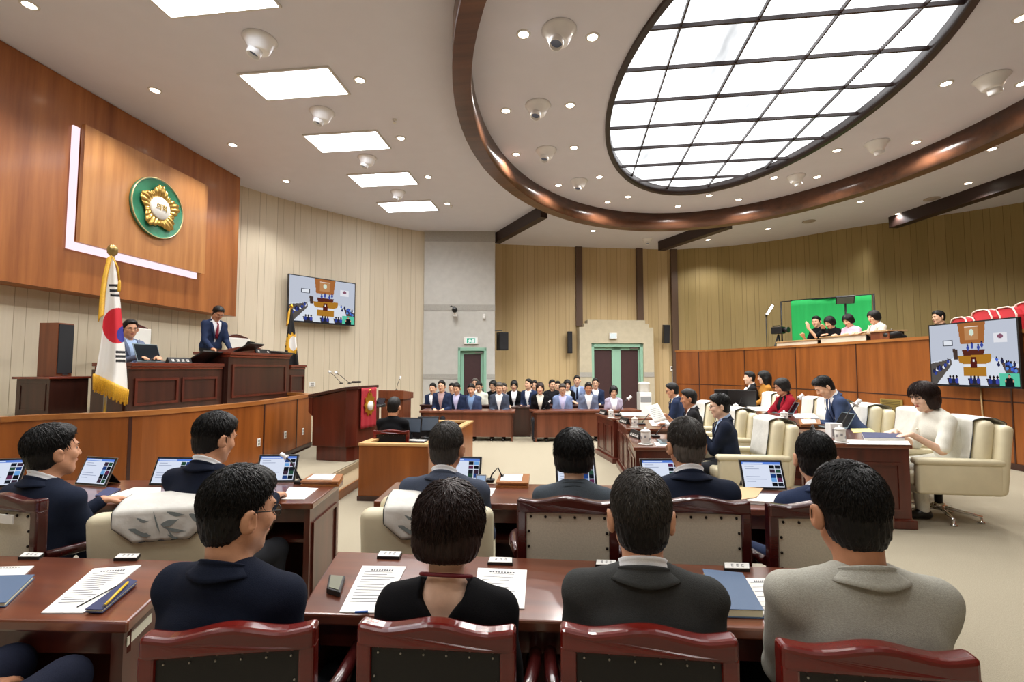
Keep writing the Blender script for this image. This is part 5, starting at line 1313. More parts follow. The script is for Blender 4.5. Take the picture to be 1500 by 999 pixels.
mb = MB(); mb.lathe([(.075, 0), (.075, .016), (.001, .02)], c=(.098, ym, zm - .01), n=24, M=ME_); mb.build('emblem_centre', mat('emblem_white', 'EAE8E0', .4), eb)
mb = MB(); mb.tube([(.094, ym, zm + .17), (.094, ym + .03, zm + .21), (.094, ym, zm + .24), (.094, ym - .03, zm + .21), (.094, ym, zm + .17)], .008, 6); mb.build('emblem_bud', M_GOLD, eb)
def gooseneck(label, base, pts, head, base_w=.1, z0=None, white=True, group=None, hr=.018, hl=.05):
    """desk microphone: base at a point, stem through pts (offsets), foam head"""
    t = thing('gooseneck_microphone', label, 'microphone', base, 0, group)
    mb = MB(); mb.box((0, 0, .012), (base_w, base_w * 1.1, .024)); mb.build('base', M_BLACK if base_w < .2 else M_STEEL, t, bevel=.006)
    mb = MB(); P = [V3(0, 0, .02)] + [V3(*p) for p in pts]; mb.tube(P, .006, 6); mb.build('stem', M_BLACK, t)
    d = nrm(P[-1] - P[-2]); mb = MB(); mb.tube([P[-1] - d * hl * .4, P[-1] + d * hl * .6], hr, 10); mb.tube([P[-1] - d * hl * .5, P[-1] - d * hl * .4], hr * 1.5, 10); mb.build('head', M_WHITEG if white else M_BLACK, t)
    return t
def goose_px(label, bpx, z, hpx, bend=.12, **k):
    """base on a surface at height z; head where the photo shows it, at the same distance"""
    b = PZ(*bpx, z); t_ = np.dot(b - EY, [0, 0, 0]) or None
    dist = (b - EY) @ nrm(V3(-sT, cT, 0)); d = ray(*hpx); d0 = d @ nrm(V3(-sT, cT, 0)); h = EY + d * dist / d0 - b
    return gooseneck(label, b, [h * .15 + V3(0, 0, bend * .6), h * .6 + V3(0, 0, bend), h], None, **k)
lm = lambda px, py: None
bz = ZP + 1.06
goose_px('first lectern microphone with white head, leaning to the speaker', (500, 562), bz, (483, 545), .02, base_w=.06, hr=.024)
goose_px('second lectern microphone with white head, nearer the banner', (512, 562), bz, (492, 546), .02, base_w=.06, hr=.026)
c = PZ(522, 561, bz + .02); t = thing('lectern_clock', 'low black device on top of the lectern', 'device', c, an); mb = MB(); mb.box((0, 0, .02), (.12, .2, .04)); mb.build('case', M_BLACK, t, bevel=.012); mb = MB(); mb.box((0, 0, .041), (.09, .16, .002)); mb.build('face', M_SCRD, t)
# low desk beside the lectern with a phone
A_, B_ = K2 + uy * (Ly_ + .25) - ux * .02, K2 + uy * (Ly_ + 1.9) - ux * .02
q = [tuple((A_ - ux * .55)[:2]), tuple(A_[:2]), tuple(B_[:2]), tuple((B_ - ux * .55)[:2])]
sd = desk('low dark desk with a phone, between the bannered lectern and the announcer stand', q, .9, W_DARK, W_MAHY, near=True, far=True, fields=(0, 0, 0), z0=0, name='side_desk')
for nm_, lb, px, py, w, h_, m_ in (('desk_phone', 'black desk phone with raised screen beside the lectern', 553, 592, .2, .1, M_BLACK),):
    c = PZ(px, py + 4, .905); t = thing(nm_, lb, 'phone', c, R(-20)); mb = MB(); mb.prism([(-w / 2, -.1, 0), (-w / 2, .1, 0), (-w / 2, .1, .06), (-w / 2, -.1, .02)], (w, 0, 0)); mb.build('base', m_, t, bevel=.006)
    mb = MB(); mb.box((0, .08, .09), (w * .9, .02, .13), M=Matrix.Rotation(R(-25), 3, 'X')); mb.build('display', M_SCRD, t); mb = MB(); mb.tube([(-.08, -.08, .06), (-.08, .08, .09)], .02, 8); mb.build('handset', M_BLACK, t)
flat('paper_sheet', 'white papers on the low desk beside the lectern', 'paper', [(541, 594), (552, 593), (551, 597), (541, 598)], .9, .004, M_PAPER)
# announcer stand
c = PZ(582, 641, 0); c = V3(c[0], c[1] - .1, 0); t = thing('announcer_stand', 'smaller plain walnut lectern near the stone pier', 'lectern', c, R(-6))
mb = MB(); mb.bx(-.27, .27, -.2, .2, 0, .9); mb.build('body', W_BRN, t)
mb = MB(); mb.prism([(-.31, -.27, .9), (-.31, .25, .9), (-.31, .25, 1.04), (-.31, -.27, 1.1)], (.62, 0, 0)); mb.build('sloped_top', W_CAB, t, bevel=.008)
gooseneck('thin white-tipped microphone on the plain walnut lectern', c + V3(.0, 0, 1.08), [(.02, .02, .15), (.08, .02, .3)], None, .05, hr=.02)
M_SCRB = mat('blue_grey_glass', '596472', .25)
# ---------------------------------------------------------------- clerk box
cb = thing('clerk_enclosure', 'low open-topped wooden box enclosure where the dark-haired clerk sits', 'enclosure', (-2.1, 6.8, 0))
x0, x1, y0, y1, h = -.45, .42, -1.28, 1.3, .69
for nm_, bxs in (('front_panel', (x0, x1, y0, y0 + .05)), ('side_panel', (x1 - .05, x1, y0 + .05, y1)), ('side_panel', (x0, x0 + .05, y0 + .05, y1)), ('far_panel', (x0 + .05, x1 - .05, y1 - .05, y1))):
    mb = MB(); mb.bx(*bxs, 0, h - .03); mb.build(nm_, W_ORANGE, cb)
for bxs in ((x0 - .01, x1 + .01, y0 - .01, y0 + .09), (x1 - .09, x1 + .01, y0 + .09, y1 - .09), (x0 - .01, x0 + .09, y0 + .09, y1 - .09), (x0 - .01, x1 + .01, y1 - .09, y1 + .01)):
    mb = MB(); mb.bx(*bxs, h - .03, h); mb.build('cap_rail', mat('pale_oak_cap', 'C49A66', .4), cb, bevel=.003)
mb = MB(); mb.bx(x1 - .45, x1 - .05, y0 + .6, y1 - .5, .56, .6); mb.build('inner_desk', M_DARK, cb)
mb = MB(); mb.bx(x0 - .012, x1 + .012, y0 - .012, y0, 0, .06); mb.bx(x1, x1 + .012, y0, y1, 0, .06); mb.build('skirting', W_DARK, cb)
monitor('desk_monitor', 'dark monitor nearer the clerk inside the wooden enclosure', 'monitor', PT(601, 641, 6.6) * V3(1, 1, 0) + V3(0, 0, .602), R(-8), .33, .21, -8, True, M_SCRB)
monitor('desk_monitor', 'second dark monitor at the far side of the wooden enclosure', 'monitor', PT(627, 638, 6.75) * V3(1, 1, 0) + V3(0, 0, .602), R(14), .3, .21, -8, True, M_SCRB)
c = PT(607, 644, 6.35); t = thing('keyboard', 'keyboard and white papers inside the wooden enclosure', 'keyboard', (c[0], c[1], .602), R(-8)); mb = MB(); mb.box((0, 0, .012), (.36, .14, .022)); mb.build('case', M_BLACK, t, bevel=.004); mb = MB()
for i in range(10):
    for j in range(4): mb.box((-.15 + i * .033, -.045 + j * .03, .026), (.026, .024, .008))
mb.build('keys', M_WHITE, t)
# ---------------------------------------------------------------- long desks of the officials at the far side
def Zq(pxs, z): return [tuple(PZ(px, py, z)[:2]) for px, py in pxs]
def fardesk(label, pa, pb, zt, dep, m=W_BRN):
    A, B = PZ(*pa, 0), PZ(*pb, 0); n = nrm(V3(-(B - A)[1], (B - A)[0], 0)); q = [tuple(A[:2]), tuple(B[:2]), tuple((B + n * dep)[:2]), tuple((A + n * dep)[:2])]
    c = center(q); t = thing('officials_desk', label, 'desk', c, group='long desks of the officials'); r = rel(q, c); i_ = inset(r, .02)
    mb = MB(); mb.quadprism(inset(r, -.03), zt - .045, zt); mb.build('desktop', W_BRN, t, bevel=.006)
    mb = MB(); panel_between(mb, i_[0], i_[1], .1, zt - .045, .03); mb.build('front_panel', m, t)
    for k in ((3, 0), (1, 2)):
        mb = MB(); panel_between(mb, i_[k[0]], i_[k[1]], .0, zt - .045, .035); mb.build('leg_panel', m, t)
    return t
fardesk('long brown desk of officials before the pier door', (616, 646), (752, 647), .66, .55)
fardesk('long brown desk of officials before the double door', (783, 648), (938, 645), .67, .55)
for lb, pa, pb in (('dark second-row desk behind the pier-door officials', (614, 635), (738, 636)), ('dark second-row desk showing between the two long desks', (748, 640), (779, 640)), ('dark second-row desk behind the double-door officials', (788, 636), (905, 636))):
    A, B = PZ(*pa, 0), PZ(*pb, 0); q = [tuple(A[:2]), tuple(B[:2]), (B[0], B[1] + .4), (A[0], A[1] + .4)]
    desk(lb, q, .70 if pa[0] != 756 else .84, W_DARK, W_DARK, near=True, far=False, name='official_desk')
# ---------------------------------------------------------------- council desks towards the gallery
def cdesk(label, nl, nr, fl, z, fields=(2, 0, 1), plinth=True):
    NL, NR, FL = PZ(*nl, z), PZ(*nr, z), PZ(*fl, z); FR = NR + FL - NL
    return desk(label, [tuple(p[:2]) for p in (NL, NR, FR, FL)], z, W_MAH, W_MAHX, near=True, far=True, fields=fields, plinth=plinth, name='council_desk')
ZA, ZB = .75, .83
cdesk('mahogany council desk of the man in glasses, nearest of its row', (928, 655), (1028, 655), (917, 636), ZA)
cdesk('mahogany council desk of the man in dark grey, middle of its row', (918, 628), (990, 628), (903, 615), ZA)
cdesk('mahogany council desk of the man in navy, far end of its row', (897, 613), (960, 613), (872, 605), ZA)
cdesk('big mahogany council desk of the woman in white', (1222, 650), (1337, 652), (1168, 628), ZB)
cdesk('mahogany council desk of the man in blue reading', (1143, 621), (1222, 622), (1106, 607), ZB)
cdesk('mahogany council desk of the woman in red', (1074, 605), (1150, 606), (1056, 599), ZB)
q = Zq(((1030, 598), (1100, 598), (1096, 592), (1034, 592)), .75)
desk('dark control desk with monitors below the gallery front', q, .75, W_DARK, W_DARK, near=True, name='control_desk')
pz_ = PT(1070, 592, 9.6); 
for px, t_, rz, lb in ((1066, 9.5, R(170), 'black monitor on the control desk, nearer the door'), (1087, 9.2, R(165), 'black monitor on the control desk, before the young man')):
    c = PT(px, 590, t_); monitor('desk_monitor', lb, 'monitor', (c[0], c[1], .76), rz, .5, .32, -6, True)
# ---------------------------------------------------------------- desks of the two nearer rows
desk('long mahogany desk of the two navy suits before the dais', Zq(((-60, 739), (458, 737), (503, 703), (20, 703)), .76), .76, W_MAH, W_MAHX, near=False, far=True, fields=(0, 1, 0), shelf=True, name='council_desk')
desk('long mahogany desk of the second row in the middle', Zq(((547, 734), (1210, 748), (1200, 715), (580, 706)), .76), .76, W_MAH, W_MAHX, near=False, far=True, shelf=True, name='council_desk')
qN = Zq(((-90, 906), (187, 911), (283, 821), (-40, 812)), .76)
dN = desk('front mahogany desk at the picture edge, with notebook and label', qN, .76, W_MAH, W_MAHX, near=False, far=True, fields=(0, 0, 0), name='council_desk')
desk('front mahogany desk shared by the four people seen from behind', Zq(((436, 898), (1225, 924), (1215, 833), (495, 807)), .76), .76, W_MAH, W_MAHX, near=False, far=True, name='council_desk')
# ---------------------------------------------------------------- chairs
def facing(yaw): return rotz(R(yaw)) @ V3(0, 1, 0)
M_STUD = mat('dark_stud', '1C1512', .3, .6); M_STUDL = mat('pale_stud', 'C8C4B8', .3, .8)
def wooden_chair(label, loc, yaw, back, wd, studs, group, sc=(1, 1, 1)):
    t = thing('wooden_armchair', label, 'chair', loc, R(yaw), group); t.scale = sc
    W = .235
    up = [(x, .895 + .026 * math.exp(-(x / .11) ** 2) + .012 * min(1, max(0, (abs(x) - .15) / .08))) for x in np.linspace(-W, W, 25)]
    lo_ = [(x, .842 + .008 * (1 - (x / W) ** 2)) for x in np.linspace(W, -W, 9)]
    mb = MB(); mb.prism([(x, -.285 - .012 * (1 - (x / W) ** 2), z) for x, z in up + lo_], (0, .055, 0)); mb.build('top_rail', wd, t, bevel=.014, seg=3)
    for e in (-1, 1):
        mb = MB(); mb.prism([(e * W, -.28, .40), (e * W, -.23, .40), (e * W, -.235, .86), (e * W, -.285, .86)], (-e * .045, 0, 0)); mb.build('back_post', wd, t, bevel=.008)
        mb = MB(); mb.tube([(e * W, -.24, .66), (e * (W + .03), -.1, .655), (e * (W + .045), .05, .64), (e * (W + .04), .16, .62), (e * (W + .03), .2, .59)], [.02, .022, .024, .026, .02], 8); mb.tube([(e * (W + .03), .17, .61), (e * (W + .005), .14, .52), (e * (W - .015), .17, .42)], .017, 8); mb.build('armrest', W_CHAIRD, t)
    mb = MB(); mb.bx(-W + .04, W - .04, -.275, -.24, .47, .856); bk = mb.build('back_panel', back, t, bevel=.006)
    mb = MB(); mb.ball((0, 0, 0), .0065 if studs is M_STUD else .0032, 8); s0 = None
    for sx, sz in [(-W + .065 + i * (2 * W - .13) / 5, .832) for i in range(6)] + [(e * (W - .055), .832 - i * .062) for i in range(1, 6) for e in (-1, 1)]:
        if s0 is None: so = s0 = mb.build('stud', studs, bk)
        else: so = s0.copy(); COL.objects.link(so)
        so.parent = bk; so.location = (sx, -.277, sz)
    mb = MB(); mb.bx(-W, W, -.23, .23, .42, .49); mb.build('seat', back, t, bevel=.03, seg=3)
    mb = MB(); mb.bx(-W + .005, W - .005, -.24, .22, .37, .425); mb.build('seat_frame', wd, t, bevel=.004)
    for e in (-1, 1):
        for y in (-.23, .2):
            mb = MB(); mb.tube([(e * (W - .025), y, .38), (e * (W - .02), y + (-.03 if y < 0 else .01), 0)], [.024, .017], 8); mb.build('leg', wd, t)
    return t
def place(px, py, t_, yaw, back=.27):
    p = PT(px, py, t_); f = facing(yaw); return (p[0] + f[0] * back, p[1] + f[1] * back, 0)
near_g = 'red-railed wooden armchairs of the front row'
for px, t_, yaw, sc, lb in ((337, 1.25, 14, (.93, 1, 1.0), 'red-topped wooden chair of the man in navy with glasses'), (638, 1.27, 2, (.92, 1, 1.0), 'red-topped wooden chair of the woman in black'),
                        (948, 1.24, 0, (.97, 1, 1.0), 'red-topped wooden chair of the man in dark grey suit'), (1283, 1.15, 0, (.95, 1, 1.01), 'red-topped wooden chair of the man in pale grey jacket')):
    wooden_chair(lb, place(px, 935, t_, yaw), yaw, M_BLKCLOTH, W_CHAIR, M_STUDL, near_g, sc)
sec_g = 'beige-backed wooden armchairs of the second row'
for px, t_, yaw, lb in ((6, 2.25, -6, 'beige-backed studded chair at the picture edge, with a white slip on its rail'), (831, 2.2, 2, 'beige-backed studded chair of the woman in grey'), (1022, 2.2, 2, 'beige-backed studded chair of the man with thinning hair'), (1203, 2.12, 2, 'beige-backed studded chair half hidden by the pale grey jacket')):
    wooden_chair(lb, place(px, 730, t_, yaw), yaw, M_BEIGEB, W_CHAIRD, M_STUD, sec_g, (1, 1, 1.09))
c0 = place(12, 725, 2.21, -6, -.012); mb = MB(); mb.box((0, 0, 0), (.17, .005, .04)); o = tag(mb.build('paper_slip', M_WHITE, loc=(c0[0] - .02, c0[1], .90), rz=R(-6)), 'white slip fixed on the rail of the edge chair', 'label')
for px, py, t_, yaw, lb in ((573, 630, 6.1, 4, 'red-railed chair of the clerk inside the wooden enclosure'), (621, 612, 7.35, 178, 'empty red-railed chair at the far end of the wooden enclosure')):
    p = PT(px, py, t_); f = facing(yaw); wooden_chair(lb, (p[0] + f[0] * .27, p[1] + f[1] * .27, 0), yaw, M_BLKCLOTH, W_CHAIR, M_STUDL, 'red-railed chairs in the clerk enclosure', (1, 1, p[2] / .91))
M_COVER = mat('white_cover_cloth', 'E2E0D8', .8, noise=.06, nscale=14, bump=.25, bscale=26); M_LEAF = mat('grey_leaf_print', '7F8786', .8); M_EDGE = mat('dark_edging', '3A3E40', .7)
def swivel_chair(label, loc, yaw, group=None, leaf=False, s=1.0):
    t = thing('leather_armchair', label, 'armchair', loc, R(yaw), group); t.scale = s if isinstance(s, tuple) else (s,) * 3
    def soft(name, b, bev, par=t, m=M_CREAM, tilt=None):
        mb = MB(); mb.bx(*b)
        if tilt: mb.v = [(x, y - (z - .45) * tilt, z) for x, y, z in mb.v]
        mb.s = [True] * len(mb.s); return mb.build(name, m, par, bevel=bev, seg=4)
    for e in (-1, 1):
        soft('side_panel', (e * .34, e * .25, -.36, .38, .30, .60), .03); soft('armrest', (e * .35, e * .235, -.38, .40, .585, .65), .03)
    soft('back_shell', (-.34, .34, -.42, -.30, .30, .98), .05, tilt=.12)
    soft('back_cushion', (-.27, .27, -.31, -.16, .42, 1.02), .065, tilt=.13)
    soft('seat_cushion', (-.25, .25, -.2, .40, .36, .49), .045)
    soft('seat_frame', (-.26, .26, -.3, .37, .29, .37), .02)
    mb = MB(); tz = 1.03; yb = lambda z, o: -.455 - (z - .45) * .12 + o   # cover: front, top and back flaps
    W = .205
    sec = [(-.135 - (.62 - .45) * .13, .60), (-.145 - (.9 - .45) * .13, .9), (-.21, 1.02), (-.30, 1.045), (-.40, 1.04), (-.495, 1.0), (-.43 - (.92 - .45) * .12 - .008, .92), (-.43 - (.83 - .45) * .12 - .008, .83)]
    def cv(u, v):
        x = v * (len(sec) - 1); i = min(int(x), len(sec) - 2); f = x - i; y = sec[i][0] * (1 - f) + sec[i + 1][0] * f; z = sec[i][1] * (1 - f) + sec[i + 1][1] * f
        w = W * (1 - max(0, (v - .86) / .14) * .42)
        return ((u * 2 - 1) * w, y - .004 * math.sin(u * 23) * (v > .8), z - .004 * abs(u - .5))
    mb.grid(cv, 24, 36); cvr = mb.build('back_cover', M_COVER, t, solid=.008)
    mb = MB(); mb.tube([V3(*cv(0, v)) + V3(-.002, 0, 0) for v in np.linspace(.0, 1, 30)] + [V3(*cv(u, 1.0)) for u in np.linspace(.1, .9, 8)] + [V3(*cv(1, v)) + V3(.002, 0, 0) for v in np.linspace(1, 0, 30)], .0045, 6); mb.build('edging', M_EDGE, cvr)
    if leaf:
        mb = MB(); g = random.Random(4 if leaf is True else leaf)
        def P(u, v): return V3(*cv(u, v)) + V3(0, -.0062, 0)
        for (u0, v0, u1, v1, w) in ((.42, .73, .5, .97, .012), (.5, .86, .72, .80, .014), (.56, .74, .78, .77, .009), (.80, .78, .98, .84, .016), (.52, .88, .9, .93, .007), (.58, .9, .78, 1.0, .006), (.15, .88, .40, .95, .014), (.6, .95, .85, .985, .006), (.25, .78, .4, .81, .007)):
            n = 8; L = []; Rr = []
            for i in range(n + 1):
                s_ = i / n; u, v = u0 + (u1 - u0) * s_, v0 + (v1 - v0) * s_ + .02 * math.sin(s_ * PI); a_, b_ = P(min(.98, u), v), P(min(.98, u + .01), v + .0)
                ww = w * 1.5 * math.sin(min(1, s_ * 1.15 + .06) * PI) ; L.append(a_ + V3(0, 0, ww)); Rr.append(a_ - V3(0, 0, ww * .7))
            o_ = len(mb.v); mb.v += [tuple(p) for p in L + Rr]
            for i in range(n): mb.f.append([o_ + i, o_ + i + 1, o_ + n + 2 + i, o_ + n + 1 + i]); mb.m.append(0); mb.s.append(False)
        mb.build('leaf_print', M_LEAF, cvr)
    mb = MB(); mb.lathe([(.035, .12), (.035, .24), (.05, .24), (.05, .3)], n=14); mb.build('gas_column', M_BLACK, t)
    for k in range(5):
        a_ = 2 * PI * k / 5 + .4; c, s_ = math.cos(a_), math.sin(a_)
        mb = MB(); mb.tube([(0, 0, .115), (.17 * c, .17 * s_, .085), (.32 * c, .32 * s_, .06)], [.03, .022, .018], 8, flat=.7); bl_ = mb.build('star_base_arm', M_CHROME, t)
        mb = MB(); mb.lathe([(.016, .0), (.03, .005), (.03, .012), (.012, .02), (.012, .06)], c=(.31 * c, .31 * s_, 0), n=12); mb.build('glide', M_CHROME, bl_)
    mb = MB(); mb.lathe([(.05, .08), (.055, .14), (.035, .15)], n=16); mb.build('hub', M_CHROME, t)
    return t
cg = 'cream leather swivel armchairs with white covers'
p = PT(240, 738, 2.38); swivel_chair('cream armchair with leaf-print cover seen from behind, before the desk with a label', (p[0] - .16, p[1] + .42, 0), 22, cg, 4, (1, 1, .9))
p = PT(622, 738, 2.4); swivel_chair('cream armchair with leaf-print cover, partly behind the woman in black', (p[0] - .06, p[1] + .45, 0), 9, cg, 9, (1, 1, .9))
p = PT(1088, 640, 5.45); swivel_chair('cream armchair of the man in glasses facing the council desk', (p[0], p[1], 0), 92, cg)
p = PZ(1376, 757, 0); swivel_chair('cream armchair of the woman in white, fully in view', (p[0], p[1], 0), 88, cg, s=1.04)
for px, t_, z_, lb, s_ in ((1302, 6.1, 90, 'empty cream armchair beyond the woman in white', 1.05), (1186, 7.55, 90, 'empty cream armchair beyond the man in blue', 1.08), (1106, 9.3, 90, 'empty cream armchair beyond the woman in red', 1.08), (1046, 6.75, 95, 'cream armchair of the man in dark grey', 1.0), (1008, 8.0, 95, 'cream armchair of the man in navy at the far council desk', 1.0), (1234, 6.82, 88, 'cream armchair under the man in blue', 1.05), (1164, 8.35, 88, 'cream armchair under the woman in red', 1.05)):
    p = PT(px, 600, t_); swivel_chair(lb, (p[0], p[1], 0), z_, cg, s=s_)
# ---------------------------------------------------------------- small things on the desks
ZN = .76
def paper(label, pxs, z=ZN, m=M_PAPER, lines=10, name='paper_sheet', th=.003, head=True, **k):
    o = flat(name, label, 'paper', pxs, z, th, m, **k)
    if lines: text_lines(o, pxs, z, lines, head=head)
    return o
def nameplate(label, pxs, z=ZN, m=M_WHITE):
    P = [PZ(px, py, z) for px, py in pxs]; c = np.mean(P, 0); t = thing('name_plate', label, 'nameplate', c)
    mb = MB(); mb.prism([(q[0] - c[0], q[1] - c[1], 0) for q in P][::-1], (0, 0, .012)); mb.build('base', M_BLACK, t)
    mb = MB(); r = inset([(q[0] - c[0], q[1] - c[1]) for q in P], .003)[::-1]; mb.prism([(*q, .012) for q in r], (0, 0, .002)); f = mb.build('white_face', m, t)
    mb = MB()
    for k in range(3):
        u = .28 + k * .2; A, B, C_, D_ = [V3(q[0] - c[0], q[1] - c[1], .0146) for q in P]
        for (ua, ub, va, vb) in ((0, .09, .3, .36), (.0, .02, .3, .62), (.05, .07, .36, .7), (0, .09, .64, .7)):
            q = [lerp(lerp(A, B, u + uu), lerp(D_, C_, u + uu), vv) for uu, vv in ((ua, va), (ub, va), (ub, vb), (ua, vb))]; mb.add(q, [(3, 2, 1, 0)])
    mb.build('lettering', M_INK, f)
# front desk at the edge
paper('printed sheet with a yellowish foot on the edge desk', [(137, 834), (207, 829), (122, 899), (60, 899)], lines=14)
paper('printed sheet under the blue book on the edge desk', [(-25, 832), (50, 830), (26, 852), (-50, 852)], lines=3)
def book(label, pxs, z, th, cover, name='notebook', ribbon=False, pages=M_PAPERY):
    P = [PZ(px, py, z) for px, py in pxs]; c = np.mean(P, 0); c[2] = z; t = thing(name, label, 'book', c); r = [(q[0] - c[0], q[1] - c[1]) for q in P][::-1]
    mb = MB(); mb.prism([(*q, .0045) for q in inset(r, .004)], (0, 0, th - .007)); mb.build('pages', pages, t)
    mb = MB(); mb.prism([(*q, .0012) for q in r], (0, 0, .003)); mb.prism([(*q, th - .003) for q in r], (0, 0, .003)); mb.build('cover', cover, t, bevel=.001)
    return t
book('thick blue notebook at the very edge of the front desk', [(-40, 850), (51, 848), (8, 890), (-70, 892)], ZN, .018, M_NAVYB)
book('navy notebook lying on the printed sheet under a yellow pen', [(188, 852), (201, 856), (150, 899), (124, 898)], ZN + .004, .014, M_NAVYD)
t = thing('pen', 'yellow pen lying on the navy notebook', 'pen', PZ(170, 869, ZN + .026)); A, B = PZ(187, 853, ZN + .026), PZ(153, 887, ZN + .026); L0 = V3(*t.location); mb = MB(); mb.tube([A - L0, B - L0], .0045, 8); mb.build('barrel', mat('yellow_plastic', 'E0B820', .4), t); mb = MB(); mb.tube([B - L0, (B - L0) * 1.12], [.004, .001], 8); mb.build('tip', M_DARK, t)
A, B = PZ(176, 856, ZN + .006), PZ(113, 889, ZN + .006); mb = MB(); mb.tube([A, (A + B) / 2 + V3(.004, .006, .003), B], .0022, 6); tag(mb.build('bookmark_cord', M_BLACK), 'black bookmark cord across the printed sheet', 'cord')
nameplate('white name plate at the far edge of the edge desk, nearer the picture edge', [(35, 813), (65, 814), (57, 820), (26, 820)]); nameplate('white name plate on the edge desk beyond the printed sheet', [(174, 815), (206, 815), (200, 822), (166, 822)])
q0, q1 = V3(*qN[1], 0), V3(*qN[2], 0); e_q = q1 - q0; n_q = nrm(V3(e_q[1], -e_q[0], 0)); mb = MB(); a_, b_ = q0 + e_q * .1, q0 + e_q * .42
mb.hexa([tuple(p_ + n_q * o_ + V3(0, 0, z_)) for z_ in (.655, .685) for p_, o_ in ((a_, -.022), (b_, -.022), (b_, -.026), (a_, -.026))]); tag(mb.build('asset_sticker', mat('cream_sticker', 'DCD6BE', .5)), 'small cream sticker on the end of the edge desk', 'sticker')
# front desk of four
paper('printed sheet between the navy man and the woman in black', [(531, 830), (595, 831), (560, 899), (497, 898)], lines=12)
paper('printed sheet past the shoulder of the woman in black', [(700, 833), (772, 836), (768, 893), (692, 888)], lines=8)
paper('printed sheet behind the blue folder', [(1090, 848), (1140, 848), (1150, 900), (1118, 902)], lines=6)
book('blue-grey file folder lying open-edged on the front desk', [(1029, 844), (1088, 850), (1120, 907), (1052, 905)], ZN, .03, M_NAVYB, 'file_folder')
nameplate('white name plate before the sheet of the woman in black', [(556, 811), (589, 812), (585, 820), (552, 819)]); nameplate('white name plate right of the head of the woman in black', [(717, 820), (751, 821), (751, 829), (714, 828)])
nameplate('white name plate half hidden by the dark grey suit', [(873, 824), (903, 825), (903, 832), (872, 832)]); nameplate('white name plate beyond the blue folder', [(1060, 828), (1098, 829), (1099, 838), (1061, 837)])
t = thing('card_case', 'open black card case beside the shoulder of the man in navy', 'case', PZ(490, 858, ZN)); P = [PZ(*q, ZN) - PZ(490, 858, ZN) for q in ((482, 849), (506, 851), (498, 876), (478, 870))]; mb = MB(); mb.prism([(q[0], q[1], .001) for q in P][::-1], (0, 0, .02)); mb.build('case_body', M_BLACK, t, bevel=.004); mb = MB(); mb.prism([(*q, .021) for q in inset([(q[0], q[1]) for q in P], .008)[::-1]], (0, 0, .002)); mb.build('inner_card', mat('olive_grey', '6E6E5A', .5), t)
t = thing('pen', 'blue pen cap at the desk edge below the sheet', 'pen', PZ(530, 896, ZN + .008)); A, B = PZ(520, 897, ZN + .008), PZ(539, 896, ZN + .008); L0 = V3(*t.location); mb = MB(); mb.tube([A - L0, B - L0], .004, 8); mb.build('barrel', mat('blue_plastic', '2A5AA8', .4), t)
# second row: tablets with lit pages
def tablet_shapes(k):
    s_ = [('r', 0, 0, 1, 1, 'DCE4F6'), ('r', 0, 0, 1, .1, '5A82D8'), ('r', .04, .03, .55, .07, 'C8D8F8')]
    for i in range(8): s_.append(('r', .06, .17 + i * .1, .3 + .28 * ((i * 7) % 3) / 2, .185 + i * .1, '9AA4BC'))
    cols = ('1C2028', '3A2A3A', '2A4A3A', '24407A', '151820', '6AA0D8', '5A2A4A', '101216')
    for i in range(5):
        for j in range(2): s_.append(('r', .70 + j * .15, .12 + i * .17, .83 + j * .15, .27 + i * .17, cols[(i * 2 + j + k) % 8]))
    return s_
def tablet(label, c, rz, k, w=.29, h=.2, tilt=-22):
    t = thing('tablet_computer', label, 'tablet', c, rz); Mx = Matrix.Rotation(R(tilt), 3, 'X')
    mb = MB(); o = Vector((0, 0, .004)) + Mx @ Vector((0, 0, h / 2)); mb.box(tuple(o), (w, .009, h), M=Mx); mb.build('housing', M_BLACK, t, bevel=.004)
    mb = MB(); o = Vector((0, 0, .004)) + Mx @ Vector((0, .0002, h / 2)); mb.box(tuple(o), (w + .003, .006, h + .003), M=Mx); mb.build('metal_edge', M_STEEL, t)
    P = lambda x, z: tuple(Vector((0, 0, .004)) + Mx @ Vector((x, -.0058, z))); b_ = .014; mb = MB()
    ms = paint(mb, P(-w / 2 + b_, h - b_), P(w / 2 - b_, h - b_), P(w / 2 - b_, b_), P(-w / 2 + b_, b_), 60, 42, tablet_shapes(k), .95); mb.build('screen', ms, t)
    mb = MB(); mb.box((0, .075, .05), (w * .9, .004, .12), M=Matrix.Rotation(R(38), 3, 'X')); mb.build('kickstand', M_BLACK, t)
    return t
for px, py, rz, k, lb in ((-8, 715, 10, 0, 'lit tablet cut by the picture edge on the second-row desk'), (132, 712, -14, 1, 'lit tablet right of the balding navy-suited man'), (246, 712, -4, 2, 'lit tablet left of the man in the middle of the navy desk'), (402, 707, 2, 3, 'lit tablet behind the front man\'s head, near the microphone'),
                      (674, 711, -6, 4, 'lit tablet beside the grey-suited man\'s shoulder'), (845, 713, 2, 5, 'lit tablet in front of the woman in grey'), (972, 715, 0, 6, 'lit tablet in front of the man with thinning hair'), (1121, 718, -4, 7, 'lit tablet in full view beside the blue-jacketed man')):
    tablet(lb, PZ(px, py, ZN), R(rz + 7), k)
paper('open white papers on the navy men\'s desk', [(196, 715), (236, 715), (234, 730), (152, 729)], lines=3, head=False); paper('white sheets near the microphone of the navy desk', [(424, 714), (466, 716), (446, 732), (412, 732)], lines=3, head=False)
book('dark notebook on the navy desk beside the tablet', [(158, 716), (177, 718), (158, 729), (139, 728)], ZN, .012, M_NAVYD)
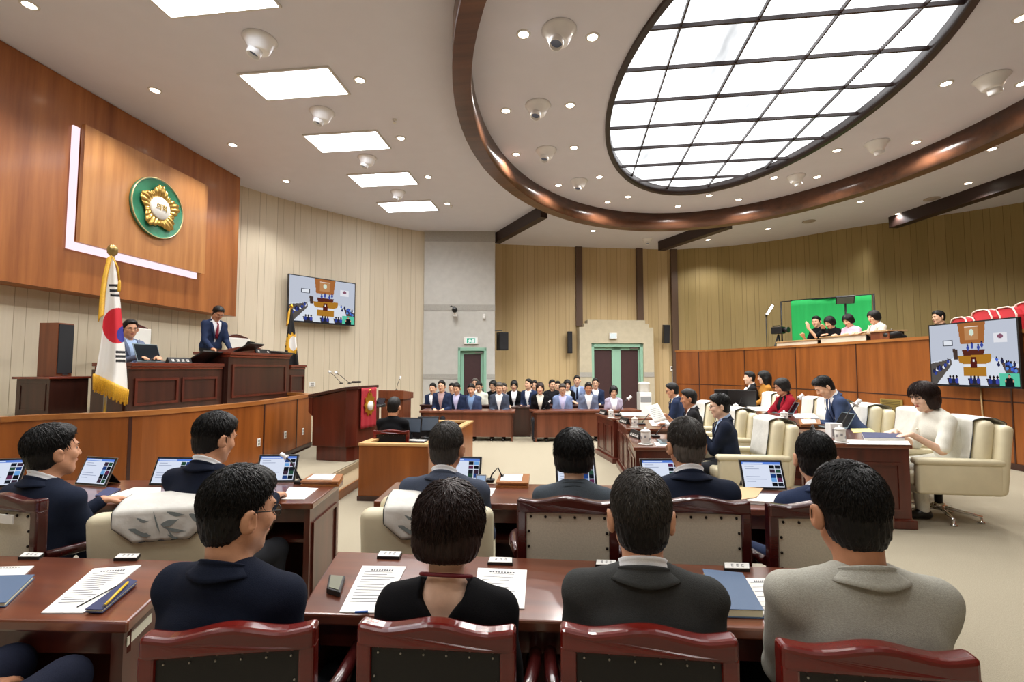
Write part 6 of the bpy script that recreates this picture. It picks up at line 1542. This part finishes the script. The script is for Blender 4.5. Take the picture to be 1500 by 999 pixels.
def tray(label, pxs, z, top):
    P = [PZ(px, py, z) for px, py in pxs]; c = np.mean(P, 0); c[2] = z; t = thing('wooden_tray', label, 'tray', c); r = [(q[0] - c[0], q[1] - c[1]) for q in P][::-1]
    mb = MB(); mb.prism([(*q, 0) for q in r], (0, 0, .012)); mb.prism([(*q, .026) for q in r], (0, 0, .01)); mb.prism([(*q, .01) for q in inset(r, .012)], (0, 0, .018)); mb.build('tray_boards', W_ORANGEX, t)
    mb = MB(); q = inset(r, .02); q = [q[0], q[1], lerp(q[1], q[2], 1), q[3]]; mb.prism([(x * .8 - .012, y * .85, .036) for x, y in q], (0, 0, .006)); mb.build('paper_stack', top, t)
    return t
tray('wooden tray with papers at the end of the navy desk', [(457, 701), (503, 701), (496, 713), (440, 712)], ZN, M_PAPER)
tray('wooden tray with papers between grey-suited man and woman', [(732, 701), (776, 701), (774, 715), (726, 714)], ZN, M_PAPER)
paper('white paper beside the grey-suited man', [(700, 715), (726, 716), (720, 727), (697, 726)], lines=2, head=False)
goose_px('gooseneck microphone on the navy desk by the wooden tray', (441, 708), ZN, (416, 668), .04, base_w=.07, hr=.014)
goose_px('gooseneck microphone beside the middle wooden tray', (718, 706), ZN, (737, 701), .09, base_w=.06, hr=.012, white=False)
t = thing('smartphone', 'smartphone leaning on a stand by the middle microphone', 'phone', PZ(704, 714, ZN), R(2)); Mx = Matrix.Rotation(R(-20), 3, 'X'); mb = MB(); o = Mx @ Vector((0, 0, .045)); mb.box(tuple(o), (.075, .008, .085), M=Mx); mb.build('body', M_STEEL, t, bevel=.004); mb = MB(); o = Mx @ Vector((0, -.005, .045)); mb.box(tuple(o), (.066, .001, .07), M=Mx); mb.build('screen', lit('A8C0E0', .8), t); mb = MB(); mb.box((0, .01, .006), (.07, .08, .012)); mb.build('stand', M_STEEL, t)
book('open white book pile beside the lit tablet', [(1092, 727), (1146, 729), (1140, 741), (1086, 738)], ZN, .022, M_PAPER, 'book', pages=M_PAPER)
flat('envelope', 'tan envelope on the white books beside the tablet', 'envelope', [(1084, 714), (1118, 716), (1108, 729), (1082, 733)], ZN + .024, .003, mat('tan_paper', 'D0AA7C', .7))
# council desks: cups, blocks, microphones, papers
M_CERAM = mat('white_ceramic', 'E6E4E0', .2, coat=.3); M_PRINT = mat('grey_print', '8E8C90', .5)
def cup(label, px, py, z, s=1.0):
    t = thing('lidded_cup', label, 'cup', PZ(px, py, z)); t.scale = (s,) * 3
    mb = MB(); mb.lathe([(.062, 0), (.068, .006), (.04, .012)], n=20); mb.build('saucer', M_CERAM, t)
    mb = MB(); mb.lathe([(.036, .012), (.042, .02), (.043, .105), (.041, .11)], n=20); b_ = mb.build('body', M_CERAM, t)
    mb = MB()
    for k in range(7):
        a_ = k * .9; mb.box((.0435 * math.cos(a_), .0435 * math.sin(a_), .05 + .012 * (k % 3)), (.002, .018, .022), a_)
    mb.build('print', M_PRINT, b_)
    mb = MB(); mb.lathe([(.046, .11), (.046, .12), (.03, .132), (.008, .136), (.012, .15), (.001, .154)], n=20); mb.build('lid', M_CERAM, t)
for px, py, z, s_, lb in ((895, 612, ZA, 1, 'white lidded cup on the far council desk'), (930, 626, ZA, 1.05, 'white lidded cup on the middle council desk'), (946, 651, ZA, 1.25, 'large white lidded cup at the corner of the nearest council desk'), (1078, 603, ZB, 1, 'white lidded cup on the desk of the woman in red'), (1149, 619, ZB, 1.15, 'white lidded cup on the desk of the man in blue'), (1231, 648, ZB, 1.15, 'white lidded cup with grey print on the desk of the woman in white')): cup(lb, px, py, z, s_)
t = thing('tissue_box', 'upright white box behind the cup of the woman in white', 'box', PZ(1222, 641, ZB), R(5)); mb = MB(); mb.bx(-.065, .065, -.05, .05, 0, .16); mb.build('carton', M_WHITEG, t, bevel=.004); mb = MB(); mb.bx(-.05, .05, -.052, -.05, .02, .1); mb.build('front_print', M_PRINT, t)
for px, py, z, rz, lb in ((1190, 634, ZB, 62, 'black name block with white letters on the desk of the woman in white'), (1122, 613, ZB, 62, 'black name block with white letters on the desk of the man in blue'), (932, 641, ZA, -75, 'black name block on the nearest council desk'), (915, 620, ZA, -75, 'black name block on the middle council desk'), (884, 607, ZA, -75, 'black name block on the far council desk')):
    nameblock(lb, PZ(px, py, z), R(rz), .3, group=None, marks=4, h=.09)
for b_, h_, z, lb in (((1228, 634), (1256, 590), ZB, 'white-headed microphone reaching over the desk of the woman in white'), ((1152, 611), (1173, 581), ZB, 'white-headed microphone before the man in blue'), ((1082, 597), (1092, 571), ZB, 'white-headed microphone before the woman in red'), ((905, 609), (922, 583), ZA, 'white-tipped microphone on the far council desk'), ((940, 622), (962, 598), ZA, 'white-tipped microphone on the middle council desk'), ((960, 640), (980, 622), ZA, 'white-tipped microphone on the nearest council desk')):
    goose_px(lb, b_, z, h_, .05, base_w=.1, hr=.025, hl=.08)
for px, py, z, rz, lb in ((1212, 627, ZB, 100, 'grey laptop lid on the desk of the woman in white'), (1140, 606, ZB, 100, 'grey laptop lid on the desk of the man in blue'), (1072, 594, ZB, 100, 'grey laptop lid on the desk of the woman in red'), (972, 648, ZA, 98, 'dark flat laptop on the nearest council desk')):
    laptop('laptop', lb, PZ(px + 6, py, z), R(rz - 190 + 90 if False else rz + 170), .3, .21, 120 if z == ZB else 160, M_GREYL)
tray('tan wooden document tray on the desk of the man in blue', [(1170, 618), (1201, 618), (1203, 625), (1172, 626)], ZB, M_PAPER)
book('navy binder with white papers before the woman in white', [(1262, 637), (1318, 639), (1326, 646), (1266, 646)], ZB, .035, M_NAVYD, 'binder', pages=M_PAPER)
paper('loose white sheets at the desk edge of the woman in white', [(1240, 644), (1330, 646), (1334, 652), (1240, 651)], ZB, lines=0)
paper('yellow-marked papers at the far side of the white-clad woman\'s desk', [(1246, 628), (1275, 628), (1282, 633), (1250, 634)], ZB, m=mat('pale_yellow_paper', 'E6DC8A', .7), lines=0)
paper('papers before the reading man in blue', [(1160, 606), (1192, 606), (1200, 613), (1166, 613)], ZB, lines=2, head=False)
paper('papers before the woman in red', [(1094, 596), (1132, 596), (1140, 602), (1100, 602)], ZB, lines=2, head=False)
paper('papers on the middle council desk', [(950, 616), (984, 616), (992, 624), (955, 624)], ZA, lines=2, head=False); paper('papers on the far council desk', [(908, 604), (938, 604), (944, 609), (912, 609)], ZA, lines=2, head=False); paper('red and white papers on the nearest council desk', [(958, 648), (976, 648), (984, 654), (962, 654)], ZA, lines=1, head=False)
# microphones and slips on the officials' desks
for b_, h_, lb in (((797, 600), (805, 588), 'small microphone on the officials\' desk before the striped-shirt woman'), ((905, 598), (921, 583), 'small microphone on the officials\' desk before the woman in lilac')): goose_px(lb, b_, .67, h_, .03, base_w=.06, hr=.018, white=True)
# ---------------------------------------------------------------- the people
C_NAVY = cloth('navy_suit', '1C2334'); C_NAVY2 = cloth('dark_navy_suit', '141A2A'); C_NAVYB = cloth('blue_navy_suit', '26314C'); C_BLUE = cloth('mid_blue_suit', '3C4A6A'); C_BLUEG = cloth('blue_grey_suit', '454C5C'); C_LBLUE = cloth('light_blue_jacket', '7E8FB4'); C_GREY = cloth('grey_blue_jacket', '6A748C')
C_CHAR = cloth('charcoal_suit', '3A3B3A'); C_CHAR2 = cloth('near_black_suit', '1F1F22'); C_PALE = cloth('pale_grey_jacket', 'A6A499'); C_BLACK = cloth('black_cloth', '0D0D10'); C_GREYK = cloth('grey_knit', '4E565E', b=.5); C_WHITE = cloth('white_shirt_cloth', 'F0F1F3', ns=.03); C_LB = cloth('pale_blue_shirt', 'A9BEDC'); C_MB = cloth('blue_shirt', '7C98BE')
C_IVORY = cloth('ivory_dress', 'E4E2D6'); C_RED = cloth('red_jacket', '8E1626'); C_OCHRE = cloth('ochre_jacket', 'B07A34'); C_PINK = cloth('pink_blouse', 'E4B8C8'); C_LILAC = cloth('lilac_jacket', 'B0A8BC'); C_CREAMJ = cloth('cream_jacket', 'D0C4B4'); C_CHECK = cloth('checked_shirt', 'B89C9C', ns=.4); C_STRIPE = cloth('dark_stripe', '3A3436'); C_BEIGE = cloth('beige_shirt', 'D4D2C4'); C_VIO = cloth('violet_white_shirt', 'C8C4E4')
T_RED = cloth('striped_red_tie', '7A2434', ns=.5); T_NAVY = cloth('navy_tie', '20263E'); T_DARK = cloth('dark_tie', '14141C')
# front row, from behind
person('man in dark navy suit and glasses seen from behind, head turned to his right-hand neighbour', (360, 684), 1.5, yaw=-4, lean=2, hp=10, hy=-24, jacket=C_NAVY2, shirt=None, front=False, skin=SK3, hair='short', glasses=True, h=.0065, strand=3600, strand_L=.04, arms=('lap', 'lap'), s=1.03, wide=1.1)
person('woman with short brown bob in black top with red neck cord, seen from behind', (663, 709), 1.5, yaw=0, lean=1, hp=14, hy=-4, top='vback', fem=True, jacket=C_BLACK, skin=SK4, hair='mid', hcol=M_HAIRB, h=.0065, strand=4200, strand_L=.06, lanyard=True, arms=('lap', 'lap'), s=1.03, wide=1.08)
person('man in charcoal suit with short black hair seen from behind', (937, 690), 1.46, yaw=0, lean=1, hp=6, hy=-2, jacket=C_CHAR, shirt=C_WHITE, front=False, skin=SK3, hair='short', h=.0065, strand=3800, strand_L=.045, arms=('lap', 'lap'), hgrey=M_HAIRS, s=1.02, wide=1.08)
person('man in pale grey jacket seen from behind, nearest the open carpet', (1238, 679), 1.38, yaw=2, lean=2, hp=10, hy=-6, jacket=C_PALE, shirt=None, front=False, skin=SK2, hair='short', h=.0065, strand=3800, strand_L=.045, arms=((-.06, .33, .80), (.06, .33, .80)), s=1.03, wide=1.14)
person('person in dark trousers and pale blue sleeve, only knees and arm in view', (0, 0), 1.35, xyz=(-1.78, .98, 1.32), yaw=-8, lean=0, hp=4, top='shirt', jacket=cloth('pale_denim_shirt', '8C9CB4'), skin=SK2, hair='short', h=.009, arms=((-.1, .2, .70), (-.02, .28, .62)), kneey=.42, kneez=.12, trousers=cloth('dark_navy_trousers', '1C2030'), hsr=(.46, .56))
# second row, from behind
person('man in navy suit with pale collar turned towards the dais, at the picture edge', (76, 622), 2.5, yaw=-8, lean=6, hp=0, hy=-8, jacket=C_NAVY, shirt=C_WHITE, front=False, skin=SK3, hair='short', h=.008, strand=1500, s=1.06, wide=1.15, arms=('desk', ((.14, .36, .70), (-.3, 1, -.1))))
person('man in dark navy suit before a lit tablet, head bent to read', (324, 605), 2.7, yaw=-4, lean=6, hp=16, hy=-14, jacket=C_NAVY2, shirt=C_WHITE, front=False, skin=SK3, hair='short', h=.008, strand=1500, s=1.06, wide=1.12)
person('man in blue-grey suit with receding hair seen from behind', (655, 619), 2.65, yaw=0, lean=8, hp=6, hy=-4, jacket=C_BLUEG, shirt=C_WHITE, front=False, skin=SK2, hair='short', hcol=M_HAIRS, h=.008, strand=1500, s=1.04, wide=1.12)
person('woman in grey top with short black hair seen from behind', (840, 628), 2.6, yaw=0, lean=6, hp=10, top='knit', fem=True, jacket=C_GREYK, skin=SK4, hair='mid', h=.008, strand=1800, s=1.04, wide=1.1)
person('man in navy suit with thinning grey hair seen from behind', (1003, 613), 2.5, yaw=2, lean=8, hp=8, hy=6, jacket=C_NAVY, shirt=C_WHITE, front=False, skin=SK3, hair='short', hcol=M_HAIRG, h=.008, strand=1800, s=1.05, wide=1.1, hgrey=M_HAIRS)
person('man in blue jacket partly hidden by the pale grey jacket, arm on his chair', (1193, 638), 2.55, yaw=0, lean=10, hp=14, hy=-22, jacket=C_NAVYB, shirt=C_WHITE, front=False, skin=SK3, hair='short', h=.007, strand=1500, s=1.05, arms=((( -.36, .10, .62), (-.5, .7, -.5), (.2, 0, -1)), 'desk'), curl=.9)
# dais and clerk
person('seated man in grey-blue jacket on the dais, beside the white flag', (193, 467), 9.0, xyz=(-6.2, 5.97, 2.29), yaw=-100, fz=ZD, lean=2, hp=10, jacket=C_GREY, shirt=C_LB, skin=SK3, h=.011, glasses=True, hy=-14, desk=1.72, arms=('desk', 'desk'))
person('standing man in blue suit and striped tie reading on the dais', (322, 449), 9.8, xyz=(-6.18, 7.66, 2.69), yaw=-112, fz=ZD, stand=True, lean=14, hp=38, jacket=C_NAVYB, shirt=C_WHITE, tie=T_RED, skin=SK2, h=.010, glasses=M_STEEL, arms=(((-.16, .34, .93), (.2, 1, -.3)), ((.15, .34, .93), (-.2, 1, -.3))))
person('clerk in black with short black hair inside the wooden enclosure', (578, 592), 6.45, yaw=2, lean=6, hp=12, hy=-6, jacket=C_BLACK, top='knit', skin=SK2, hair='short', h=.010, desk=.64, s=1.0)
# council desks
person('man in navy suit and glasses at the far council desk, reading', (982, 561), 8.3, yaw=75, lean=10, hp=16, jacket=C_NAVYB, shirt=C_WHITE, tie=T_NAVY, skin=SK3, glasses=True, h=.010, badge=True, desk=ZA)
person('man in dark grey suit holding up a sheet at the middle council desk', (1007, 570), 6.95, yaw=77, lean=8, hp=10, jacket=C_CHAR2, shirt=C_WHITE, tie=T_DARK, skin=SK2, h=.009, desk=ZA, arms=('desk', ((.02, .42, .86), (-.1, 1, .3))), s=1.04)
person('man in navy suit and glasses at the nearest council desk', (1051, 577), 5.6, yaw=77, lean=6, hp=12, jacket=C_NAVY, shirt=C_LB, tie=T_NAVY, skin=SK4, glasses=True, h=.0075, strand=900, badge=True, desk=ZA, s=1.07, arms=(((-.05, .30, .80), (.5, .8, .3), (.6, 0, -.6)), ((.05, .30, .79), (-.5, .8, .2), (-.6, 0, -.6))), curl=.7)
person('young man in black jacket at the control desk below the gallery', (1097, 544), 10.2, yaw=80, lean=4, hp=6, jacket=C_CHAR2, shirt=C_WHITE, skin=SK4, h=.011, desk=.78, s=1.05)
person('young woman with long dark hair and ochre jacket below the gallery', (1117, 543), 10.0, yaw=86, lean=4, hp=10, top='blouse', fem=True, jacket=C_OCHRE, skin=SK4, hair='long', h=.011, desk=.78, s=1.05)
person('woman in red jacket and glasses with short hair at a council desk', (1142, 554), 8.1, yaw=98, lean=8, hp=16, fem=True, jacket=C_RED, shirt=C_BLACK, skin=SK3, hair='mid', glasses=True, h=.0095, s=1.1, desk=ZB, arms=(((-.10, .46, .60), (-.2, 1, 0)), ((.12, .46, .60), (-.2, 1, 0))))
person('man in blue suit bent over papers at a council desk', (1196, 554), 6.7, yaw=80, lean=26, hp=40, jacket=C_BLUE, shirt=C_WHITE, skin=SK1, h=.008, s=1.14, desk=ZB, strand=700, arms=(((-.08, .44, .73), (.3, 1, .1), (.7, 0, -.5)), ((.08, .44, .73), (-.3, 1, .1), (-.7, 0, -.5))), curl=.8, hsr=(.3, .75))
person('woman in white short-sleeved dress with dark bob leaning over her desk', (1347, 560), 5.22, yaw=92, lean=22, hp=18, hy=12, top='blouse', fem=True, jacket=C_IVORY, sleeve='half', skin=SK4, hair='bob', hcol=M_HAIRB, h=.0065, strand=2200, strand_L=.09, s=1.2, desk=ZB, trousers=C_IVORY, arms=(((-.16, .48, .745), (.15, 1, -.25)), ((.16, .40, .73), (-.4, 1, -.1))), hsr=(.3, .75), badge=True)
# public gallery
for px, py, t_, yw, lb, kw in (
    (1195, 463, 12.6, 108, 'sign interpreter in black at the pale gallery desk, hands raised', dict(top='knit', jacket=C_BLACK, hair='short', sleeve='half', hy=20, arms=(((-.12, .42, .98), (0, .2, 1), (1, 0, 0)), ((.10, .36, .80), (-.6, .6, .3), (0, 0, 1))))),
    (1212, 464, 11.8, 112, 'woman in black beside the interpreter, head lowered', dict(top='knit', fem=True, jacket=C_BLACK, hair='mid', hp=28, lean=14, arms=(((-.12, .40, .78), (0, 1, 0)), ((.02, .34, .92), (-.3, .6, .6))))),
    (1239, 461, 11.4, 116, 'woman in pink writing at the gallery desk', dict(top='blouse', fem=True, jacket=C_PINK, hair='mid', hp=30, lean=14)),
    (1277, 455, 10.7, 100, 'woman in cream jacket and striped shirt at the gallery desk', dict(fem=True, jacket=C_CREAMJ, shirt=C_WHITE, hair='mid', hp=18, lean=10)),
    (1373, 455, 10.6, 88, 'onlooker in black seated among the red gallery seats', dict(top='knit', jacket=C_BLACK, hair='short', lean=2, arms=('lap', 'lap')))):
    kw.setdefault('arms', ('desk', 'desk')); kw.setdefault('hp', 10)
    person(lb, (px, py), t_, yaw=yw, fz=ZGF, s=1.14, h=.0115, skin=SK1, desk=2.37, hsr=(.2, 1.4), kneey=.2, **kw)
# officials on the far side
og = dict(h=.0135)
for px, py, t_, yw, lb, kw in (
    (647, 557, 10.75, 178, 'official in navy jacket and checked shirt with glasses, first at the pier-door desk', dict(jacket=C_NAVYB, shirt=C_CHECK, glasses=True, hp=6)),
    (668, 561, 10.75, 176, 'official in navy jacket and pale violet shirt looking down, second at the pier-door desk', dict(jacket=C_NAVYB, shirt=C_VIO, hp=24)),
    (690, 562, 10.75, 178, 'official in blue jacket and blue shirt, third at the pier-door desk', dict(jacket=C_BLUE, shirt=C_MB, hp=20)),
    (731, 560, 10.75, 182, 'grey-haired official in grey-blue jacket, fourth at the pier-door desk', dict(jacket=C_BLUEG, shirt=C_WHITE, hcol=M_HAIRG, hp=22)),
    (634, 561, 11.7, 176, 'official half hidden behind the checked shirt', dict(jacket=C_NAVYB, shirt=C_WHITE)),
    (662, 561, 12.3, 178, 'official mostly hidden behind the violet shirt', dict(jacket=C_CHAR2, shirt=C_WHITE)),
    (701, 559, 11.7, 180, 'official in pale shirt without jacket behind the blue jacket', dict(top='shirt', jacket=C_BEIGE, hp=22)),
    (696, 554, 12.6, 178, 'grey-haired official behind the pale shirt, only hair showing', dict(jacket=C_CHAR2, shirt=C_WHITE, hcol=M_HAIRG)),
    (722, 557, 11.9, 168, 'woman in black with glasses behind the grey-haired official', dict(fem=True, jacket=C_BLACK, shirt=C_BLACK, hair='mid', glasses=True)),
    (738, 561, 12.2, 184, 'official in grey half hidden behind the grey-haired man', dict(jacket=C_BLUEG, shirt=C_WHITE, hcol=M_HAIRS)),
    (753, 557, 12.0, 182, 'woman in black jacket with full dark hair between the two desks', dict(fem=True, jacket=C_BLACK, shirt=C_WHITE, hair='mid', hp=14)),
    (775, 555, 11.6, 160, 'official in navy suit and white shirt glancing aside between the desks', dict(jacket=C_NAVYB, shirt=C_WHITE, hy=-20, hp=-2)),
    (783, 557, 12.3, 176, 'official hidden behind the navy suit, only hair showing', dict(jacket=C_CHAR2, shirt=C_WHITE)),
    (791, 560, 10.7, 184, 'woman in black cardigan and striped shirt, first at the double-door desk', dict(fem=True, jacket=C_BLACK, shirt=C_BEIGE, hair='mid', hcol=M_HAIRB, hp=6)),
    (809, 556, 12.0, 182, 'official in dark jacket behind the striped shirt', dict(jacket=C_CHAR2, shirt=C_CHAR2, hy=20)),
    (817, 558, 12.6, 180, 'official in the back, face half covered', dict(jacket=C_CHAR2, shirt=C_WHITE)),
    (824, 562, 10.75, 182, 'older official in light blue jacket and glasses, second at the double-door desk', dict(jacket=C_LBLUE, shirt=C_VIO, hcol=M_HAIRS, glasses=True, hp=20)),
    (831, 556, 11.9, 184, 'woman in black jacket and cream shirt behind the light blue jacket', dict(fem=True, jacket=C_BLACK, shirt=C_BEIGE, hair='mid')),
    (845, 550, 12.0, 182, 'young official in light blue jacket and dark tie', dict(jacket=C_LBLUE, shirt=C_LB, tie=T_NAVY)),
    (862, 560, 10.75, 184, 'tanned official in grey-blue jacket, third at the double-door desk', dict(jacket=C_GREY, shirt=C_WHITE, skin=SK2, hp=16)),
    (872, 554, 11.9, 180, 'official in navy suit and dark glasses before the double door', dict(jacket=C_NAVYB, shirt=C_WHITE, glasses=True, hp=4)),
    (899, 565, 10.7, 182, 'woman in lilac jacket, last at the double-door desk', dict(fem=True, jacket=C_LILAC, shirt=C_WHITE, hair='mid', hp=14))):
    kw.setdefault('skin', SK1); kw.setdefault('hp', 8)
    back = t_ > 11
    person(lb, (px, py), t_, yaw=yw, lean=5, arms=('lap', 'lap'), desk=.70, legs=True, hsr=(.32, .62), h=.0135, kneey=.36, **kw)
# the sheet held up by the man in dark grey
c = PT(961, 605, 6.85); t = thing('paper_sheet', 'white sheet held up by the man in dark grey', 'paper', c, R(20)); mb = MB(); Mx = Matrix.Rotation(R(-12), 3, 'Y') @ Matrix.Rotation(R(-35), 3, 'X'); mb.grid(lambda u, v: tuple(Mx @ Vector(((u - .5) * .2, .012 * math.sin(u * 3), (v - .5) * .28))), 6, 6); mb.build('sheet', M_PAPER, t, solid=.0008)
mb = MB()
for i in range(7): o = Mx @ Vector((0, -.004, .1 - i * .03)); mb.box(tuple(o), (.14, .0006, .004), M=Mx)
mb.build('printed_text', M_INK, t)
# ---------------------------------------------------------------- light
for i, (x, y, z, st) in enumerate(LIGHTS):
    l = bpy.data.lights.new('downlight_lamp', 'SPOT'); l.energy = st * SPOT_K; l.color = (1, .985, .96); l.spot_size = R(116 if x < -5 else 128 if (y > 12.3 or x > 7.6) else 156); l.spot_blend = .6; l.shadow_soft_size = .06
    o = bpy.data.objects.new('downlight_lamp', l); COL.objects.link(o); o.location = (x, y, z)
w = bpy.data.worlds.new('world'); SC.world = w; w.use_nodes = True
w.node_tree.nodes['Background'].inputs[0].default_value = (.8, .8, .82, 1); w.node_tree.nodes['Background'].inputs[1].default_value = .3
cam = bpy.data.cameras.new('camera'); cam.sensor_width = 36; cam.lens = 36 * FPX / 1500; cam.clip_start = .05; cam.clip_end = 100
co = bpy.data.objects.new('camera', cam); COL.objects.link(co); co.location = (0, 0, EYE); co.rotation_euler = (PI / 2 + PIT, 0, YAW); SC.camera = co
SC.view_settings.view_transform = 'Standard'; SC.view_settings.look = 'None'; SC.view_settings.gamma = 1; SC.view_settings.use_curve_mapping = False
SC.view_settings.exposure = EXPO
SC.cycles.use_denoising = True
SC.cycles.max_bounces = 8; SC.cycles.diffuse_bounces = 5; SC.cycles.sample_clamp_indirect = 6
